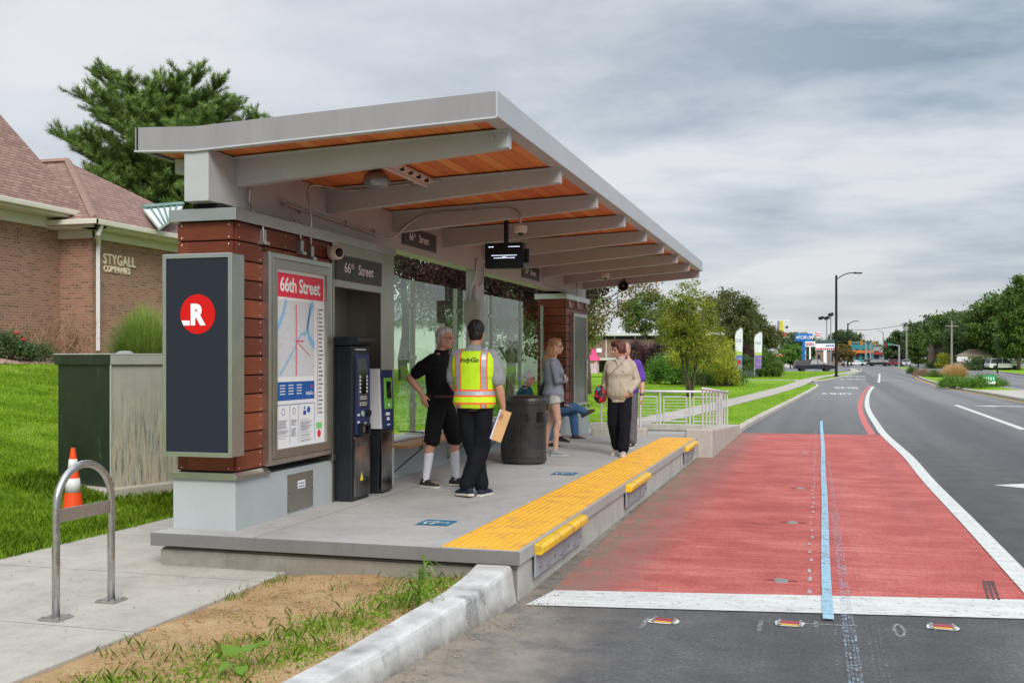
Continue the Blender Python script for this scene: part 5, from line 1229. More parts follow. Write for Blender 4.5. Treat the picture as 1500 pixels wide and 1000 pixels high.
for (txt, pa, pb, hh_) in (('STYGALL', (151, 369), (197.5, 388), .5), ('COMPANIES', (151.5, 386.5), (190, 400), .32)):
    A = at_plane_x(pa[0], pa[1], XB+.01); B = at_plane_x(pb[0], pb[1], XB+.01)
    me = text_obj(txt, 1, None, 'l', mb_only=True, extrude=.015, offset=.014, space=1.1); co = np.array([v.co[:] for v in me.vertices]); wx = co[:, 0].max()-co[:, 0].min(); cxm = (co[:, 0].max()+co[:, 0].min())/2
    sx = abs(B.y-A.y)/wx; hgt = {'STYGALL': (hz(369, 26.9)-hz(385, 26.9)), 'COMPANIES': (hz(386, 26.9)-hz(396, 26.9))}[txt]; hy = co[:, 1].max()-co[:, 1].min()
    zc_ = {'STYGALL': CAMZ+(526-378.5)/F*27.4, 'COMPANIES': CAMZ+(526-393)/F*27.4}[txt]; cym = (co[:, 1].max()+co[:, 1].min())/2
    me.transform(T(XB-sgn.location.x+.02, (A.y+B.y)/2-sgn.location.y, zc_-sgn.location.z) @ M_XF @ Matrix.Diagonal((sx, hgt/hy, 1, 1)) @ T(-cxm, -cym, 0))
    me.materials.clear(); me.materials.append(LET); o = bpy.data.objects.new('letters', me); COL.objects.link(o); o.parent = sgn

# mulch bed with shrubs
m, nt, b = newmat('mulch'); g = G(nt); p = g.pos(); vo = g.n('ShaderNodeTexVoronoi'); vo.inputs['Scale'].default_value = 16; g.l(p, vo.inputs['Vector'])
r3 = g.sep(vo.outputs['Color'])[0]; c = g.ramp(r3, [(0, (.16, .08, .05)), (.5, (.38, .24, .17)), (1, (.60, .46, .36))]); g.l(c, b.inputs['Base Color']); g.l(g.bump(vo.outputs['Distance'], .8, .03), b.inputs['Normal'])
V = []; Fq = []
ysm = np.arange(4, 32, .5)
for j, y in enumerate(ysm):
    e_ = -16.3+.25*math.sin(y*.7)
    for i in range(7): x = e_+(-18.8-e_)*i/6; V.append((x, y, lawn_h(x, y)+.03+(.06*mn.noise((x*3, y*3, 0)) if i else -.02)))
for j in range(len(ysm)-1):
    for i in range(6): a = j*7+i; Fq.append((a, a+7, a+8, a+1))
tag(npmesh('mulch_ground', V, Fq, m, smooth=True), kind='structure')
rng = np.random.default_rng(4)
def shrub(name, label, loc, r, h, mat, seed, n=40, nl=110, ls=.035, clump=.22, cat='shrub', group=None, twigs=10):
    rng = np.random.default_rng(seed); t = thing(name, label, cat, loc, group=group); C = []
    while len(C) < n:
        v = rng.normal(size=3); v /= np.linalg.norm(v); v[2] = abs(v[2])
        p = v*(.45+.5*rng.random()); C.append((p[0]*r, p[1]*r, .12*h+p[2]*h*.85))
    V, Fq = leaves(C, rng.uniform(.7, 1.3, n)*clump, nl, ls, rng); keep = V.reshape(-1, 4, 3)[:, :, 2].min(1) > -.12; V = V.reshape(-1, 4, 3)[keep].reshape(-1, 3)
    npmesh('foliage', V, np.arange(len(V)).reshape(-1, 4), mat, t); mb = MB()
    for k in range(twigs): limb_mesh(mb, (0, 0, -.1), C[rng.integers(n)], .02*h+.008, .004, rng)
    mb.build('stems', BARK, t, world=False, fix=False); return t
def sloc(px, D, dz=0): p = atD(px, D); return (p.x, p.y, lawn_h(p.x, p.y)+.03+dz)
shrub('rose_bush', 'dark rose bush with a few red blooms in the mulch at the far left edge', sloc(16, 22.8), .50, .66, G_DARK, 21, 34, 90, .032)
shrub('rose_bush', 'small dark rose bush in the mulch left of the utility cabinet', sloc(58, 23.2), .28, .36, G_DARK, 22, 18, 70, .028)
TWG = leafmat('dry_twigs', [(.12, .06, .035), (.28, .17, .10), (.40, .28, .18)], .1)
def drytwigs(label, px, D, w_, h, n, seed):
    rng = np.random.default_rng(seed); t = thing('dry_shrub', label, 'shrub', sloc(px, D), group='bare twiggy shrubs along the brick wall'); mb = MB()
    for k in range(n):
        x, y = rng.normal(0, w_*.5), rng.normal(0, .2); limb_mesh(mb, (x*.5, y*.5, -.1), (x*1.3, y*1.6, h*rng.uniform(.5, 1)), .009, .003, rng, .3, 5, 4)
    mb.build('twigs', TWG, t, world=False, fix=False)
    V, Fq = leaves(rng.normal(0, 1, (26, 3))*np.array([w_*.5, .25, h*.22])+np.array([0, 0, h*.4]), np.full(26, .18), 22, .02, rng); npmesh('leaves', V, Fq, G_AUT, t)
drytwigs('bare reddish twiggy shrub against the brick behind the rose bushes', 45, 24.2, 1.0, 1.05, 90, 1)
drytwigs('bare twiggy shrub against the recessed brick corner left of the downspout', 102, 25.6, .6, 1.0, 70, 2)
q = MB(); 
for (px_, py_) in ((24, 488), (34, 497), (5, 498)): p_ = atD(px_, 22.7); q.ball((p_.x, p_.y, hz(py_, 22.7)), .05, .05, .04, 8)
rb = q.build('rose_blooms', pm('rose_red', (.55, .03, .03), .5, var=.2)); rb.parent = [o for o in bpy.data.objects if o.name == 'rose_bush'][0]; rb.matrix_parent_inverse = Matrix.Translation(-Vector(rb.parent.location))
# big ornamental grass
def grassclump(name, label, loc, r, h, n, mat, seed, wd=.012, cat='ornamental grass', droop=.55, group=None):
    rng = np.random.default_rng(seed); t = thing(name, label, cat, loc, group=group); V = []; Fq = []
    az = rng.uniform(0, 2*math.pi, n); lean = rng.beta(1.6, 1.0, n); L = h*rng.uniform(.70, 1.08, n)*(1.0-.42*lean**2.4); bx_ = rng.normal(0, r*.12, (n, 2)); S = 5
    for i in range(n):
        ca, sa = math.cos(az[i]), math.sin(az[i]); wv_ = np.array((-sa, ca, 0))*wd*rng.uniform(.6, 1.2); n0 = len(V)
        for k in range(S+1):
            t_ = k/S; rad = lean[i]*r*(t_**1.6); zz = L[i]*(t_-droop*lean[i]*t_**5*.30); p = np.array((bx_[i, 0]+ca*rad, bx_[i, 1]+sa*rad, zz)); ww = (1-t_*.9)
            V.append(p-wv_*ww); V.append(p+wv_*ww)
        for k in range(S): Fq.append((n0+2*k, n0+2*k+1, n0+2*k+3, n0+2*k+2))
    npmesh('blades', V, Fq, mat, t); return t
p_ = atD(212, 20.5)
grassclump('ornamental_grass', 'big rounded clump of tall green ornamental grass in front of the brick wall', (p_.x, p_.y, lawn_h(p_.x, p_.y)-.05), 1.0, 1.80, 12000, leafmat('tall_grass', [(.07, .13, .02), (.16, .26, .04), (.32, .42, .09), (.52, .56, .22)]), 5, .0075, droop=.9)

# ---------------------------------------------------------------- pine behind the building
def pine(label, loc, H, R, seed):
    rng = np.random.default_rng(seed); t = thing('pine_tree', label, 'tree', loc); mb = MB()
    limb_mesh(mb, (0, 0, 0), (.3, 0, H*.97), .28, .05, rng, .03, 10, 9)
    C = []; Dr = []
    nb = 185
    for i in range(nb):
        f_ = i/nb; z0 = H*(.20+.74*f_); Lb = R*(.50+.62*rng.random())*(1.12-.66*f_**1.8); az = i*2.4+rng.normal(0, .3)
        ca, sa = math.cos(az), math.sin(az); rise = Lb*(.10+.40*f_); pts = []
        for k in range(7): t_ = k/6; pts.append((ca*Lb*t_, sa*Lb*t_, z0+rise*t_**1.6-Lb*.06*math.sin(3.1*t_)))
        mb.tube(pts, [.06*(1-f_*.5)*(1-k/7.5) for k in range(7)], 5)
        ns = int(9+Lb*8)
        for k in range(ns):
            t_ = .22+.78*rng.random()**.7; pi_ = min(5, int(t_*6)); a = np.array(pts[pi_]); b__ = np.array(pts[pi_+1]); p = a+(b__-a)*(t_*6-pi_)
            side = rng.normal(0, .42, 3)*(.25+Lb*.20)*(1.2-t_*.5); side[2] = abs(side[2])*.45; tip = p+side+np.array([ca, sa, 0])*.15+np.array([0, 0, .12+.22*rng.random()])
            mb.tube([tuple(p), tuple(tip)], [.015, .006], 3, False)
            d = tip-p; L2 = np.linalg.norm(d)+1e-6; m_ = max(2, int(L2/.13))
            for j in range(m_): C.append(p+d*(j+.6)/m_); Dr.append(d/L2)
    C = np.array(C); Dr = np.array(Dr); nn = 30; P = np.repeat(C, nn, 0); D_ = np.repeat(Dr, nn, 0); N_ = len(P)
    ph = rng.normal(size=(N_, 3)); ph -= D_*(ph*D_).sum(1)[:, None]; ph /= np.linalg.norm(ph, axis=1)[:, None]
    A = D_*rng.uniform(.35, 1.0, (N_, 1))+ph*.85+np.array([0, 0, .25]); A /= np.linalg.norm(A, axis=1)[:, None]; B = np.cross(A, D_+.01*ph); B /= np.linalg.norm(B, axis=1)[:, None]+1e-9
    L_ = rng.uniform(.14, .27, (N_, 1)); P = P+D_*rng.normal(0, .06, (N_, 1))+rng.normal(0, .035, (N_, 3)); wd = .012
    V = np.stack([P-B*wd, P+B*wd, P+A*L_], 1).reshape(-1, 3); npmesh('needles', V, np.arange(len(V)).reshape(-1, 3), G_PINE, t)
    mb.build('trunk', BARK, t, world=False, smooth=True, fix=False); return t
p_ = atD(248, 44); pine('large pine with upturned bristly branches rising behind the brick office building', (p_.x, p_.y, 1.0), 12.1, 5.15, 8)
# ================================================================ BEHIND THE GLASS AND TO THE RIGHT
def L3(px, D, z=None): p = atD(px, D); return (p.x, p.y, lawn_h(p.x, p.y) if z is None else z)
def mpx(n, D): return n/F*D
# trees seen over and through the glass
make_tree('purple_leaf_tree', 'purple-leaved tree whose branches show above and through the glass wall right of the centre column', 'tree', L3(748, 27), 5.6, 2.5, 1.9, 3.9, G_PUR, 31, 150, 170, .055, .5, .15, limbs=18, gaps=.45, shape='round')
make_tree('purple_leaf_tree', 'second purple-leaved tree showing above the glass left of the centre column', 'tree', L3(650, 29), 6.6, 3.3, 2.2, 4.9, G_PUR, 32, 120, 110, .06, .5, .16, limbs=18, gaps=.35)
make_tree('green_tree', 'green leafy tree behind the first glass pane beside the steel alcove', 'tree', L3(592, 33), 6.5, 2.7, 2.6, 4.3, G_MID, 33, 110, 120, .07, .55, .16, limbs=14, gaps=.3)
make_tree('autumn_tree', 'thin tree with sparse orange and green leaves right behind the far pillar', 'tree', L3(862, 42), 6.0, 3.0, 2.1, 4.2, G_AUT, 34, 90, 62, .06, .5, .12, limbs=26, gaps=.25)
make_tree('green_tree', 'dense green tree seen low through the middle glass panes', 'tree', L3(705, 48), 8, 3.6, 3.2, 4.6, G_DARK, 35, 110, 110, .10, .7, .2)
make_tree('green_tree', 'broad green tree seen through the last glass pane before the far pillar', 'tree', L3(800, 60), 8.5, 4.2, 3.6, 4.9, G_MID, 36, 110, 110, .12, .8, .2)
# pale house beyond the lawn, seen through the glass
hs = thing('house', 'pale grey house seen through the glass panes beyond the lawn', 'house', L3(690, 70, .3)); p_ = atD(690, 70)
q = MB(); q.box(p_.x-6, p_.x+5, p_.y, p_.y+8, .2, 4.3); q.build('wall', pm('pale_siding', (.52, .52, .50), .7, var=.05, world=True), hs)
q = MB(); q.prism([(p_.y-.5, 4.3), (p_.y+8.5, 4.3), (p_.y+4, 6.6)], 'yz', p_.x-6.5, p_.x+5.5); q.build('roof', pm('grey_roof', (.15, .15, .16), .9, var=.15, world=True), hs)
for k in range(4):
    q = MB(); q.box(p_.x-5+k*2.5, p_.x-4+k*2.5, p_.y-.03, p_.y+.02, 1.5, 3.1); q.build('window', pm('window_dark', (.03, .04, .05), .1), hs)

# long low brick building
hb = thing('school_building', 'long low brown brick building with a dark clerestory band, beyond the far lawn', 'building', L3(930, 112, .1))
pa, pb = atD(855, 112), atD(1015, 112); BR2 = brickmat('brick_far', (.25, .135, .095), (.20, .105, .08), (.24, .19, .16), .4, .13, .015)
zt, z2, z1, z0g = hz(490, 112), hz(497, 112), hz(525, 112), -.1
q = MB(); q.box(pa.x-14, pb.x+3, pa.y, pa.y+18, z0g, z2); q.build('wall', BR2, hb)
q = MB(); q.box(pa.x-13, pb.x+2.4, pa.y+.3, pa.y+17, z2+.003, zt-.15); q.build('clerestory', pm('window_dark', (.03, .04, .05), .1), hb)
q = MB(); q.box(pa.x-14.5, pb.x+3.5, pa.y-.6, pa.y+18.5, zt-.15, zt+.1); q.build('roof', pm('roof_edge', (.55, .54, .52), .5, var=.04, world=True), hb)
q = MB(); q.box(pa.x-14, pb.x-2, pa.y-2.6, pa.y-.003, hz(527.5, 110), hz(524, 110)); q.build('canopy', pm('roof_edge', (.55, .54, .52), .5), hb)
q = MB(); q.box(pa.x-13.5, pb.x-3, pa.y-.05, pa.y-.01, -.1, hz(528, 110)); q.build('entrance_shade', pm('entrance_shade_dark', (.02, .02, .022), .2), hb)  # dark sheet painted as the shade below the canopy
q = MB()
for k in range(12): x_ = pa.x-10+k*2.2; q.box(x_, x_+.12, pa.y+.26, pa.y+.29, z2, zt-.15)
q.build('mullions', TRIM, hb)
q = MB(); q.box(atD(875, 112).x, atD(883, 112).x, pa.y-.06, pa.y-.002, hz(516, 112), hz(510, 112)); q.build('wall_notice', pm('white_label', (.75, .75, .76), .5), hb)
q = MB(); x_ = atD(890, 112).x; q.box(x_-.05, x_+.05, pa.y-.04, pa.y-.003, 0, z2); q.build('drainpipe', TRIM, hb)
q = MB()
for (u, w_, c0) in ((896, 5, 0), (952, 9, 0)): 
    x_ = atD(u, 112).x; q.box(x_, x_+mpx(w_, 112), pa.y+4, pa.y+6, zt+.1, zt+.1+mpx(6, 112))
q.build('roof_unit', pm('roof_unit_white', (.6, .6, .58), .5), hb)
# small pink-hooded playhouse figure by the entrance reads as a little canopy stall
t = thing('playhouse', 'small pink-roofed play tent in front of the low brick building', 'play tent', L3(868, 104, .1)); p_ = Vector(L3(868, 104, .1))
q = MB(); q.box(p_.x-.55, p_.x+.55, p_.y-.5, p_.y+.5, .1, 1.6); q.build('tent_wall', pm('tent_pale', (.6, .42, .5), .7, var=.3, scale=4), t)
q = MB(); q.lathe([(.85, 1.6), (.5, 2.1), (.12, 2.9), (0, 3.0)], (p_.x, p_.y, 0), 10); q.build('tent_roof', pm('tent_pink', (.62, .06, .18), .6, var=.1), t)

G_YOUNG = leafmat('leaves_young', [(.05, .09, .012), (.14, .19, .02), (.27, .29, .035), (.48, .40, .06)])
# garden planting round the mid tree
make_tree('young_tree', 'upright young tree with many slender stems and yellowing leaves beyond the ramp railing', 'tree', L3(1010, 46), 5.1, 1.62, 1.95, 3.1, G_YOUNG, 41, 230, 66, .052, .33, .085, limbs=36, gaps=.5, shape='egg', multi=5, shell=.2)
make_tree('yellow_shrub_tree', 'tall golden shrub behind the young tree', 'shrub', L3(1030, 62), 4.2, 2.1, 1.35, 2.0, G_YEL, 42, 90, 130, .055, .5, .08)
shrub('juniper', 'wide bright green spreading shrub to the left of the young tree', L3(985, 68), 2.1, 2.1, G_BR, 43, 90, 150, .06, .5, 'shrub')
shrub('juniper', 'dark green spreading shrub under the golden shrub', L3(1052, 66), 1.9, 1.3, G_MID, 44, 70, 130, .06, .45, 'shrub')
shrub('golden_cypress', 'golden conical shrub with weeping tips at the right end of the planting', L3(1066, 64), .85, 2.2, G_YEL, 45, 60, 120, .045, .35, 'shrub')
make_tree('weeping_maple', 'rounded purple weeping maple behind the walking woman, by the brick building', 'tree', L3(950, 78), 3.2, 1.9, 1.35, 1.7, G_PUR, 46, 90, 130, .06, .5, .08, gaps=.6)
make_tree('weeping_maple', 'purple shrub tucked behind the golden cypress, near the flags', 'tree', L3(1090, 106), 3, 2.2, 1.3, 1.8, G_PUR, 47, 60, 110, .07, .5, .08, gaps=.6)
make_tree('green_tree', 'grey-green tree above the low brick building roof', 'tree', L3(948, 135), 10, 3.6, 3.6, 6.6, G_MID, 48, 100, 90, .17, .9, .2)
make_tree('green_tree', 'olive tree beside the young tree above the low brick building', 'tree', L3(980, 95), 6.6, 2.4, 2.6, 4.2, G_OLIVE, 49, 90, 100, .11, .6, .15)
make_tree('oak_tree', 'large brownish olive tree with rounded crown behind the two flags', 'tree', L3(1066, 112), 8.6, 3.9, 3.4, 5.3, G_OLIVE, 50, 170, 130, .13, .8, .25, gaps=.6)
make_tree('oak_tree', 'lower olive tree right of the flags and left of the billboard', 'tree', L3(1098, 118), 7.2, 3.4, 2.8, 4.1, G_OLIVE, 51, 150, 120, .13, .75, .22, gaps=.6)
shrub('clipped_shrub', 'big rounded dark green shrub behind the right flag', L3(1122, 98), 1.75, 2.7, G_MID, 52, 90, 120, .085, .5, 'shrub')
shrub('clipped_shrub', 'dark green shrub between the two flags', L3(1096, 100), 1.3, 2.2, G_DARK, 53, 60, 110, .085, .5, 'shrub')
for i, (px_, lab) in enumerate([(1075, 'silvery low shrub at the foot of the left flag'), (1095, 'silvery low shrub at the foot of the right flag')]):
    shrub('silver_shrub', lab, L3(px_, 96), .9, .6, leafmat('leaves_silver', [(.10, .14, .12), (.18, .24, .20), (.28, .33, .28)]), 54+i, 24, 90, .07, .3, 'shrub')

# feather flags
def flag(px_, D, top, bot, w_, lab, col2, words):
    p = Vector(L3(px_, D, .1)); t = thing('feather_flag', lab, 'flag', p, group='feather flags on the verge'); zt, zb_ = hz(top, D), hz(bot, D)
    q = MB(); q.tube([p, p+Vector((0, 0, zb_-.1)), p+Vector((mpx(1, D), 0, zt*.9)), p+Vector((mpx(w_*.7, D), 0, zt-.1))], .03, 6); q.build('pole', pm('pole_grey', (.35, .35, .36), .4), t)
    W_ = mpx(w_, D); H_ = zt-zb_; mats = [pm('flag_white', (.68, .70, .74), .6, var=.05), pm('flag_green', (.42, .55, .12), .6), pm(col2[0], col2[1], .6, var=.08)]
    q = MB(); n_ = 26
    def prof(v):   # v 0 bottom .. 1 top -> left,right
        l = .0 if v < .82 else ((v-.82)/.18)**2*.75; r = 1.0-.12*(1-v) if v < .9 else 1.0-.15*((v-.9)/.1)**2
        return l, r
    for k in range(n_):
        v0, v1 = k/n_, (k+1)/n_; q.mi = 0 if v0 > .44 else (1 if v0 > .38 else 2)
        a, b_ = prof(v0), prof(v1); off = lambda u, v: .05*math.sin(v*7+u*3)
        sl = .12*H_*(0 if v0 > 0 else 1)
        q.add([(p.x+a[0]*W_, p.y+off(0, v0), zb_+v0*H_), (p.x+a[1]*W_, p.y+off(1, v0), zb_+v0*H_+(sl if k == 0 else 0)), (p.x+b_[1]*W_, p.y+off(1, v1), zb_+v1*H_+(sl*.2 if k == 0 else 0)), (p.x+b_[0]*W_, p.y+off(0, v1), zb_+v1*H_)], [(0, 1, 2, 3)])
    cl = q.build('cloth', mats, t); cl.modifiers.new('thickness', 'SOLIDIFY').thickness = .012
    q = MB(); rr = random.Random(px_)
    for (v, h_) in ((.72, .20), (.30, .09), (.15, .13)):
        for k in range(4): x_ = p.x+W_*(.18+k*.18); hh_ = H_*h_*rr.uniform(.55, .9)*.5; q.box(x_, x_+W_*.07, p.y-.075, p.y-.068, zb_+v*H_-hh_/2, zb_+v*H_+hh_/2)
    q.build('printed_letters', pm(words[0], words[1], .6), t)
    if 'red' in lab:
        q = MB(); q.cbox((p.x+W_*.5, p.y-.08, zb_+.22*H_), W_*.42, .01, W_*.5); q.build('emblem', SRED, t)
flag(1077, 95, 480, 545, 11, 'left feather flag, white over blue-violet with a red emblem', ('flag_violet', (.16, .20, .48)), ('flag_lilac', (.50, .45, .68)))
flag(1105, 95, 486, 542, 11.5, 'right feather flag, white over purple', ('flag_purple', (.26, .15, .46)), ('flag_grey', (.40, .38, .50)))

# street lamps ----------------------------------------------------------------
def lamp(px_, D, top, arm_px, arm_top, lab, col, r=.11, tube=.045):
    p = Vector(L3(px_, D, .1)); t = thing('street_lamp', lab, 'street lamp', p, group='street lamps along the road'); zt = hz(top, D)
    q = MB(); q.lathe([(r*1.5, 0), (r*1.5, .12), (r, .2), (r*.75, zt-.1), (r*.75, zt), (0, zt+.05)], (p.x, p.y, .1), 12); q.build('pole', col, t, smooth=False)
    d = atD(px_+arm_px, D)-atD(px_, D); za = hz(arm_top, D); q = MB()
    q.tube(crom3([p+Vector((0, 0, zt-.35)), p+d*.35+Vector((0, 0, zt+(za-zt)*.55-.1)), p+d*.7+Vector((0, 0, za-.12)), p+d*.82+Vector((0, 0, za-.1))]), tube, 6); q.build('arm', col, t)
    q = MB(); hd = p+d*.88+Vector((0, 0, za-.16)); q.obox(hd, d*.16, Vector((-d.y, d.x, 0)).normalized()*.16, Vector((0, 0, .06))); q.build('lamp_head', col, t, bev=.03)
BLP = pm('black_pole', (.018, .018, .018), .4, .3, var=.05); GRP = pm('grey_pole', (.36, .37, .38), .4, .4, var=.05)
lamp(1225, 97, 405, 36, 399, 'tall black street lamp on the verge by the dark pickup, arm reaching over the road', BLP, .13)
lamp(1242, 250, 474, 16, 470, 'second black street lamp further along the left side of the road', BLP, .2, .09)
lamp(1294, 300, 487, -9, 484, 'slim grey street lamp beyond the crossing, arm pointing left', GRP, .16, .09)

# vehicles --------------------------------------------------------------------
TYR = pm('tyre', (.02, .02, .02), .8, var=.1); RIM = steelmat('rim', (.5, .5, .5), .3, False); GLS = pm('car_glass', (.035, .045, .05), .2, var=0, spec=.4)
def car(name, lab, cat, px_, D, L_, col, kind='sedan', face=1, group=None, ang=None, z=0.0):
    """car built lengthwise along local x (front at +x)"""
    p = atD(px_, D, z); t = thing(name, lab, cat, p, rz=(0 if ang is None else ang), group=group)
    W_ = .9; cm = pm('car_paint_'+col[0], col[1], .35, 0, var=.03, coat=.3)
    if kind == 'pickup': prof = [(-.5, .42), (-.5, .62), (-.495, 1.0), (-.15, 1.02), (.02, 1.06), (.30, 1.04), (.47, .92), (.5, .72), (.5, .40), (.40, .32), (-.42, .36)]; cab = [(-.14, 1.02), (-.10, 1.60), (.0, 1.72), (.12, 1.70), (.27, 1.06)]; bedcap = [(-.49, 1.0), (-.47, 1.45), (-.42, 1.62), (-.12, 1.66), (-.14, 1.0)]
    elif kind == 'suv': prof = [(-.5, .40), (-.5, 1.0), (-.2, 1.04), (.25, 1.02), (.46, .92), (.5, .7), (.5, .36), (-.45, .32)]; cab = [(-.47, 1.0), (-.43, 1.62), (-.2, 1.74), (.08, 1.70), (.27, 1.03)]; bedcap = None
    else: prof = [(-.5, .38), (-.49, .88), (-.3, .95), (.25, .92), (.46, .80), (.5, .6), (.5, .32), (-.45, .30)]; cab = [(-.36, .93), (-.24, 1.38), (-.05, 1.45), (.10, 1.40), (.26, .92)]; bedcap = None
    q = MB(); q.prism([(a*L_, b_) for a, b_ in prof], 'xz', -W_, W_); body = q.build('body', cm, t, world=False, bev=.07, seg=3)
    def cabin(c, nm, mat, s=1.0, ins=.80):
        q = MB(); n_ = len(c); lo = min(b_ for a, b_ in c); hi = max(b_ for a, b_ in c)
        wf = lambda z_: W_*(1-(1-ins)*(z_-lo)/(hi-lo))*s
        vs = [(a*L_, -wf(b_), b_) for a, b_ in c]+[(a*L_, wf(b_), b_) for a, b_ in c]
        q.add(vs, [tuple(range(n_)), tuple(range(2*n_-1, n_-1, -1))]+[(i, i+n_, (i+1) % n_+n_, (i+1) % n_) for i in range(n_)]); return q.build(nm, mat, t, world=False, bev=.03)
    cabin([(a, b_-.015) for a, b_ in cab], 'cabin_windows', GLS)
    q = MB(); a_ = max(cab, key=lambda c: c[1]); top = [c for c in cab if c[1] > a_[1]-.2]; x0, x1 = min(c[0] for c in top)*L_, max(c[0] for c in top)*L_
    q.box(x0, x1, -W_*.78, W_*.78, a_[1]-.06, a_[1]+.015); q.build('roof', cm, t, world=False, bev=.03)
    q = MB()
    for s in (-1, 1):
        for i in range(len(cab)-1):
            if i in (0, len(cab)-2): q.tube([(cab[i][0]*L_, s*W_*(1-.2*(cab[i][1]-cab[0][1])/(a_[1]-cab[0][1])), cab[i][1]), (cab[i+1][0]*L_, s*W_*(1-.2*(cab[i+1][1]-cab[0][1])/(a_[1]-cab[0][1])), cab[i+1][1])], .035, 5)
        xm = (cab[0][0]*.4+cab[-1][0]*.6)*L_-.25; q.tube([(xm, s*W_, cab[0][1]), (xm, s*W_*.81, a_[1]-.03)], .04, 5)
    q.build('pillars', cm, t, world=False)
    if bedcap: cabin(bedcap, 'bed_cap', pm('bed_cap_dark', (.02, .02, .025), .3), 1.0, .86)
    for sx in (-.31, .31):
        for s in (-1, 1):
            q = MB(); c = (sx*L_, s*(W_-.10), .36); q.lathe([(.24, -.12), (.35, -.11), (.36, 0), (.35, .11), (.24, .12)], c, 20, 'y'); wh = q.build('tyre', TYR, t, world=False, smooth=False)
            q = MB(); q.lathe([(0, -.115), (.23, -.105), (.24, 0), (.23, .105), (0, .115)], c, 14, 'y'); q.build('rim', RIM, wh, world=False)
    for s in (-1, 1):
        q = MB(); q.cbox((.492*L_, s*W_*.72, .70), .08, .34, .16); q.build('headlight', pm('headlight', (.75, .75, .72), .1, spec=.8), t, world=False, bev=.02)
        q = MB(); q.cbox((-.492*L_, s*W_*.78, .82), .07, .24, .22); q.build('taillight', pm('taillight', (.45, .01, .01), .2), t, world=False, bev=.02)
    q = MB(); q.cbox((.497*L_, 0, .48), .08, 1.5, .14); q.cbox((-.497*L_, 0, .48), .08, 1.6, .14); q.build('bumper', pm('bumper_grey', (.10, .10, .10), .5), t, world=False, bev=.03)
    return t
NV = ('navy', (.010, .012, .028)); BK = ('black', (.012, .012, .013)); WH = ('white', (.68, .68, .68)); RD = ('red', (.30, .02, .02)); SL = ('silver', (.42, .43, .45))
car('pickup_truck', 'dark navy pickup truck with covered bed, side on behind the black lamp post', 'pickup truck', 1192, 150, 5.5, NV, 'pickup', ang=TH*.9)
car('parked_car', 'dark SUV crossing the far end of the road, red tail light on its left', 'car', 1287, 265, 5.2, BK, 'suv', ang=TH*.8, group='cars at the far crossing')
for (px_, D, col, kd, an, lab) in [(1254, 280, WH, 'sedan', .2, 'white car left of the dark SUV at the far crossing'), (1242, 285, SL, 'sedan', .15, 'silver car at the left edge of the far crossing, partly behind the lamp post'), (1272, 300, SL, 'suv', 1.3, 'pale car just behind the dark SUV'), (1308, 268, RD, 'suv', 1.4, 'red car seen from behind, right of the dark SUV'), (1316, 266, ('maroon', (.22, .03, .03)), 'suv', 1.45, 'second red car seen from behind, between the red car and the white one'), (1328, 262, WH, 'suv', 1.45, 'white SUV seen from behind at the kerb end right of the red cars')]:
    car('parked_car', lab, 'car', px_, D, 4.7, col, kd, ang=an, group='cars at the far crossing')
car('parked_car', 'white car parked beneath the trees at the right, near the dark pole', 'car', 1468, 160, 4.7, WH, 'suv', ang=.3, group='cars parked beneath the trees', z=.1); car('parked_car', 'silver car parked beneath the trees left of the white one', 'car', 1449, 168, 4.6, SL, 'sedan', ang=.3, group='cars parked beneath the trees', z=.1)
car('delivery_van', 'white box van parked in front of the house with brick chimney', 'van', 1406, 210, 6.0, WH, 'suv', ang=.2, z=.1)

# signs -----------------------------------------------------------------------
def facing(px_): d = ray(px_, HY); return math.atan2(d[1], d[0])-math.pi/2
def board(name, lab, cat, x0, x1, y0, y1, D, col, post=True, pcol=None, thick=.3, pw=None, group=None, zpost=None):
    cx = (x0+x1)/2; p = atD(cx, D); t = thing(name, lab, cat, (p.x, p.y, 0), rz=facing(cx), group=group); W_, za, zb_ = mpx(x1-x0, D), hz(y0, D), hz(y1, D)
    q = MB(); q.box(-W_/2, W_/2, -thick/2, thick/2, zb_, za); q.build('board', col, t, world=False, bev=min(.1, thick*.3))
    if post: q = MB(); pw = pw or .2; q.box(-pw, pw, -.12, .12, 0 if zpost is None else zpost, zb_+.05); q.build('post', pcol or col, t, world=False)
    return t, W_, za, zb_
FB = pm('sign_blue', (.015, .15, .45), .4, var=.03); 
t, W_, za, zb_ = board('blue_sign', 'blue pylon sign with white lettering on a single blue post behind the pickup', 'sign', 1165, 1190, 488.5, 500, 180, FB, pw=mpx(2, 180))
text_obj('FORUM', (za-zb_)*.62, WHT, 'lettering', t, extrude=.02, offset=.006, M=T(W_*.10, -.19, (za+zb_)/2) @ M_YF @ Matrix.Diagonal((.86, 1, 1, 1)))
q = MB(); q.ball((-W_*.38, -.17, (za+zb_)/2), W_*.055, .03, W_*.055, 8); q.build('emblem', WHT, t, world=False)
t, W_, za, zb_ = board('billboard', 'pale billboard with a yellow and blue panel above the trees', 'billboard', 1122, 1157, 469, 487, 260, pm('billboard_white', (.60, .62, .60), .5, var=.04), pw=.4)
for (u, w_, c) in ((.0, .04, pm('bb_blue', (.2, .25, .5), .5)), (.10, .11, pm('bb_yellow', (.62, .55, .04), .5)), (.04, .05, pm('bb_tan', (.5, .42, .28), .5))):
    q = MB(); q.box(W_*u-W_*.02, W_*(u+w_), -.19, -.16, zb_+.2, za-.1); q.build('artwork', c, t, world=False)
q = MB(); q.ball((W_*.36, -.2, (za+zb_)/2-.2), .35, .05, .3, 8); q.build('artwork', BLK, t, world=False)
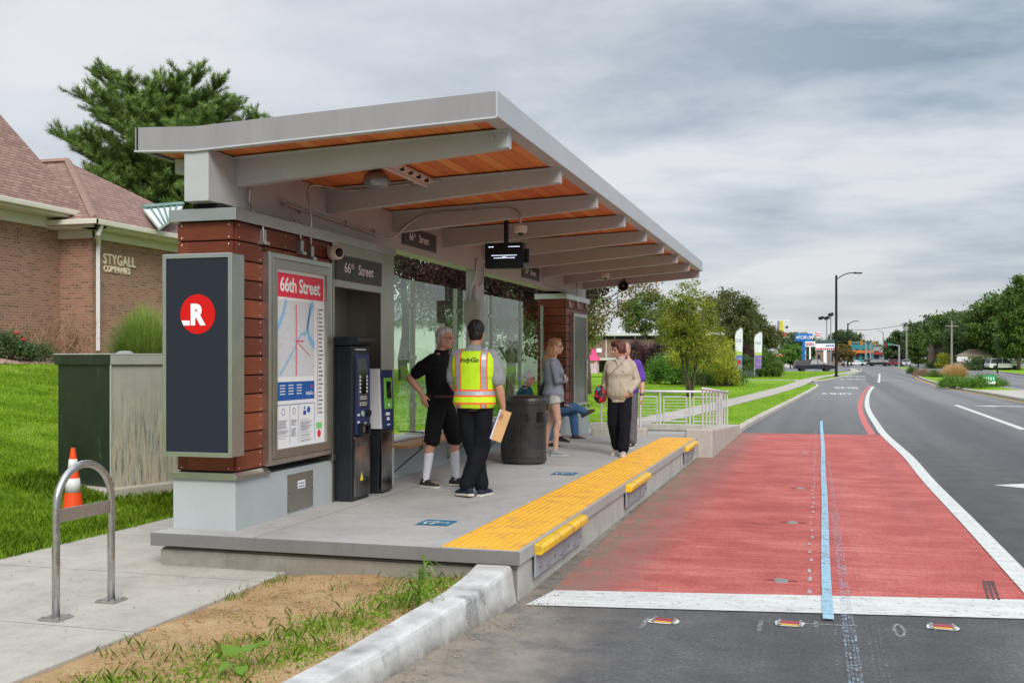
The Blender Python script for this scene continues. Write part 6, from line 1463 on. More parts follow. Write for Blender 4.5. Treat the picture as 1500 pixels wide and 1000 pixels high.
q = MB(); q.box(-W_*.45, W_*.35, -.3, .3, zb_-1.0, zb_-.003); q.build('catwalk', pm('brick_red', (.32, .09, .05), .7), t, world=False)
t, W_, za, zb_ = board('white_sign', 'white sign with red letters half hidden behind the blue sign post', 'sign', 1179, 1194, 500, 508, 200, pm('sign_white', (.85, .85, .85), .4), pw=.15)
text_obj('SIGN', (za-zb_)*.8, SRED, 'lettering', t, extrude=.02, offset=.01, M=T(0, -.2, (za+zb_)/2) @ M_YF @ Matrix.Diagonal((.8, 1, 1, 1)))
t, W_, za, zb_ = board('marquee_sign', 'wide marquee sign, dark green over white with red lines, left of the lamp post', 'sign', 1195, 1222, 503, 513, 185, pm('sign_white', (.85, .85, .85), .4), pw=.25, pcol=WHT)
q = MB(); q.box(-W_/2, W_/2, -.16, .16, za+.003, za+mpx(5, 185)); q.build('upper_board', pm('sign_green_grey', (.07, .11, .11), .5), t, world=False)
rr = random.Random(9)
for (row, c) in ((.68, pm('print_blue', (.12, .16, .35), .6)), (.22, SRED)):
    q = MB(); u = -.45 if row < .5 else .05
    while u < .42: w_ = rr.uniform(.05, .12); q.box(W_*u, W_*(u+w_), -.19, -.16, zb_+(za-zb_)*(row-.12), zb_+(za-zb_)*(row+.12)); u += w_+.03
    q.build('lettering', c, t, world=False)
for (px_, top, lab) in ((1211, 462, 'left'), (1217, 457, 'right')):
    p = atD(px_, 230); t = thing('floodlight_pole', 'thin floodlight pole, the '+lab+' one of two left of the tall black street lamp', 'light pole', (p.x, p.y, 0), group='floodlight poles'); z_ = hz(top+5, 230)
    q = MB(); q.tube([(0, 0, 0), (0, 0, z_)], .13, 8); q.build('pole', GRP, t, world=False)
    for s in ((-.9, 0) if lab == 'left' else (0,)): q = MB(); q.obox((s*1.3, 0, z_+.2), (.55, 0, .15), (0, .4, 0), (-.1, 0, .32)); q.build('floodlight', BLK, t, world=False, bev=.05)
p = atD(1195, 240); t = thing('flagpole', 'flagpole with a small striped flag behind the marquee sign', 'flagpole', (p.x, p.y, 0)); q = MB(); q.tube([(0, 0, 0), (0, 0, hz(485, 240))], .06, 6); q.build('pole', GRP, t, world=False)
zt = hz(486, 240)
for k in range(5): q = MB(); q.box(.0, .95*1, -.02, .02, zt-.25*(k+1)*1, zt-.25*k-.003); q.build('stripe', [WHT, SRED][k % 2], t, world=False)
# roof-mounted lamps on pole behind the oak
p = atD(1113, 150); t = thing('sports_light', 'cluster of dark floodlights on a bar above the olive trees', 'light', (p.x, p.y, 0)); q = MB(); q.tube([(0, 0, 0), (0, 0, hz(460, 150))], .12, 6); q.box(-1.2, .4, -.06, .06, hz(460, 150)-.1, hz(460, 150)); q.build('pole', GRP, t, world=False)
for (u, v) in ((-.2, .35), (.3, .35), (.6, .9)): q = MB(); q.cbox((u, 0, hz(460, 150)-v), .42, .4, .32); q.build('floodlight', BLK, t, world=False, bev=.04)

# distant buildings -----------------------------------------------------------
def bld(name, lab, x0, x1, y0, D, dep, wallc, roofc=None, wins=0, zb_=0, awn=None):
    cx = (x0+x1)/2; p = atD(cx, D); W_ = mpx(x1-x0, D); t = thing(name, lab, 'building', (p.x, p.y, zb_), rz=facing(cx)); H_ = hz(y0, D)-zb_
    q = MB(); q.box(-W_/2, W_/2, 0, dep, 0, H_); q.build('wall', wallc, t, world=False)
    q = MB(); q.box(-W_/2-.2, W_/2+.2, -.2, dep+.2, H_+.003, H_+.35); q.build('roof', roofc or TRIM, t, world=False)
    for k in range(wins): q = MB(); w1 = W_/wins; q.box(-W_/2+w1*(k+.25), -W_/2+w1*(k+.75), -.03, .02, H_*.25, H_*.75); q.build('window', pm('window_dark', (.03, .04, .05), .1), t, world=False)
    if awn: q = MB(); q.box(-W_/2, W_/2, -1.2, -.21, H_*.55, H_*.68); q.build('awning', awn, t, world=False)
    return t
bld('shop', 'teal-fronted shop behind the traffic lights at the far crossing', 1243, 1278, 503, 330, 12, pm('teal_wall', (.03, .22, .24), .6, var=.1, world=True), pm('dark_roof', (.10, .10, .11), .7), 4, awn=pm('awning_orange', (.55, .16, .04), .6))
bld('shop', 'grey building with a red base beyond the crossing', 1278, 1304, 507, 340, 14, pm('grey_wall', (.34, .34, .33), .7, var=.08, world=True), pm('dark_roof', (.10, .10, .11), .7), 2, awn=pm('awning_red', (.40, .04, .04), .6))
bld('shop', 'low white store far behind the pickup', 1136, 1180, 511, 230, 14, pm('white_wall', (.60, .60, .58), .6, var=.05, world=True), pm('dark_roof', (.10, .10, .11), .7), 6, awn=pm('awning_orange', (.55, .16, .04), .6))
bld('shop', 'brown roadside building behind the marquee sign', 1196, 1240, 514, 290, 12, pm('brown_wall', (.26, .17, .12), .7, var=.1, world=True), pm('dark_roof', (.10, .10, .11), .7), 5)
ho = thing('brick_house', 'house with grey shingle roof and tall brick chimneys at the end of the opposite carriageway', 'house', L3(1372, 215, .1)); p = atD(1372, 215)
q = MB(); q.box(-.8, 6.0, 0, 8, 0, 3.2); q.build('wall', BR2, ho, world=False)
q = MB(); q.prism([(-.3, 3.2), (8.3, 3.2), (6.5, 5.0), (1.5, 5.0)], 'yz', -1.1, 6.3); q.build('roof', pm('grey_roof', (.15, .15, .16), .9), ho, world=False)
for x_ in (-.9, .9): q = MB(); q.box(x_-.5, x_+.3, -.6, .2, 0, 4.9 if x_ < 0 else 3.9); q.build('chimney', BR2, ho, world=False)
h2 = thing('cottage', 'small cream cottage with a low hipped roof half hidden by the dark hedge', 'house', L3(1430, 190, .1))
q = MB(); q.box(-2.6, 2.6, 0, 5, 0, 2.2); q.build('wall', TRIM, h2, world=False); q = MB(); q.add([(-3.1, -.5, 2.2), (3.1, -.5, 2.2), (3.1, 5.5, 2.2), (-3.1, 5.5, 2.2), (-.8, 2.5, 3.5), (.8, 2.5, 3.5)], [(3, 2, 1, 0), (0, 1, 5, 4), (1, 2, 5), (2, 3, 4, 5), (3, 0, 4)]); q.build('roof', pm('tan_roof', (.32, .26, .19), .9), h2, world=False)
t, *_ = board('roadside_sign', 'white sign board with red edge beneath the trees at the opposite kerb', 'sign', 1402, 1417, 522.5, 529.5, 185, pm('sign_white', (.85, .85, .85), .4), pcol=pm('brick_red', (.32, .09, .05), .7))

# traffic signals and poles ------------------------------------------------------
TLY = pm('signal_amber_case', (.62, .28, .02), .5, var=.05)
def mast(pxp, D, arm_to, y_arm, lab, heads, sides):
    p = atD(pxp, D); t = thing('traffic_signal', lab, 'traffic light', (p.x, p.y, 0), rz=facing(pxp), group='traffic signals at the far crossing'); z_ = hz(y_arm, D)
    q = MB(); q.tube([(0, 0, 0), (0, 0, z_+.2)], .22, 8); q.build('pole', GRP, t, world=False)
    a = mpx(arm_to-pxp, D); q = MB(); q.tube([(0, 0, z_), (a*.5, 0, z_+.35), (a, 0, z_+.45)], [.14, .11, .08], 6); q.build('arm', GRP, t, world=False)
    for (hx_, c) in heads:
        q = MB(); x_ = mpx(hx_-pxp, D); q.box(x_-.32, x_+.32, -.25, .2, z_-.5, z_+.85); hd = q.build('signal_head', TLY if c == 'a' else BLK, t, world=False, bev=.05)
        m_ = pm('signal_red', (.6, .02, .02), .4); q = MB()
        for k in range(3): q.lathe([(.15, 0), (0, .02)], (x_, -.28, z_-.2+k*.4), 10, 'y')
        q.build('lens', m_ if c == 'r' else LENS, hd, world=False)
    for (hx_, w_) in sides: q = MB(); x_ = mpx(hx_-pxp, D); q.box(x_-w_/2, x_+w_/2, -.12, -.06, z_+.1, z_+.7); q.build('street_plate', pm('plate_green', (.02, .28, .17), .5), t, world=False)
mast(1317, 255, 1298, 506.5, 'grey signal mast right of the SUV, arm with green street plate reaching left', [(1299, 'r')], [(1304, 1.1)])
mast(1268, 300, 1245, 503, 'signal mast over the teal shop with amber signal heads', [(1262, 'a'), (1246, 'a')], [])
mast(1275, 290, 1281, 504, 'slim pole with one amber signal head above the SUV', [(1281, 'a')], [])
def upole(px_, D, top, lab, cross=True):
    p = atD(px_, D); t = thing('utility_pole', lab, 'utility pole', (p.x, p.y, 0), rz=facing(px_), group='wooden utility poles'); z_ = hz(top, D)
    q = MB(); q.tube([(0, 0, 0), (0, 0, z_)], [.2, .14], 8); q.build('pole', pm('pole_wood', (.30, .27, .24), .9, var=.2), t, world=False)
    if cross: q = MB(); q.box(-1.1, 1.1, -.08, .08, z_-1.0, z_-.85); q.build('crossarm', pm('pole_wood', (.30, .27, .24), .9), t, world=False)
    return Vector((p.x, p.y, z_))
u1 = upole(1328, 230, 475, 'pale utility pole left of the round tree', False); u2 = upole(1394, 190, 470, 'pale utility pole in front of the tall green trees'); 
p = atD(1461, 128); t = thing('lamp_pole', 'slim dark pole on the verge in front of the parked white car', 'pole', (p.x, p.y, 0)); q = MB(); q.tube([(0, 0, 0), (0, 0, hz(498, 128))], .09, 8); q.build('pole', BLP, t, world=False); q = MB(); q.ball((0, 0, hz(497, 128)), .16, .16, .2, 8); q.build('cap', BLP, t, world=False)
a_, b_ = Vector((atD(1228, 230).x, atD(1228, 230).y, hz(483, 230))), u1; q = MB(); q.tube([a_*(1-k/10)+b_*(k/10)-Vector((0, 0, .5*math.sin(math.pi*k/10))) for k in range(11)], .045, 4)
tag(q.build('power_line', BLP), 'thin power line crossing the sky to the utility pole', 'power line')

# median planting and yard sign -----------------------------------------------------
def M_at(px_, py_): return atZ(px_, py_, .13)
p = M_at(1404, 561); grassclump('feather_grass', 'tall straw-coloured ornamental grass in the median bed', (p.x, p.y+1.2, .13), 1.15, 1.35, 4200, G_STRAW, 61, .016)
p = M_at(1383, 556); grassclump('feather_grass', 'left clump of the straw-coloured grass in the median bed', (p.x+.6, p.y+2, .13), .95, 1.2, 2600, G_STRAW, 62, .016)
for i, (px_, py_, r, h, mt, lab) in enumerate([(1392, 566, .75, .62, G_BR, 'low green shrub in front of the left straw grass'), (1425, 568, .95, .75, G_BR, 'rounded light green shrub in front of the right straw grass'), (1455, 566, .8, .6, G_BR, 'green shrub behind the yard sign'), (1352, 551, 1.1, .7, G_PINKG, 'pink flowering low shrub at the left of the median bed'), (1337, 547, .7, .8, G_DARK, 'small dark shrub at the far tip of the median bed'), (1372, 552, 1.0, .55, G_MID, 'dark green low shrub left of the straw grass')]):
    p = M_at(px_, py_); shrub('median_shrub', lab, (p.x, p.y, .13), r, h, mt, 63+i, 36, 100, .045, .28, 'shrub', group='shrubs in the median bed')
p = M_at(1456, 566); t = thing('yard_sign', 'small white and green yard sign in the median bed', 'sign', (p.x-.4, p.y-.8, .13), rz=facing(1456))
q = MB(); q.box(-.36, .36, -.01, .01, .18, .68); q.build('board', pm('yard_green', (.03, .36, .14), .5, var=.05), t, world=False)
q = MB(); q.box(-.36, .36, -.014, -.0105, .18, .32); q.build('lower_band', WHT, t, world=False)
q = MB(); q.tube([(-.25, 0, -.1), (-.25, 0, .2)], .01, 5); q.tube([(.25, 0, -.1), (.25, 0, .2)], .01, 5); q.build('stake', GRP, t, world=False)
q = MB(); rr = random.Random(4)
for k in range(5): q.cbox((-.26+k*.13, -.013, .50+rr.uniform(-.03, .03)), .06, .003, .17)
q.build('lettering', WHT, t, world=False)

# trees on the right and along the horizon -------------------------------------------
make_tree('tulip_tree', 'tall pointed green tree at the right edge of the picture', 'tree', L3(1492, 158, .1), 14.6, 4.3, 6.6, 7.9, G_MID, 71, 250, 150, .20, .95, .3, shape='cone', gaps=.45, shell=.35)
far_trees = [(1440, 200, 11.3, 7.2, 5.2, 'broad dark green tree left of the tall pointed tree'), (1408, 215, 11.5, 7.0, 5.4, 'rounded green tree behind the utility pole'), (1462, 190, 13.5, 6.2, 6.0, 'tall green tree directly behind the pointed tree'), (1388, 240, 8.6, 4.6, 4.2, 'green tree above the brick chimneys'), (1520, 170, 12, 6, 5.5, 'green tree at the right frame edge')]
for i, (px_, D, h, rx, rz, lab) in enumerate(far_trees):
    make_tree('broad_tree', lab, 'tree', L3(px_, D, .1), h+rz*.2, rx, rz, h-rz, [G_DARK, G_MID, G_MID, G_YOUNG, G_DARK][i], 80+i, 150, 110, .30, 1.5, .35, gaps=.7, shell=.4)
make_tree('round_tree', 'round dense green tree standing by the kerb end left of the brick chimneys', 'tree', L3(1345, 235, .1), 7.6, 2.7, 3.5, 4.2, G_MID, 90, 120, 130, .20, .8, .2, gaps=.8)
make_tree('dark_cedar', 'dark ragged cedar with flat top behind the round tree', 'tree', L3(1360, 270, .1), 13.5, 6.2, 4.0, 8.5, G_DARK, 91, 110, 90, .30, 1.2, .35, gaps=.2)
make_tree('broad_tree', 'green tree left of the pale utility pole at the far crossing', 'tree', L3(1318, 270, .1), 9, 4.6, 4.4, 4.9, G_DARK, 92, 110, 110, .28, 1.2, .3, gaps=.6)
make_tree('yellow_tree', 'small yellow-green tree left of the blue sign post', 'tree', L3(1158, 190, .1), 4.4, 2.4, 1.9, 2.6, G_BR, 93, 70, 110, .15, .6, .12)
make_tree('brown_tree', 'small reddish brown tree just right of the tall black lamp post', 'tree', L3(1236, 240, .1), 5.2, 2.6, 2.2, 3.0, G_AUT, 94, 70, 90, .18, .7, .15, gaps=.3)
make_tree('broad_tree', 'distant green tree right of the tall black lamp post', 'tree', L3(1237, 340, .1), 11, 6, 4, 7.0, G_DARK, 95, 90, 90, .35, 1.4, .3, gaps=.7)
make_tree('broad_tree', 'distant low tree above the teal shop', 'tree', L3(1256, 380, .1), 8.5, 7, 3, 5.0, G_DARK, 96, 90, 90, .38, 1.5, .3, gaps=.7)
make_tree('broad_tree', 'distant dark tree behind the blue sign', 'tree', L3(1170, 300, .1), 9.5, 6, 3.4, 5.5, G_DARK, 97, 80, 80, .35, 1.4, .3, gaps=.6)
for (px_, D, r, h, lab) in [(1438, 165, 4.6, 1.9, 'long dark hedge under the cottage'), (1375, 200, 2.2, 1.3, 'low hedge in front of the brick chimneys'), (1384, 196, 1.3, 3.0, 'yellowish shrub beside the brick chimneys')]:
    shrub('hedge', lab, L3(px_, D, .05), r, h, G_YEL if 'yellowish' in lab else G_DARK, int(px_), 50, 110, .18, .8, 'hedge')
# distant tree belt on the horizon (reads as one mass)
rng = np.random.default_rng(7); C = []
for k in range(420):
    px_ = rng.uniform(-600, 1900); D = rng.uniform(430, 560); p = atD(px_, D); C.append((p.x, p.y, rng.uniform(1, 8.5)+2.5*math.sin(px_*.013)))
V, Fq = leaves(C, np.full(len(C), 9.0), 60, 1.1, rng, stretch=(1.3, 1.3, .45)); tag(npmesh('distant_woods', V, Fq, G_DARK), 'dark band of distant woods along the horizon', 'woods', kind='stuff')
# trees across the road beyond the right of the frame: they show mirrored in the glass
mt = make_tree('street_tree', 'leafy street tree across the road, mirrored in the shelter glass', 'tree', (24, 30, .1), 8.5, 3.6, 3.4, 5.0, G_MID, 99, 110, 90, .14, .9, .2, group='street trees mirrored in the glass')
for k, (x, y, s) in enumerate([(26, 44, 1.1), (23, 60, .95), (25, 18, 1.2), (30, 75, 1.2)]):
    c = copy_tree(mt); c.location = (x, y, .1); c.scale = (s, s, s); c.rotation_euler.z = k*1.3
# ================================================================ PEOPLE
SKIN = {}
def skin(name, col):
    m, nt, b = newmat('skin_'+name); g = G(nt)
    g.l(g.ramp(g.noise(14, 4, .6), [(.3, tuple(v*.88 for v in col)), (.7, col)]), b.inputs['Base Color']); b.inputs['Roughness'].default_value = .5
    b.inputs['Subsurface Weight'].default_value = .08; b.inputs['Subsurface Radius'].default_value = (.02, .008, .004); return m
def cloth(name, col, var=.12, sc=8, rough=.85):
    m, nt, b = newmat('cloth_'+name); g = G(nt)
    c = g.ramp(g.noise(sc, 5, .6), [(.3, tuple(v*(1-var) for v in col)), (.7, tuple(v*(1+var) for v in col))])
    g.l(c, b.inputs['Base Color']); b.inputs['Roughness'].default_value = rough; b.inputs['Sheen Weight'].default_value = 0.0; b.inputs['Specular IOR Level'].default_value = .2
    g.l(g.bump(g.noise(5, 4, .6, None, (1, 1, .6)), .35, .02), b.inputs['Normal']); return m
def remesh(mb, vox, smooth=3, disp=0, freq=6.0, fz=.6):
    me = bpy.data.meshes.new('tmp'); me.from_pydata(mb.v, [], mb.f); bm = bmesh.new(); bm.from_mesh(me); bmesh.ops.recalc_face_normals(bm, faces=bm.faces); bm.to_mesh(me); bm.free()
    o = bpy.data.objects.new('tmp', me)
    r = o.modifiers.new('r', 'REMESH'); r.mode = 'VOXEL'; r.voxel_size = vox
    if smooth: s = o.modifiers.new('s', 'SMOOTH'); s.factor = .5; s.iterations = smooth
    m2 = evaluated(o)
    if disp:
        n_ = len(m2.vertices); co = np.empty(n_*3, np.float32); m2.vertices.foreach_get('co', co); nr = np.array([v.vector[:] for v in m2.vertex_normals]); co = co.reshape(-1, 3)
        kk = np.array([mn.noise((x*freq, y*freq, z*freq*fz))+.5*mn.noise((x*freq*2.3+5, y*freq*2.3, z*freq*1.1)) for x, y, z in co.tolist()])
        m2.vertices.foreach_set('co', (co+nr*kk[:, None]*disp).astype(np.float32).ravel()); m2.update()
    m2.polygons.foreach_set('use_smooth', [True]*len(m2.polygons)); return m2
def mobj(name, me, mat, parent):
    me.name = name; me.materials.clear()
    for m_ in (mat if isinstance(mat, list) else [mat]): me.materials.append(m_)
    o = bpy.data.objects.new(name, me); COL.objects.link(o); o.parent = parent; return o
def limb(mb, pts, n=14):
    """pts: (point, radius[, flat]) chain; a joined tapered limb"""
    P = [Vector(p[0]) for p in pts]; R = [p[1] for p in pts]
    PP = []; RR = []
    for i in range(len(P)-1):
        for k in range(4): t = k/4; s = t*t*(3-2*t) if False else t; PP.append(P[i].lerp(P[i+1], t)); RR.append(R[i]*(1-s)+R[i+1]*s)
    PP.append(P[-1]); RR.append(R[-1])
    mb.tube(PP, RR, n)
    for p, r in zip(P, R): mb.ball(p, r*.995, n=12)
def ring(c, rx, ry, n=28, e=2.3, yaw=0):
    o = []
    for k in range(n):
        a = 2*math.pi*k/n; ca, sa = math.cos(a), math.sin(a); x = abs(ca)**(2/e)*math.copysign(rx, ca); y = abs(sa)**(2/e)*math.copysign(ry, sa)
        o.append((c[0]+x*math.cos(yaw)-y*math.sin(yaw), c[1]+x*math.sin(yaw)+y*math.cos(yaw), c[2]))
    return o
TT = [(.86, .125, .095, 0), (.93, .168, .118, 0), (1.00, .165, .116, 0), (1.08, .150, .106, 0), (1.18, .158, .112, 0), (1.30, .176, .120, 0), (1.38, .180, .110, -.005), (1.43, .158, .090, -.01), (1.465, .105, .070, -.015), (1.50, .064, .060, -.015)]
def spine(J, z):
    a, b_, c = Vector(J['pelvis']), Vector(J['chest']), Vector(J['neck']); zs = (.93, 1.30, 1.50)
    if z <= zs[1]: t = (z-zs[0])/(zs[1]-zs[0]); return a.lerp(b_, t)
    t = (z-zs[1])/(zs[2]-zs[1]); return b_.lerp(c, t)
def torso(mb, J, grow=0, z0=.86, z1=1.50, S=None, hem=0, chestd=0):
    S = S or {}; g_ = S.get('girth', 1); rows = []
    zs = sorted(set([t[0] for t in TT if z0 <= t[0] <= z1]+[z0, z1]+list(np.arange(z0, z1, .04))))
    for z in zs:
        rx = np.interp(z, [t[0] for t in TT], [t[1] for t in TT]); ry = np.interp(z, [t[0] for t in TT], [t[2] for t in TT]); oy = np.interp(z, [t[0] for t in TT], [t[3] for t in TT])
        gg = 1+(g_-1)*math.exp(-((z-1.10)/.22)**2) if z < 1.42 else 1
        bel = S.get('belly', 0)*math.exp(-((z-1.06)/.13)**2); bust = S.get('bust', 0)*math.exp(-((z-1.27)/.07)**2); but = S.get('butt', .015)*math.exp(-((z-.93)/.09)**2)
        sw = S.get('shw', 1) if z > 1.2 else 1
        fl = hem*max(0, (1.0-z)/.14) if z < 1.0 else 0
        c = spine(J, z); RX = rx*gg*sw+grow+fl; RY = ry*gg+grow+fl*.8+(bel+bust+but)/2
        rows.append(ring((c.x, c.y+oy+(bel+bust-but)/2, c.z), RX, RY, yaw=J.get('twist', 0)*max(0, (z-1.0)/.4)))
    mb.loft(rows)
def hand(mb, w, d, nrm, s=1.0, curl=.5, side=1):
    """w wrist, d towards the fingers, nrm out of the palm, side: +1 thumb along d x nrm"""
    w, d, nrm = Vector(w), Vector(d).normalized(), Vector(nrm).normalized(); nrm = (nrm-d*nrm.dot(d)).normalized(); sd = d.cross(nrm)*side
    rot = Matrix((sd, d, nrm)).transposed()
    mb.ball(w+d*.050*s, .038*s, .052*s, .0155*s, 14, rot); mb.ball(w+d*.012*s, .026*s, .03*s, .018*s, 10, rot)
    for k, (o_, L_, r) in enumerate(((-.030, .058, .0075), (-.010, .072, .0085), (.010, .078, .0088), (.029, .070, .0085))):
        p = w+d*(.088-.008*(k == 0))*s+sd*o_*s; a = curl*(.55+.1*(3-k)); pts = [(p-d*.02*s, r*s*1.05)]; dd = d.copy(); q_ = p
        for j, f_ in enumerate((.45, .32, .23)):
            dd = (dd*math.cos(a)+nrm*math.sin(a)).normalized(); nn = None; q_ = q_+dd*L_*f_*s*1.0; pts.append((q_, r*s*(1-.08*(j+1))))
        limb(mb, [pts[0], (p, r*s)]+pts[1:], 8)
    th0 = w+d*.028*s+sd*.026*s; dd = (d*.75+sd*.62+nrm*.22*(.4+curl)).normalized(); th1 = th0+dd*.034*s; dd2 = (dd+d*.3+nrm*.35*curl).normalized(); limb(mb, [(th0, .0125*s), (th1, .0105*s), (th1+dd2*.030*s, .0085*s)], 8)
def headframe(J):
    return Matrix.Rotation(J.get('hyaw', 0), 3, 'Z') @ Matrix.Rotation(J.get('hpitch', 0), 3, 'X')
def head(mb, J, k=1.0):
    H = Vector(J['head']); Rm = headframe(J); P = lambda x, y, z: H+Rm @ (Vector((x, y, z))*k)
    def B(c, rx, ry, rz, n=18): mb.ball(P(*c), rx*k, ry*k, rz*k, n, Rm)
    B((0, -.012, .028), .076, .096, .098, 24); B((0, .020, -.035), .064, .072, .072, 20); B((0, .048, -.086), .034, .036, .030); B((0, .02, -.075), .052, .055, .042)
    B((0, .070, .022), .052, .022, .030); B((0, .072, -.058), .028, .020, .022)          # brow, mouth area
    for s in (-1, 1): B((s*.042, .060, -.028), .022, .024, .024); B((s*.077, -.008, -.008), .010, .020, .032, 10); B((s*.058, -.0, -.055), .015, .035, .04, 10)
    mb.tube([P(0, .080, .022), P(0, .101, -.018), P(0, .106, -.028), P(0, .084, -.040)], [.008*k, .012*k, .014*k, .011*k], 8)
    B((-.010, .094, -.031), .010, .010, .008, 8); B((.010, .094, -.031), .010, .010, .008, 8)
    B((0, .089, -.055), .023, .008, .0055, 10); B((0, .088, -.066), .021, .009, .0065, 10)
    limb(mb, [(P(0, -.022, -.055), .056*k), (Vector(J['neck'])+Vector((0, -.01, -.015)), .060)], 16)
    return P, Rm
DEF = dict(pelvis=(0, 0, .93), chest=(0, 0, 1.30), neck=(0, 0, 1.49), head=(0, .025, 1.635), shL=(-.175, 0, 1.405), shR=(.175, 0, 1.405), elL=(-.225, -.02, 1.12), elR=(.225, -.02, 1.12), wrL=(-.235, .04, .87), wrR=(.235, .04, .87),
           hipL=(-.088, 0, .92), hipR=(.088, 0, .92), knL=(-.095, .015, .50), knR=(.095, .015, .50), anL=(-.10, -.02, .085), anR=(.10, -.02, .085), ftL=(0, 1, 0), ftR=(0, 1, 0), hdL=None, hdR=None, pnL=(1, 0, 0), pnR=(-1, 0, 0), curl=.45)
def person(label, loc, rz, h, J, S, skinm, parts):
    t = thing('person', label, 'person', loc, rz); k = h/1.75; t.scale = (k, k, k)
    J = {**DEF, **J}; A = lambda n_: Vector(J[n_])
    mb = MB(); torso(mb, J, 0, S=S); P, Rm = head(mb, J)
    for s, o in (('L', -1), ('R', 1)):
        sh_, el, wr = A('sh'+s), A('el'+s), A('wr'+s); am = S.get('arm', 1)
        limb(mb, [(sh_+Vector((-o*.03, 0, -.018)), .050*am), (sh_+Vector((0, 0, -.006)), .050*am), (sh_.lerp(el, .45), .047*am), (el, .039*am), (el.lerp(wr, .3), .042*am), (el.lerp(wr, .75), .031*am), (wr, .0245)])
        d = Vector(J['hd'+s]) if J['hd'+s] else (wr-el); hand(mb, wr, d, J['pn'+s], 1.0, J['curl'], side=(1 if s == 'L' else -1)*J.get('thumb'+s, 1))
        hp, kn, an = A('hip'+s), A('kn'+s), A('an'+s); lg = S.get('leg', 1)
        back = -Vector(J['ft'+s])
        limb(mb, [(hp, .088*lg), (hp.lerp(kn, .35), .080*lg), (hp.lerp(kn, .8), .060*lg), (kn, .052*lg), (kn.lerp(an, .30)+back*.018, .054*lg), (kn.lerp(an, .6)+back*.008, .044*lg), (an, .034)])
        f_ = Vector(J['ft'+s]).normalized(); limb(mb, [(an-f_*.035+Vector((0, 0, -.045)), .032), (an+f_*.07+Vector((0, 0, -.04)), .034), (an+f_*.15+Vector((0, 0, -.055)), .026)])
    body = mobj('body', remesh(mb, .0062, 3), skinm, t)
    # eyes and lips
    q = MB()
    for s in (-1, 1): q.ball(P(s*.031, .083, .004), .0125, .006, .0055, 8, Rm)
    q.build('eyes', EYE, t, world=False, smooth=True)
    q = MB(); q.ball(P(0, .0965, -.060), .022, .004, .005, 8, Rm); q.build('lips', LIP, t, world=False, smooth=True)
    parts(t, J, S, P, Rm, A); return t
EYE = pm('eye_dark', (.04, .03, .03), .2, var=0); LIP = pm('lips', (.42, .16, .13), .5, var=0)
def top(t, J, S, A, mat, name='shirt', sleeve=.8, sl_r=.066, grow=.014, z0=.90, hem=.0, disp=.016, z1=1.475, cuff=None, collar=False, vox=.0075):
    mb = MB(); torso(mb, J, grow, z0, z1, S, hem)
    for s, o in (('L', -1), ('R', 1)):
        sh_, el, wr = A('sh'+s), A('el'+s), A('wr'+s); am = S.get('arm', 1)
        if sleeve <= 1: e = sh_.lerp(el, sleeve); limb(mb, [(sh_+Vector((-o*.06, 0, .004)), .066), (sh_, sl_r*am), (e, (sl_r-.002)*am)])
        else: limb(mb, [(sh_+Vector((-o*.06, 0, .004)), .068), (sh_, sl_r*am), (sh_.lerp(el, .5), sl_r*.93*am), (el, sl_r*.86*am), (el.lerp(wr, .5), sl_r*.74*am), (el.lerp(wr, sleeve-1), cuff or sl_r*.56)])
    if collar: c = Vector(J['neck']); mb.loft([ring((c.x, c.y-.022, c.z-.085), .130, .098), ring((c.x, c.y-.018, c.z-.035), .092, .088), ring((c.x, c.y-.006, c.z+.025), .069, .069)])
    return mobj(name, remesh(mb, vox, 3, disp, 9, .6), mat, t)
def bottom(t, J, S, A, mat, name='trousers', to=1.0, r=(.100, .094, .080, .076), ztop=1.0, disp=.015, zlow=.86, grow=.012, vox=.008):
    mb = MB(); torso(mb, J, grow, zlow, ztop, S)
    for s in 'LR':
        hp, kn, an = A('hip'+s), A('kn'+s), A('an'+s)
        if to > 1: pts = [(hp, r[0]), (hp.lerp(kn, .45), r[1]), (kn, r[2]), (kn.lerp(an, (to-1)*.5), (r[2]+r[3])/2), (kn.lerp(an, to-1), r[3])]
        else: pts = [(hp, r[0]), (hp.lerp(kn, to*.5), r[1]), (hp.lerp(kn, to), r[2])]
        limb(mb, pts, 18)
        if to <= 1:   # flat hem: open cuff ring
            e = hp.lerp(kn, to); d = (kn-hp).normalized(); mb.tube([e-d*.02, e+d*r[2]*.45], [r[2], r[2]*1.02], 18)
    return mobj(name, remesh(mb, vox, 3, disp, 8, .5), mat, t)
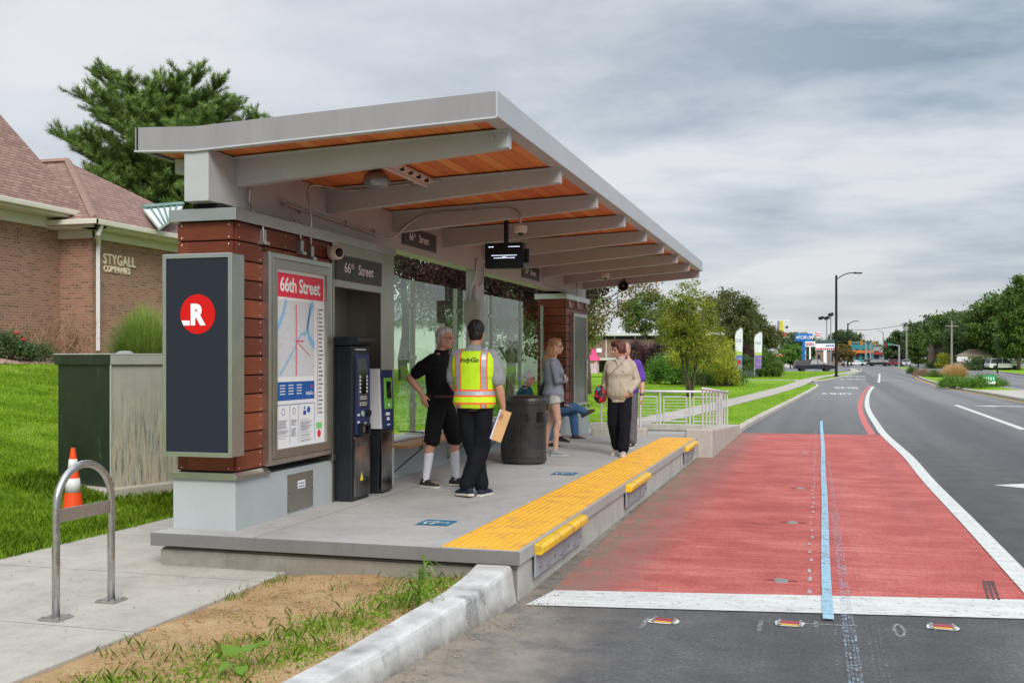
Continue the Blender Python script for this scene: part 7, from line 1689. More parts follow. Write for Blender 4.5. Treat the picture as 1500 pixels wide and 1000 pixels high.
def shoes(t, J, A, mat, solem, sock=None, sockz=.2, low=False, ankler=.043):
    for s in 'LR':
        an, f_ = A('an'+s), Vector(J['ft'+s]).normalized(); up = Vector((0, 0, 1)); sd = f_.cross(up).normalized(); dn = sd.cross(f_).normalized()*1.0
        if dn.z > 0: dn = -dn
        b0 = an+dn*.085
        def R_(y, zc, rx, rz): c = b0+f_*y-dn*zc; return [tuple(c+sd*(math.cos(a)*rx)-dn*(max(-.9, math.sin(a))*rz)) for a in np.linspace(0, 2*math.pi, 17)[:-1]]
        mb = MB(); mb.loft([R_(-.078, .030, .020, .022), R_(-.068, .036, .034, .034), R_(-.03, .048, .038, .046), R_(.02, .050, .041, .048), R_(.08, .040, .046, .036), R_(.135, .032, .045, .028), R_(.172, .026, .034, .020), R_(.188, .022, .018, .012)])
        if not low: mb.tube([b0-f_*.02-dn*.06, an+up*.0-f_*.005+Vector((0, 0, .01))-Vector((0, 0, .0))], [.041, ankler], 12)
        me = remesh(mb, .005, 2); sh_ = mobj('shoe', me, mat, t)
        mb = MB(); 
        def S_(y, rx, z_): c = b0+f_*y-dn*z_; return [c-sd*rx, c+sd*rx]
        ys = [(-.084, .022), (-.07, .037), (-.02, .041), (.05, .046), (.12, .050), (.16, .043), (.185, .028), (.197, .010)]
        vs = []; 
        for (y, rx) in ys:
            for z_ in (0, .022): vs += S_(y, rx, z_)
        fs = []; n_ = len(ys)
        for i in range(n_-1): a = i*4; b_ = a+4; fs += [(a, a+1, b_+1, b_), (a+2, b_+2, b_+3, a+3), (a, b_, b_+2, a+2), (a+1, a+3, b_+3, b_+1)]
        fs += [(0, 2, 3, 1), ((n_-1)*4, (n_-1)*4+1, (n_-1)*4+3, (n_-1)*4+2)]
        mb.add(vs, fs); mb.build('sole', solem, sh_, world=False, bev=.003)
        if sock is not None:
            kn = A('kn'+s); L_ = (kn-an).length; k_ = min(.95, (sockz-.085)/L_); back = -f_
            q = MB(); limb(q, [(an+dn*.02, .040), (an, .0385), (an.lerp(kn, k_*.5)+back*.006, .047), (an.lerp(kn, k_)+back*.012, .0555)], 16); mobj('sock', remesh(q, .006, 2, .003, 25, 3), sock, t)
def hairmesh(t, P, Rm, mat, blobs, disp=.006, freq=30, name='hair', vox=.006, fz=.5):
    q = MB()
    for (c, r) in blobs: q.ball(P(*c), r[0], r[1], r[2], 18, Rm)
    return mobj(name, remesh(q, vox, 2, disp, freq, fz), mat, t)
def hairmat(name, col):
    m, nt, b = newmat('hair_'+name); g = G(nt); g.l(g.ramp(g.noise(16, 6, .75, None, (2.5, 2.5, .35)), [(.3, tuple(v*.45 for v in col)), (.5, col), (.72, tuple(min(1, v*1.6) for v in col))]), b.inputs['Base Color'])
    b.inputs['Roughness'].default_value = .55; g.l(g.bump(g.noise(40, 4, .7, None, (2, 2, .3)), .5, .008), b.inputs['Normal']); return m
def glasses(t, P, Rm, mat, lens=True, temple=True, r=.021):
    q = MB()
    for s in (-1, 1):
        pts = [P(s*.031+r*math.cos(a), .094-.006*abs(math.cos(a)), .002+r*.8*math.sin(a)) for a in np.linspace(0, 2*math.pi, 15)]; q.tube(pts, .0018, 5, False)
        if lens: q.poly([P(s*.031+r*math.cos(a), .0945, .002+r*.8*math.sin(a)) for a in np.linspace(0, 2*math.pi, 15)[:-1]])
        if temple: q.tube([P(s*.053, .088, .008), P(s*.078, .03, .008), P(s*.082, -.02, .002)], .0022, 5)
    q.tube([P(-.012, .096, .006), P(.012, .096, .006)], .0018, 5); q.build('glasses', mat, t, world=False)
BLKC = cloth('black', (.006, .006, .007)); BLK2 = cloth('black_trousers', (.005, .006, .010)); GLB = pm('glasses_black', (.008, .008, .008), .12, var=0)
# ---- 1. man in the hi-vis vest, back to us -------------------------------------------------
fl = lambda px_, py_: atZ(px_, py_, PZ)
VY = pm('vest_yellow', (.55, .86, .02), .6, var=.06, scale=10); VO = pm('vest_orange', (.86, .17, .04), .6, var=.04); VS = pm('vest_silver', (.42, .45, .49), .35, .2, var=.06, scale=12)
def p1(t, J, S, P, Rm, A):
    bottom(t, J, S, A, BLK2, to=1.93, r=(.108, .104, .092, .082), ztop=1.02)
    top(t, J, S, A, cloth('grey_tee', (.26, .27, .29)), sleeve=.80, sl_r=.074, grow=.012, z0=.90, collar=True)
    mb = MB(); torso(mb, J, .034, .885, 1.463, S, .012)
    for s, o in (('L', -1), ('R', 1)): limb(mb, [(A('sh'+s)+Vector((-o*.07, 0, .018)), .062), (A('sh'+s)+Vector((-o*.028, 0, .012)), .060)])
    me = remesh(mb, .0065, 3, .006, 7, .5); me.materials.clear()
    for p_ in me.polygons:
        c = p_.center; x = c.x-J['chest'][0]; ax = abs(x+.005); z = c.z; m_ = 0
        if z > 1.075 and .098 < ax < .170: m_ = 1
        if z > 1.075 and .113 < ax < .155: m_ = 2
        if 1.000 < z < 1.075: m_ = 1
        if 1.018 < z < 1.058: m_ = 2
        if .885 < z < .945 and .098 < ax < .160: m_ = 1
        if .885 < z < .945 and .113 < ax < .147: m_ = 2
        if .925 < z < .948: m_ = 1
        p_.material_index = m_
    idx = [p_.material_index for p_ in me.polygons]; o = mobj('vest', me, [VY, VO, VS], t); o.data.polygons.foreach_set('material_index', idx)
    from mathutils.bvhtree import BVHTree
    bv = BVHTree.FromPolygons([v.co[:] for v in me.vertices], [p_.vertices[:] for p_ in me.polygons])
    lt = text_obj('IndyGo', .064, pm('vest_print', (.02, .02, .02), .6, var=0), 'vest_lettering', o, extrude=0, offset=.0016, shear=.25, M=T(-.022, 0, 1.365) @ M_YF)
    bm = bmesh.new(); bm.from_mesh(lt.data); bmesh.ops.subdivide_edges(bm, edges=[e_ for e_ in bm.edges if e_.calc_length() > .012], cuts=2); bm.to_mesh(lt.data); bm.free()
    for v in lt.data.vertices:
        hit = bv.ray_cast(Vector((v.co.x, -1, v.co.z)), Vector((0, 1, 0)))[0]
        v.co.y = (hit.y if hit else -.16)-.0045
    hairmesh(t, P, Rm, hairmat('black', (.010, .008, .008)), [((0, -.022, .048), (.088, .100, .092)), ((0, -.045, -.01), (.074, .072, .075)), ((0, .045, .098), (.058, .04, .035))], .007, 35)
    shoes(t, J, A, cloth('navy_shoe', (.018, .024, .045)), pm('sole_cream', (.55, .52, .44), .7, var=.1), ankler=.04)
    w = A('wrR'); q = MB(); c = w+Vector((-.02, -.02, -.17)); ax = Vector((.33, .06, .94)).normalized(); sx = Vector((.92, .2, -.33)).normalized(); nz = ax.cross(sx).normalized()
    q.obox(c, sx*.035+ax*0, nz*.006, ax*.155); q.obox(c-sx*.012, sx*.05, nz*.004, ax*.15); q.build('_', BLKC, t, world=False) if False else None
    f = thing('folder', 'tan cardboard folder held in the right hand of the man in the yellow vest', 'folder', t.location+Vector((0, 0, 0)))
    W = t.matrix_basis
    F_ = Matrix.LocRotScale(t.location, t.rotation_euler, t.scale); cc = F_ @ c; R3 = F_.to_3x3()
    q = MB(); q.obox(cc, (R3 @ sx)*.055, (R3 @ nz)*.005, (R3 @ ax)*.16); f.location = cc; q.build('cover', pm('cardboard', (.58, .36, .17), .7, var=.08, scale=5), f, bev=.002)
    q = MB(); q.obox(cc-(R3 @ sx)*.060, (R3 @ sx)*.006, (R3 @ nz)*.004, (R3 @ ax)*.155); q.build('papers', pm('paper_white', (.75, .77, .82), .7, var=.02), f)
    q = MB(); q.obox(cc-(R3 @ sx)*.068, (R3 @ sx)*.003, (R3 @ nz)*.005, (R3 @ ax)*.158); q.build('blue_edge', pm('blue_edge', (.02, .08, .4), .5, var=0), f)
f0 = fl(693, 727)
person('man seen from behind in a yellow hi-vis vest, legs crossed, holding a tan folder', (f0.x, f0.y+.05, PZ), .10, 1.745,
       dict(chest=(-.005, -.01, 1.30), head=(.012, .015, 1.635), hyaw=.15, elR=(.255, -.02, 1.10), wrR=(.285, .05, .875), hdR=(-.05, .05, -1), pnR=(-1, .1, 0), elL=(-.235, .03, 1.13), wrL=(-.15, .18, .95), hdL=(.4, .5, -.3), curl=.75,
            hipL=(-.085, 0, .92), hipR=(.09, 0, .92), knL=(-.03, .05, .50), anL=(.075, .03, .085), knR=(.055, .035, .49), anR=(-.055, -.10, .10), ftL=(.25, .9, 0), ftR=(-.75, .65, -.05)),
       dict(girth=1.12, shw=1.07, arm=1.05, belly=.02), skin('warm', (.52, .29, .19)), p1)
# ---- 2. man in black, hand on hip ---------------------------------------------------------
def p2(t, J, S, P, Rm, A):
    bottom(t, J, S, A, cloth('black_shorts', (.008, .008, .009)), 'shorts', to=.93, r=(.108, .100, .090), ztop=1.01, disp=.012, grow=.016)
    top(t, J, S, A, BLKC, 'polo_shirt', sleeve=.72, sl_r=.071, grow=.020, z0=.965, collar=True)
    mb = MB(); torso(mb, J, .024, .985, 1.02, S); mobj('belt', remesh(mb, .006, 1), pm('belt_leather', (.06, .022, .014), .5, var=.1), t)
    q = MB(); c = spine(J, 1.0); q.cbox((c.x+.02, c.y+.185, 1.003), .05, .012, .036); q.build('belt_buckle', SCR, t, world=False, bev=.003)
    hairmesh(t, P, Rm, hairmat('white', (.50, .48, .46)), [((0, -.028, .045), (.083, .092, .086)), ((0, -.05, -.01), (.074, .06, .065)), ((0, .02, .085), (.066, .06, .045))], .003, 45)
    glasses(t, P, Rm, GLB, lens=False)
    q = MB()
    shoes(t, J, A, pm('black_trainer', (.03, .028, .027), .6, var=.3, scale=30), pm('sole_cream', (.55, .52, .44), .7), sock=cloth('white_sock', (.62, .62, .68), .05), sockz=.37)
f0 = fl(646, 712)
person('white-haired man in black polo, black shorts and white socks, right hand on his hip', (f0.x, f0.y, PZ), R_(-97), 1.70,
       dict(head=(0, .05, 1.64), hyaw=.05, chest=(0, -.01, 1.30), neck=(0, .01, 1.49), elR=(.235, -.265, 1.205), wrR=(.235, -.11, 1.03), hdR=(-.12, .22, -1), pnR=(-1, 0, 0), elL=(-.24, -.05, 1.13), wrL=(-.22, .12, .95), curl=.35, thumbR=-1,
            knL=(-.125, .115, .50), anL=(-.13, .12, .085), knR=(.12, -.055, .50), anR=(.13, -.12, .085), ftL=(-.12, 1, 0), ftR=(.25, 1, 0)),
       dict(girth=1.18, belly=.085, arm=1.05), skin('ruddy', (.56, .29, .20)), p2)
# ---- 3. standing girl, arms folded ----------------------------------------------------------
def p3(t, J, S, P, Rm, A):
    bottom(t, J, S, A, cloth('pale_shorts', (.50, .50, .48)), 'shorts', to=.20, r=(.106, .104, .102), ztop=1.0, grow=.014, disp=.004)
    top(t, J, S, A, cloth('grey_jersey', (.22, .25, .30)), 'jersey', sleeve=1.93, sl_r=.062, grow=.026, z0=.805, hem=.02, disp=.014, cuff=.036)
    hm = hairmat('light_brown', (.30, .165, .075))
    hairmesh(t, P, Rm, hm, [((0, -.025, .045), (.086, .098, .088)), ((0, -.070, -.03), (.080, .062, .09)), ((.055, -.085, -.10), (.045, .060, .12)), ((.055, -.12, -.22), (.05, .060, .12)), ((0, -.115, -.12), (.090, .062, .10)), ((.01, -.155, -.22), (.096, .058, .10)), ((.02, -.165, -.31), (.086, .050, .09)), ((.055, -.035, -.10), (.025, .045, .10)), ((-.055, -.035, -.10), (.025, .045, .10)), ((0, .04, .095), (.055, .04, .03))], .007, 22, fz=.18)
    glasses(t, P, Rm, GLB, r=.024)
    shoes(t, J, A, pm('grey_trainer', (.25, .26, .27), .7, var=.2, scale=30), pm('sole_grey', (.42, .42, .42), .7), low=False, ankler=.036)
f0 = fl(811, 667)
person('young woman with long light brown hair and sunglasses, arms folded, grey top and short shorts', (f0.x, f0.y, PZ), R_(-78), 1.66,
       dict(head=(0, .035, 1.635), hyaw=-.10, pelvis=(0, .01, .93), chest=(0, -.02, 1.28), neck=(0, -.01, 1.48), shL=(-.16, -.01, 1.385), shR=(.16, -.01, 1.385), elR=(.20, .06, 1.12), wrR=(-.02, .20, 1.13), elL=(-.20, .06, 1.12), wrL=(.03, .17, 1.19), hdR=(-1, .05, .1), hdL=(1, .1, -.05), pnR=(0, -1, 0), pnL=(0, -1, 0), curl=.25,
            knL=(-.09, -.05, .50), anL=(-.10, -.13, .085), knR=(.085, .07, .50), anR=(.085, .03, .085), ftL=(-.1, 1, 0), ftR=(.05, 1, 0)),
       dict(girth=.93, shw=.92, bust=.04, arm=.84, leg=.92, butt=.03), skin('fair', (.62, .36, .26)), p3)
# ---- 4. walking woman ------------------------------------------------------------------------
def p4(t, J, S, P, Rm, A):
    bottom(t, J, S, A, BLK2, to=1.90, r=(.108, .106, .098, .088), ztop=1.0, grow=.016)
    tb = top(t, J, S, A, cloth('khaki_jacket', (.42, .37, .29), .06), 'jacket', sleeve=1.95, sl_r=.072, grow=.030, z0=.82, hem=.0, disp=.018, cuff=.042, collar=True)
    q = MB(); c = spine(J, 1.47); q.tube([(c.x-.05, c.y+.085, 1.50), (c.x, c.y+.115, 1.40), (c.x+.05, c.y+.085, 1.50)], .012, 6); q.build('inner_collar', pm('pink_check', (.60, .48, .46), .8, var=.25, scale=60), t, world=False)
    q = MB(); q.cbox((-.085, .178, 1.29), .045, .006, .014); q.build('chest_badge', pm('badge_navy', (.02, .04, .12), .6, var=0), t, world=False)
    hairmesh(t, P, Rm, hairmat('auburn', (.085, .026, .014)), [((0, -.025, .042), (.098, .108, .094)), ((0, -.06, -.02), (.088, .062, .075)), ((.070, -.0, .0), (.038, .060, .065)), ((-.070, -.0, .0), (.038, .060, .065)), ((0, .055, .088), (.078, .048, .046))], .016, 24)
    glasses(t, P, Rm, GLB, lens=False)
    shoes(t, J, A, pm('beige_shoe', (.42, .38, .34), .7, var=.15), pm('sole_cream', (.55, .52, .44), .7))
def bagparts(t0):
    F_ = Matrix.LocRotScale(t0.location, t0.rotation_euler, t0.scale)
    m, nt, b = newmat('patchwork'); g = G(nt); vo = g.n('ShaderNodeTexVoronoi'); vo.inputs['Scale'].default_value = 22; g.l(g.coord(), vo.inputs['Vector'])
    cr_ = g.n('ShaderNodeValToRGB'); cr_.color_ramp.interpolation = 'CONSTANT'; e = cr_.color_ramp.elements; e[0].color = (.46, .010, .02, 1); e[1].position = .80; e[1].color = (.02, .02, .03, 1)
    for p_, c_q in ((.22, (.01, .01, .015)), (.46, (.5, .01, .03)), (.6, (.03, .25, .30)), (.68, (.6, .35, .05)), (.74, (.5, .01, .02))): q = e.new(p_); q.color = (*c_q, 1)
    g.l(g.sep(vo.outputs['Color'])[0], cr_.inputs[0]); g.l(cr_.outputs[0], b.inputs['Base Color']); b.inputs['Roughness'].default_value = .7
    c = F_ @ Vector((.285, .10, .95)); bg_ = thing('shoulder_bag', 'colourful red patchwork shoulder bag hanging at the side of the walking woman', 'bag', c)
    q = MB(); q.ball((0, 0, 0), .082, .05, .12, 18); q.ball((0, 0, -.05), .092, .055, .085, 18); me = remesh(q, .006, 2, .010, 12, 1); mobj('bag_body', me, m, bg_)
    q = MB(); pts = [F_ @ Vector(p) for p in [(.27, .14, 1.05), (.19, .205, 1.16), (.06, .225, 1.29), (-.06, .185, 1.41), (-.105, .09, 1.495), (-.10, -.04, 1.49)]]; pts = crom3(pts)
    for i in range(len(pts)-1): q.obox((pts[i]+pts[i+1])/2, (pts[i+1]-pts[i])*.55, Vector((0, .005, 0)), Vector((.012, 0, .015)))
    q.build('strap', m, bg_)
f0 = fl(908, 667)
w4 = person('woman with short auburn hair walking towards us in khaki jacket and black trousers', (f0.x, f0.y, PZ), R_(176), 1.62,
       dict(head=(.015, .03, 1.635), hyaw=-.75, hpitch=-.18, elR=(.235, -.04, 1.14), wrR=(.245, .04, .92), hdR=(-.1, .25, -1), pnR=(-1, 0, 0), elL=(-.265, -.03, 1.15), wrL=(-.19, .14, .99), hdL=(.75, .1, -.5), pnL=(.1, -1, 0), curl=.6,
            knL=(-.095, .09, .50), anL=(-.095, .15, .085), knR=(.085, .02, .50), anR=(.075, -.12, .10), ftL=(-.15, 1, .05), ftR=(.2, 1, -.1)),
       dict(girth=1.12, belly=.05, bust=.05, arm=.95, shw=.93), SKF := skin('pale', (.60, .33, .24)), p4)
bagparts(w4)
# ---- 5. man in purple behind her -----------------------------------------------------------------
def p5(t, J, S, P, Rm, A):
    bottom(t, J, S, A, cloth('grey_trousers', (.12, .11, .13)), to=1.90, r=(.108, .104, .092, .080), ztop=1.0, grow=.014)
    top(t, J, S, A, cloth('purple_tee', (.12, .055, .36)), 'tee_shirt', sleeve=.85, sl_r=.078, grow=.02, z0=.90)
    hairmesh(t, P, Rm, hairmat('grey', (.30, .28, .26)), [((0, -.028, .045), (.083, .092, .086)), ((0, -.05, -.01), (.074, .06, .065))], .004, 40)
    w = A('wrL'); e = A('elL'); q = MB(); d = (w-e).normalized(); q.tube([w-d*.035, w-d*.008], .034, 12); q.build('watch', BLK, t, world=False)
    shoes(t, J, A, pm('black_trainer', (.03, .028, .027), .6), pm('sole_cream', (.55, .52, .44), .7))
f0 = fl(921, 655)
person('man in a purple tee and grey trousers walking right behind the woman in khaki', (f0.x-.03, f0.y, PZ), R_(178), 1.62,
       dict(head=(.02, .03, 1.635), elL=(-.255, -.03, 1.12), wrL=(-.265, .05, .87), curl=.6, knL=(-.09, .03, .50), anL=(-.09, .0, .085), knR=(.08, -.0, .50), anR=(.09, -.12, .11)),
       dict(girth=1.12, belly=.04, shw=1.02, arm=1.0), SKF, p5)
# ---- 6, 7. seated pair on the bench ---------------------------------------------------------------
JEAN = cloth('blue_jeans', (.055, .13, .26)); 
def seat_pose(dz=0, **k):
    d = dict(pelvis=(0, .0, .52), chest=(0, -.02, .87), neck=(0, .03, 1.05), head=(0, .075, 1.19), shL=(-.165, .02, .965), shR=(.165, .02, .965), elL=(-.22, .06, .72), elR=(.22, .06, .72), wrL=(-.12, .27, .62), wrR=(.12, .27, .62), hdL=(.2, 1, 0), hdR=(-.2, 1, 0), pnL=(0, 0, -1), pnR=(0, 0, -1),
             hipL=(-.09, .03, .52), hipR=(.09, .03, .52), knL=(-.10, .43, .50), knR=(.10, .43, .50), anL=(-.10, .45, .085), anR=(.10, .47, .085)); d.update(k); return d
TT0 = list(TT)
def spine_seat(J, z):
    a, b_, c = Vector(J['pelvis']), Vector(J['chest']), Vector(J['neck']); t = (z-.93)/.37 if z <= 1.30 else None
    return a.lerp(b_, t) if t is not None else b_.lerp(c, (z-1.30)/.20)
def p6(t, J, S, P, Rm, A):
    mb = MB(); torso(mb, J, .014, .86, .99, S)
    for s in 'LR': hp, kn, an = A('hip'+s), A('kn'+s), A('an'+s); limb(mb, [(hp, .105), (hp.lerp(kn, .5), .092), (kn, .072), (kn.lerp(an, .5), .064), (kn.lerp(an, .78), .060)], 16)
    mobj('jeans', remesh(mb, .008, 3, .008, 9, .7), JEAN, t)
    top(t, J, S, A, cloth('teal_jacket', (.02, .07, .10)), 'jacket', sleeve=1.9, sl_r=.072, grow=.03, z0=.90, collar=True)
    hairmesh(t, P, Rm, hairmat('snow_white', (.62, .61, .60)), [((0, -.025, .048), (.092, .104, .090)), ((0, -.05, -.02), (.082, .065, .075)), ((0, .05, .085), (.066, .04, .036)), ((0, -.02, .145), (.03, .03, .02))], .005, 30)
    glasses(t, P, Rm, GLB, lens=False)
    shoes(t, J, A, cloth('black_flats', (.03, .02, .018)), pm('sole_dark', (.08, .07, .06), .7), low=True)
yL = 16.25
person('white-haired woman with glasses seated on the bench behind the litter bin, ankles crossed', (-4.50, yL, PZ-.03), R_(-84), 1.60,
       seat_pose(anL=(-.02, .60, .20), anR=(.06, .44, .085), knL=(-.07, .44, .53), ftL=(.1, 1, -.15), ftR=(.05, 1, 0), hyaw=.0), dict(girth=1.1, bust=.03, leg=.9), SKF, p6)
def p7(t, J, S, P, Rm, A):
    mb = MB(); torso(mb, J, .014, .86, .99, S)
    for s in 'LR': hp, kn, an = A('hip'+s), A('kn'+s), A('an'+s); limb(mb, [(hp, .108), (hp.lerp(kn, .5), .096), (kn, .080), (kn.lerp(an, .5), .072), (kn.lerp(an, .92), .066)], 16)
    mobj('jeans', remesh(mb, .008, 3, .008, 9, .7), JEAN, t)
    top(t, J, S, A, cloth('dark_jacket', (.02, .022, .03)), 'jacket', sleeve=1.9, sl_r=.075, grow=.03, z0=.90, collar=True)
    hairmesh(t, P, Rm, hairmat('grey', (.30, .28, .26)) if 'hair_grey' not in MATS else MATS['hair_grey'], [((0, -.028, .045), (.083, .092, .086)), ((0, -.05, -.01), (.074, .06, .065))], .004, 40)
    shoes(t, J, A, pm('brown_shoe', (.05, .035, .022), .5, var=.2), pm('sole_dark', (.08, .07, .06), .7))
person('person in jeans seated on the bench beyond the standing girl, one leg crossed', (-4.50, 17.75, PZ-.03), R_(-80), 1.72,
       seat_pose(knR=(.02, .47, .58), anR=(-.16, .62, .50), ftR=(-.25, .85, .45), anL=(-.10, .47, .085)), dict(girth=1.1, arm=1.0), SKF, p7)
# ================================================================ GRASS AND WEEDS
GB = leafmat('grass_blades', [(.06, .13, .006), (.15, .27, .010), (.27, .41, .025), (.50, .58, .14)], .4, .55, 1.1, .55)
def blades(name, pts, h, w_, mat, seed, label, lean=.35, parent=None, seg=1, kind='stuff', spread=1.0):
    rng = np.random.default_rng(seed); P = np.asarray(pts, float); n = len(P); az = rng.uniform(0, 2*math.pi, n); H = (h if np.ndim(h) else np.full(n, h))*rng.uniform(.55, 1.25, n); W_ = (w_ if np.ndim(w_) else np.full(n, w_))
    ca, sa = np.cos(az), np.sin(az); wx = np.stack([-sa, ca, 0*ca], 1)*W_[:, None]; ln = rng.uniform(.1, 1, n)*lean*H; tip = P+np.stack([ca*ln, sa*ln, H], 1); mid = P+np.stack([ca*ln*.35, sa*ln*.35, H*.58], 1)
    V = np.stack([P-wx, P+wx, mid+wx*.8, tip, mid-wx*.8], 1).reshape(-1, 3); Fq = np.arange(n*5).reshape(-1, 5)
    o = npmesh(name, V, Fq, mat, parent)
    if parent is None: tag(o, label, 'grass', kind=kind)
    return o
rng = np.random.default_rng(12)
# lawn left: denser close by
N_ = 190000; ratio = rng.uniform(-1.35, -.50, N_*2); D = np.exp(rng.uniform(math.log(6.8), math.log(26), N_*2)); y = D/(1-.2788*ratio/.9603)/.9603*1.0; y = D/(.9603-.2788*ratio); x = ratio*y
ok = (x < -6.38-.06*rng.random(len(x))) & (x > -16.2) & (y > 5); x, y, D = x[ok], y[ok], D[ok]
# keep out the cabinet pad
z = np.array([lawn_h(a, b_) for a, b_ in zip(x, y)]); pcx, pcy = cen.x, cen.y
inb = (np.abs((x-pcx)*wn.x+(y-pcy)*wn.y) < wl_/2+.08) & (np.abs((x-pcx)*dn2.x+(y-pcy)*dn2.y) < dep/2+.10); x, y, z, D = x[~inb], y[~inb], z[~inb], D[~inb]
tall = np.array([.5+.5*mn.noise((a*.9, b_*.9, 2)) for a, b_ in zip(x, y)]); edge_d = np.exp(-((x+6.5)/.9)**2)
hh = .028+.022*tall+.05*edge_d*tall; blades('lawn_grass', np.stack([x, y, z-.005], 1), hh, .0013+.00036*D, GB, 1, 'green lawn grass left of the pavement and around the utility cabinet', .6)
# rougher grass round the pad, cone and pavement edge
M_ = 7000; pts = []; pz = Vector((cen.x, cen.y, 0))
for i in range(M_):
    if rng.random() < .55: a = rng.uniform(-1.25, 1.1)*wl_/2; p = pz+wn*a-dn2*(dep/2+.12+abs(rng.normal(0, .22)))
    elif rng.random() < .5: p = pz-wn*(wl_/2+.10+abs(rng.normal(0, .25)))+dn2*rng.uniform(-.6, .9)*dep
    else: p = Vector((-6.46-abs(rng.normal(0, .16)), rng.uniform(5, 10.5), 0))
    if p.x > -6.40: continue
    pts.append((p.x, p.y, lawn_h(p.x, p.y)-.01))
blades('rough_grass', pts, .11, .0032, GB, 2, 'longer uncut grass along the pad of the utility cabinet and the pavement edge', .7)
# mid-distance lawns: coarser blades
def field(n, x0, x1, y0, y1, seed, h, w_, lab, keep):
    r = np.random.default_rng(seed); X = r.uniform(x0, x1, n); Y = y0+(y1-y0)*r.random(n)**1.4; pts = [(a, b_, lawn_h(a, b_)-.01) for a, b_ in zip(X, Y) if keep(a, b_)]
    blades('lawn_grass', pts, h, w_, GB, seed, lab, .6)
def wkx(y): return interp(WALK, y)
field(42000, -12, -.5, 25, 75, 3, .045, .0075, 'lawn grass beyond the far end of the platform', lambda a, b_: a < interp(KERB_L, b_)-.2 and not (wkx(b_)-.62 < a < wkx(b_)+.5) and b_ < 72.5)
field(30000, -14, -6.6, 16, 36, 4, .05, .007, 'lawn grass behind the glass wall', lambda a, b_: True)
field(16000, -12, 4.5, 89, 148, 5, .06, .016, 'lawn grass by the driveway and the dark pickup', lambda a, b_: a < interp(KERB_I, b_)-.2 and not (wkx(b_)-.62 < a < wkx(b_)+.5))
# tufts in the bare earth
pts = []
r = np.random.default_rng(9); cent = [(-2.75, 6.95, .30, 300), (-2.9, 6.2, .26, 360), (-3.05, 5.6, .25, 340), (-3.3, 5.2, .22, 260), (-2.75, 5.5, .22, 300), (-3.5, 4.75, .18, 200), (-2.85, 4.9, .2, 260), (-3.1, 4.5, .2, 240), (-3.75, 5.15, .12, 90), (-2.55, 7.1, .18, 220), (-3.85, 7.0, .10, 90), (-3.9, 6.5, .08, 50), (-3.3, 6.9, .12, 50), (-3.6, 6.0, .07, 26), (-3.4, 4.3, .2, 120), (-2.62, 6.55, .12, 220), (-3.95, 6.75, .06, 40)]
for (a, b_, s, n_) in cent:
    for k in range(int(n_*.95)):
        x, y = r.normal(a, s*.6), r.normal(b_, s); 
        if x > interp([(q_[1]-q_[3]-.06, q_[0]) for q_ in st][::-1], y) if False else False: continue
        xm = interp([(q_[1]-q_[3]-.07, q_[0]) for q_ in st], y)
        if x < -4.0 or x > xm or y > 7.28 or y < 3: continue
        pts.append((x, y, earth_z(x, y)-.005))
GW = leafmat('weed_blades', [(.09, .17, .010), (.16, .29, .015), (.26, .42, .03), (.46, .50, .14)], .4)
rl = r.random(len(pts)); blades('weeds', pts, (.022+.06*rl*rl*rl), .0020, GW, 7, 'sparse grass and low weeds sprouting from the bare earth', .9)
# dead thatch, clods and clover among the weeds
r = np.random.default_rng(19); pts = []
for k in range(2600):
    x, y = r.uniform(-3.98, -2.35), r.uniform(3.4, 7.25); xm = interp([(q_[1]-q_[3]-.07, q_[0]) for q_ in st], y)
    if x < xm and mn.noise((x*2.2, y*2.2, 4)) > -.05: pts.append((x, y, earth_z(x, y)-.002))
blades('dry_grass', pts, .022, .0016, G_STRAW, 8, 'dead straw and dry grass stems lying on the bare earth', 2.6)
pts = []
for (cx_, cy_, s_q, n_) in [(-2.62, 6.9, .16, 900), (-2.8, 6.55, .14, 420), (-2.95, 5.85, .16, 520), (-2.72, 5.3, .13, 420), (-3.15, 5.1, .16, 480), (-2.7, 6.1, .10, 260), (-3.05, 4.6, .18, 500), (-3.5, 4.6, .15, 260)]:
    for k in range(n_):
        x, y = r.normal(cx_, s_q*.7), r.normal(cy_, s_q*1.1); xm = interp([(q_[1]-q_[3]-.07, q_[0]) for q_ in st], y)
        if -3.99 < x < xm and 3 < y < 7.28: pts.append((x, y, earth_z(x, y)+.006))
pts = np.array(pts); V, Fq = leaves(pts, np.full(len(pts), .03), 2, .0085, r, aspect=.8, stretch=(1, 1, .35)); tag(npmesh('clover', V, Fq, GW), 'low leafy clover and weeds spreading over the bare earth by the kerb', 'weeds', kind='stuff')
mb = MB(); rr = random.Random(33)
for k in range(260):
    x, y = rr.uniform(-3.95, -2.4), rr.uniform(3.6, 7.2); xm = interp([(q_[1]-q_[3]-.07, q_[0]) for q_ in st], y)
    if x > xm: continue
    s_q = rr.uniform(.006, .020)*(1 if rr.random() < .9 else 1.5); mb.ball((x, y, earth_z(x, y)+s_q*.2), s_q*rr.uniform(.8, 1.4), s_q, s_q*.6, 6, Matrix.Rotation(rr.uniform(0, 3), 3, 'Z'))
tag(mb.build('clods', MATS['earth'], fix=False), 'clods of earth scattered on the bare patch', 'clods', kind='stuff')
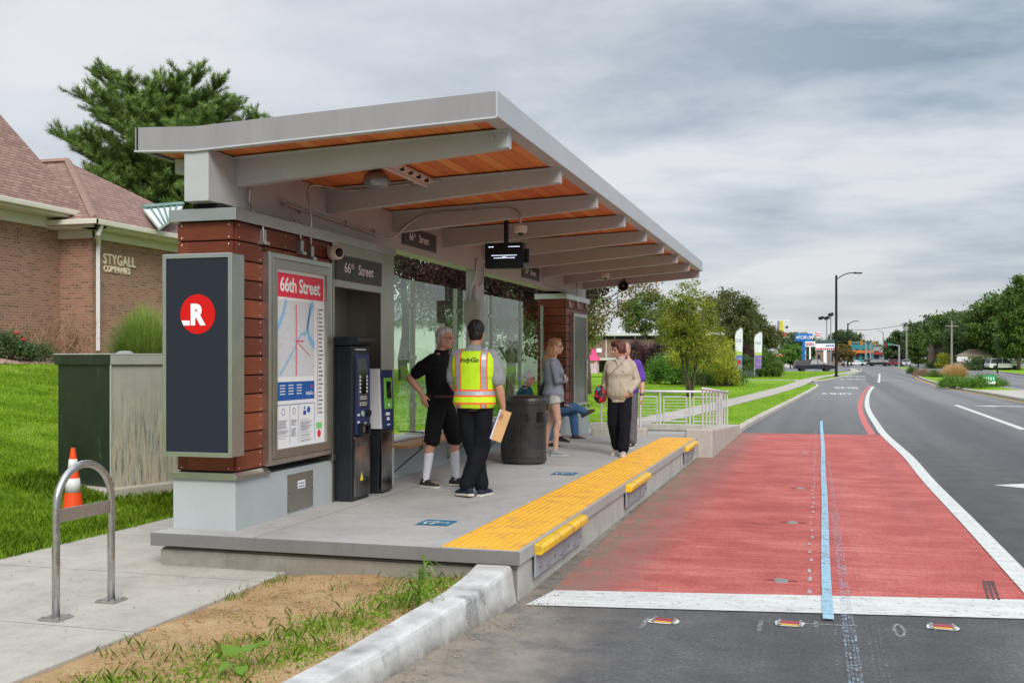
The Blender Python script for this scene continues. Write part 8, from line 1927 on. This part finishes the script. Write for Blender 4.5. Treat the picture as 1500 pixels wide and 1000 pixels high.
# tall grassy weed at the kerb
def bladeplant(name, label, loc, stems, seed, mat, H, LW, LL):
    rng = np.random.default_rng(seed); t = thing(name, label, 'weed', loc); V = []; Fq = []; mb = MB()
    for s in range(stems):
        az = rng.uniform(0, 6.28); ln = rng.uniform(.05, .35); h = H*rng.uniform(.5, 1); tip = np.array([math.cos(az)*ln*h, math.sin(az)*ln*h, h]); mb.tube([(0, 0, 0), tuple(tip*.5*np.array([.7, .7, 1])), tuple(tip)], [.005, .004, .0025], 5)
        for k in range(5):
            f_ = .15+.85*k/4; b0 = tip*f_*np.array([.85, .85, 1]); a2 = rng.uniform(0, 6.28); L_ = LL*rng.uniform(.6, 1.15); d = np.array([math.cos(a2), math.sin(a2)]); n0 = len(V); wv_ = np.array([-d[1], d[0], 0])*LW
            for j in range(8):
                u = j/7; rad = L_*(.75*u); zz = L_*(.85*u-1.05*u*u*rng.uniform(.9, 1.1)); p = b0+np.array([d[0]*rad, d[1]*rad, zz]); ww = math.sin(math.pi*min(1, .12+.88*u))**.7*(1 if u < 1 else .05)+.02
                V += [p-wv_*ww, p+wv_*ww]
            for j in range(7): Fq.append((n0+2*j, n0+2*j+1, n0+2*j+3, n0+2*j+2))
    npmesh('blades', V, Fq, mat, t, smooth=True); mb.build('stems', mat, t, world=False); return t
GP = leafmat('weed_green', [(.08, .17, .02), (.15, .28, .03), (.26, .42, .08)], .4)
w0 = atZ(612, 892, .12); bladeplant('grass_weed', 'tall broad-bladed grass weed growing by the white kerb, in front of the platform', (w0.x, w0.y, .12), 6, 3, GP, .36, .0085, .26)
# broadleaf weed
w0 = atZ(352, 985, .09); t = thing('broadleaf_weed', 'low weed with two broad leaves in the bare earth at the bottom of the picture', 'weed', (w0.x, w0.y, .09))
for (a, L_, h, s) in ((.3, .07, .13, .050), (2.6, .075, .085, .045), (1.5, .05, .10, .034), (4.2, .06, .06, .036), (5.3, .07, .05, .03)):
    s *= 1.15; q = MB(); c = Vector((math.cos(a)*L_, math.sin(a)*L_, h)); q.tube([(0, 0, 0), tuple(c*.6), tuple(c)], .0025, 5); q.build('stem', GP, t, world=False)
    q = MB(); d = Vector((math.cos(a), math.sin(a), -.45 if math.sin(a) < .2 else .35)).normalized(); w_ = Vector((-math.sin(a), math.cos(a), .0)); n_ = d.cross(w_); vs = [c]; k_ = 18
    for k in range(k_):
        an = 2*math.pi*k/k_; rr_ = s*(1+.12*math.cos(3*an))*(1-.25*math.exp(-((an-math.pi)/.5)**2)); vs.append(c+d*(rr_*math.cos(an)+s*.6)+w_*rr_*math.sin(an)+n_*(-.18*s)*abs(math.sin(an))*-1)
    vs[0] = c+d*s*.6; q.add(vs, [(0, i+1, (i+1) % k_+1) for i in range(k_)]); q.build('leaf', GP, t, world=False, smooth=True, fix=False)
# litter: dry leaves and pebbles on pavement and earth
V = []; Fq = []; rr = random.Random(21)
for i in range(420):
    if rr.random() < .7: x, y = rr.uniform(-3.95, -2.6), rr.uniform(4, 7.2); z = earth_z(x, y)+.004
    else: x, y, z = rr.uniform(-6.3, -4), rr.uniform(4.5, 7.2), .104
    s = rr.uniform(.003, .009); n0 = len(V); V += [(x-s, y, z), (x, y-s, z), (x+s, y, z), (x, y+s, z), (x, y, z+s)]; Fq += [(n0, n0+1, n0+4), (n0+1, n0+2, n0+4), (n0+2, n0+3, n0+4), (n0+3, n0, n0+4)]
tag(npmesh('pebbles', V, Fq, pm('pebble', (.30, .26, .21), .9, var=.5, scale=70, world=True)), 'small stones and crumbs on the bare earth and pavement', 'pebbles', kind='stuff')

bpy.data.scenes.remove(TMP)
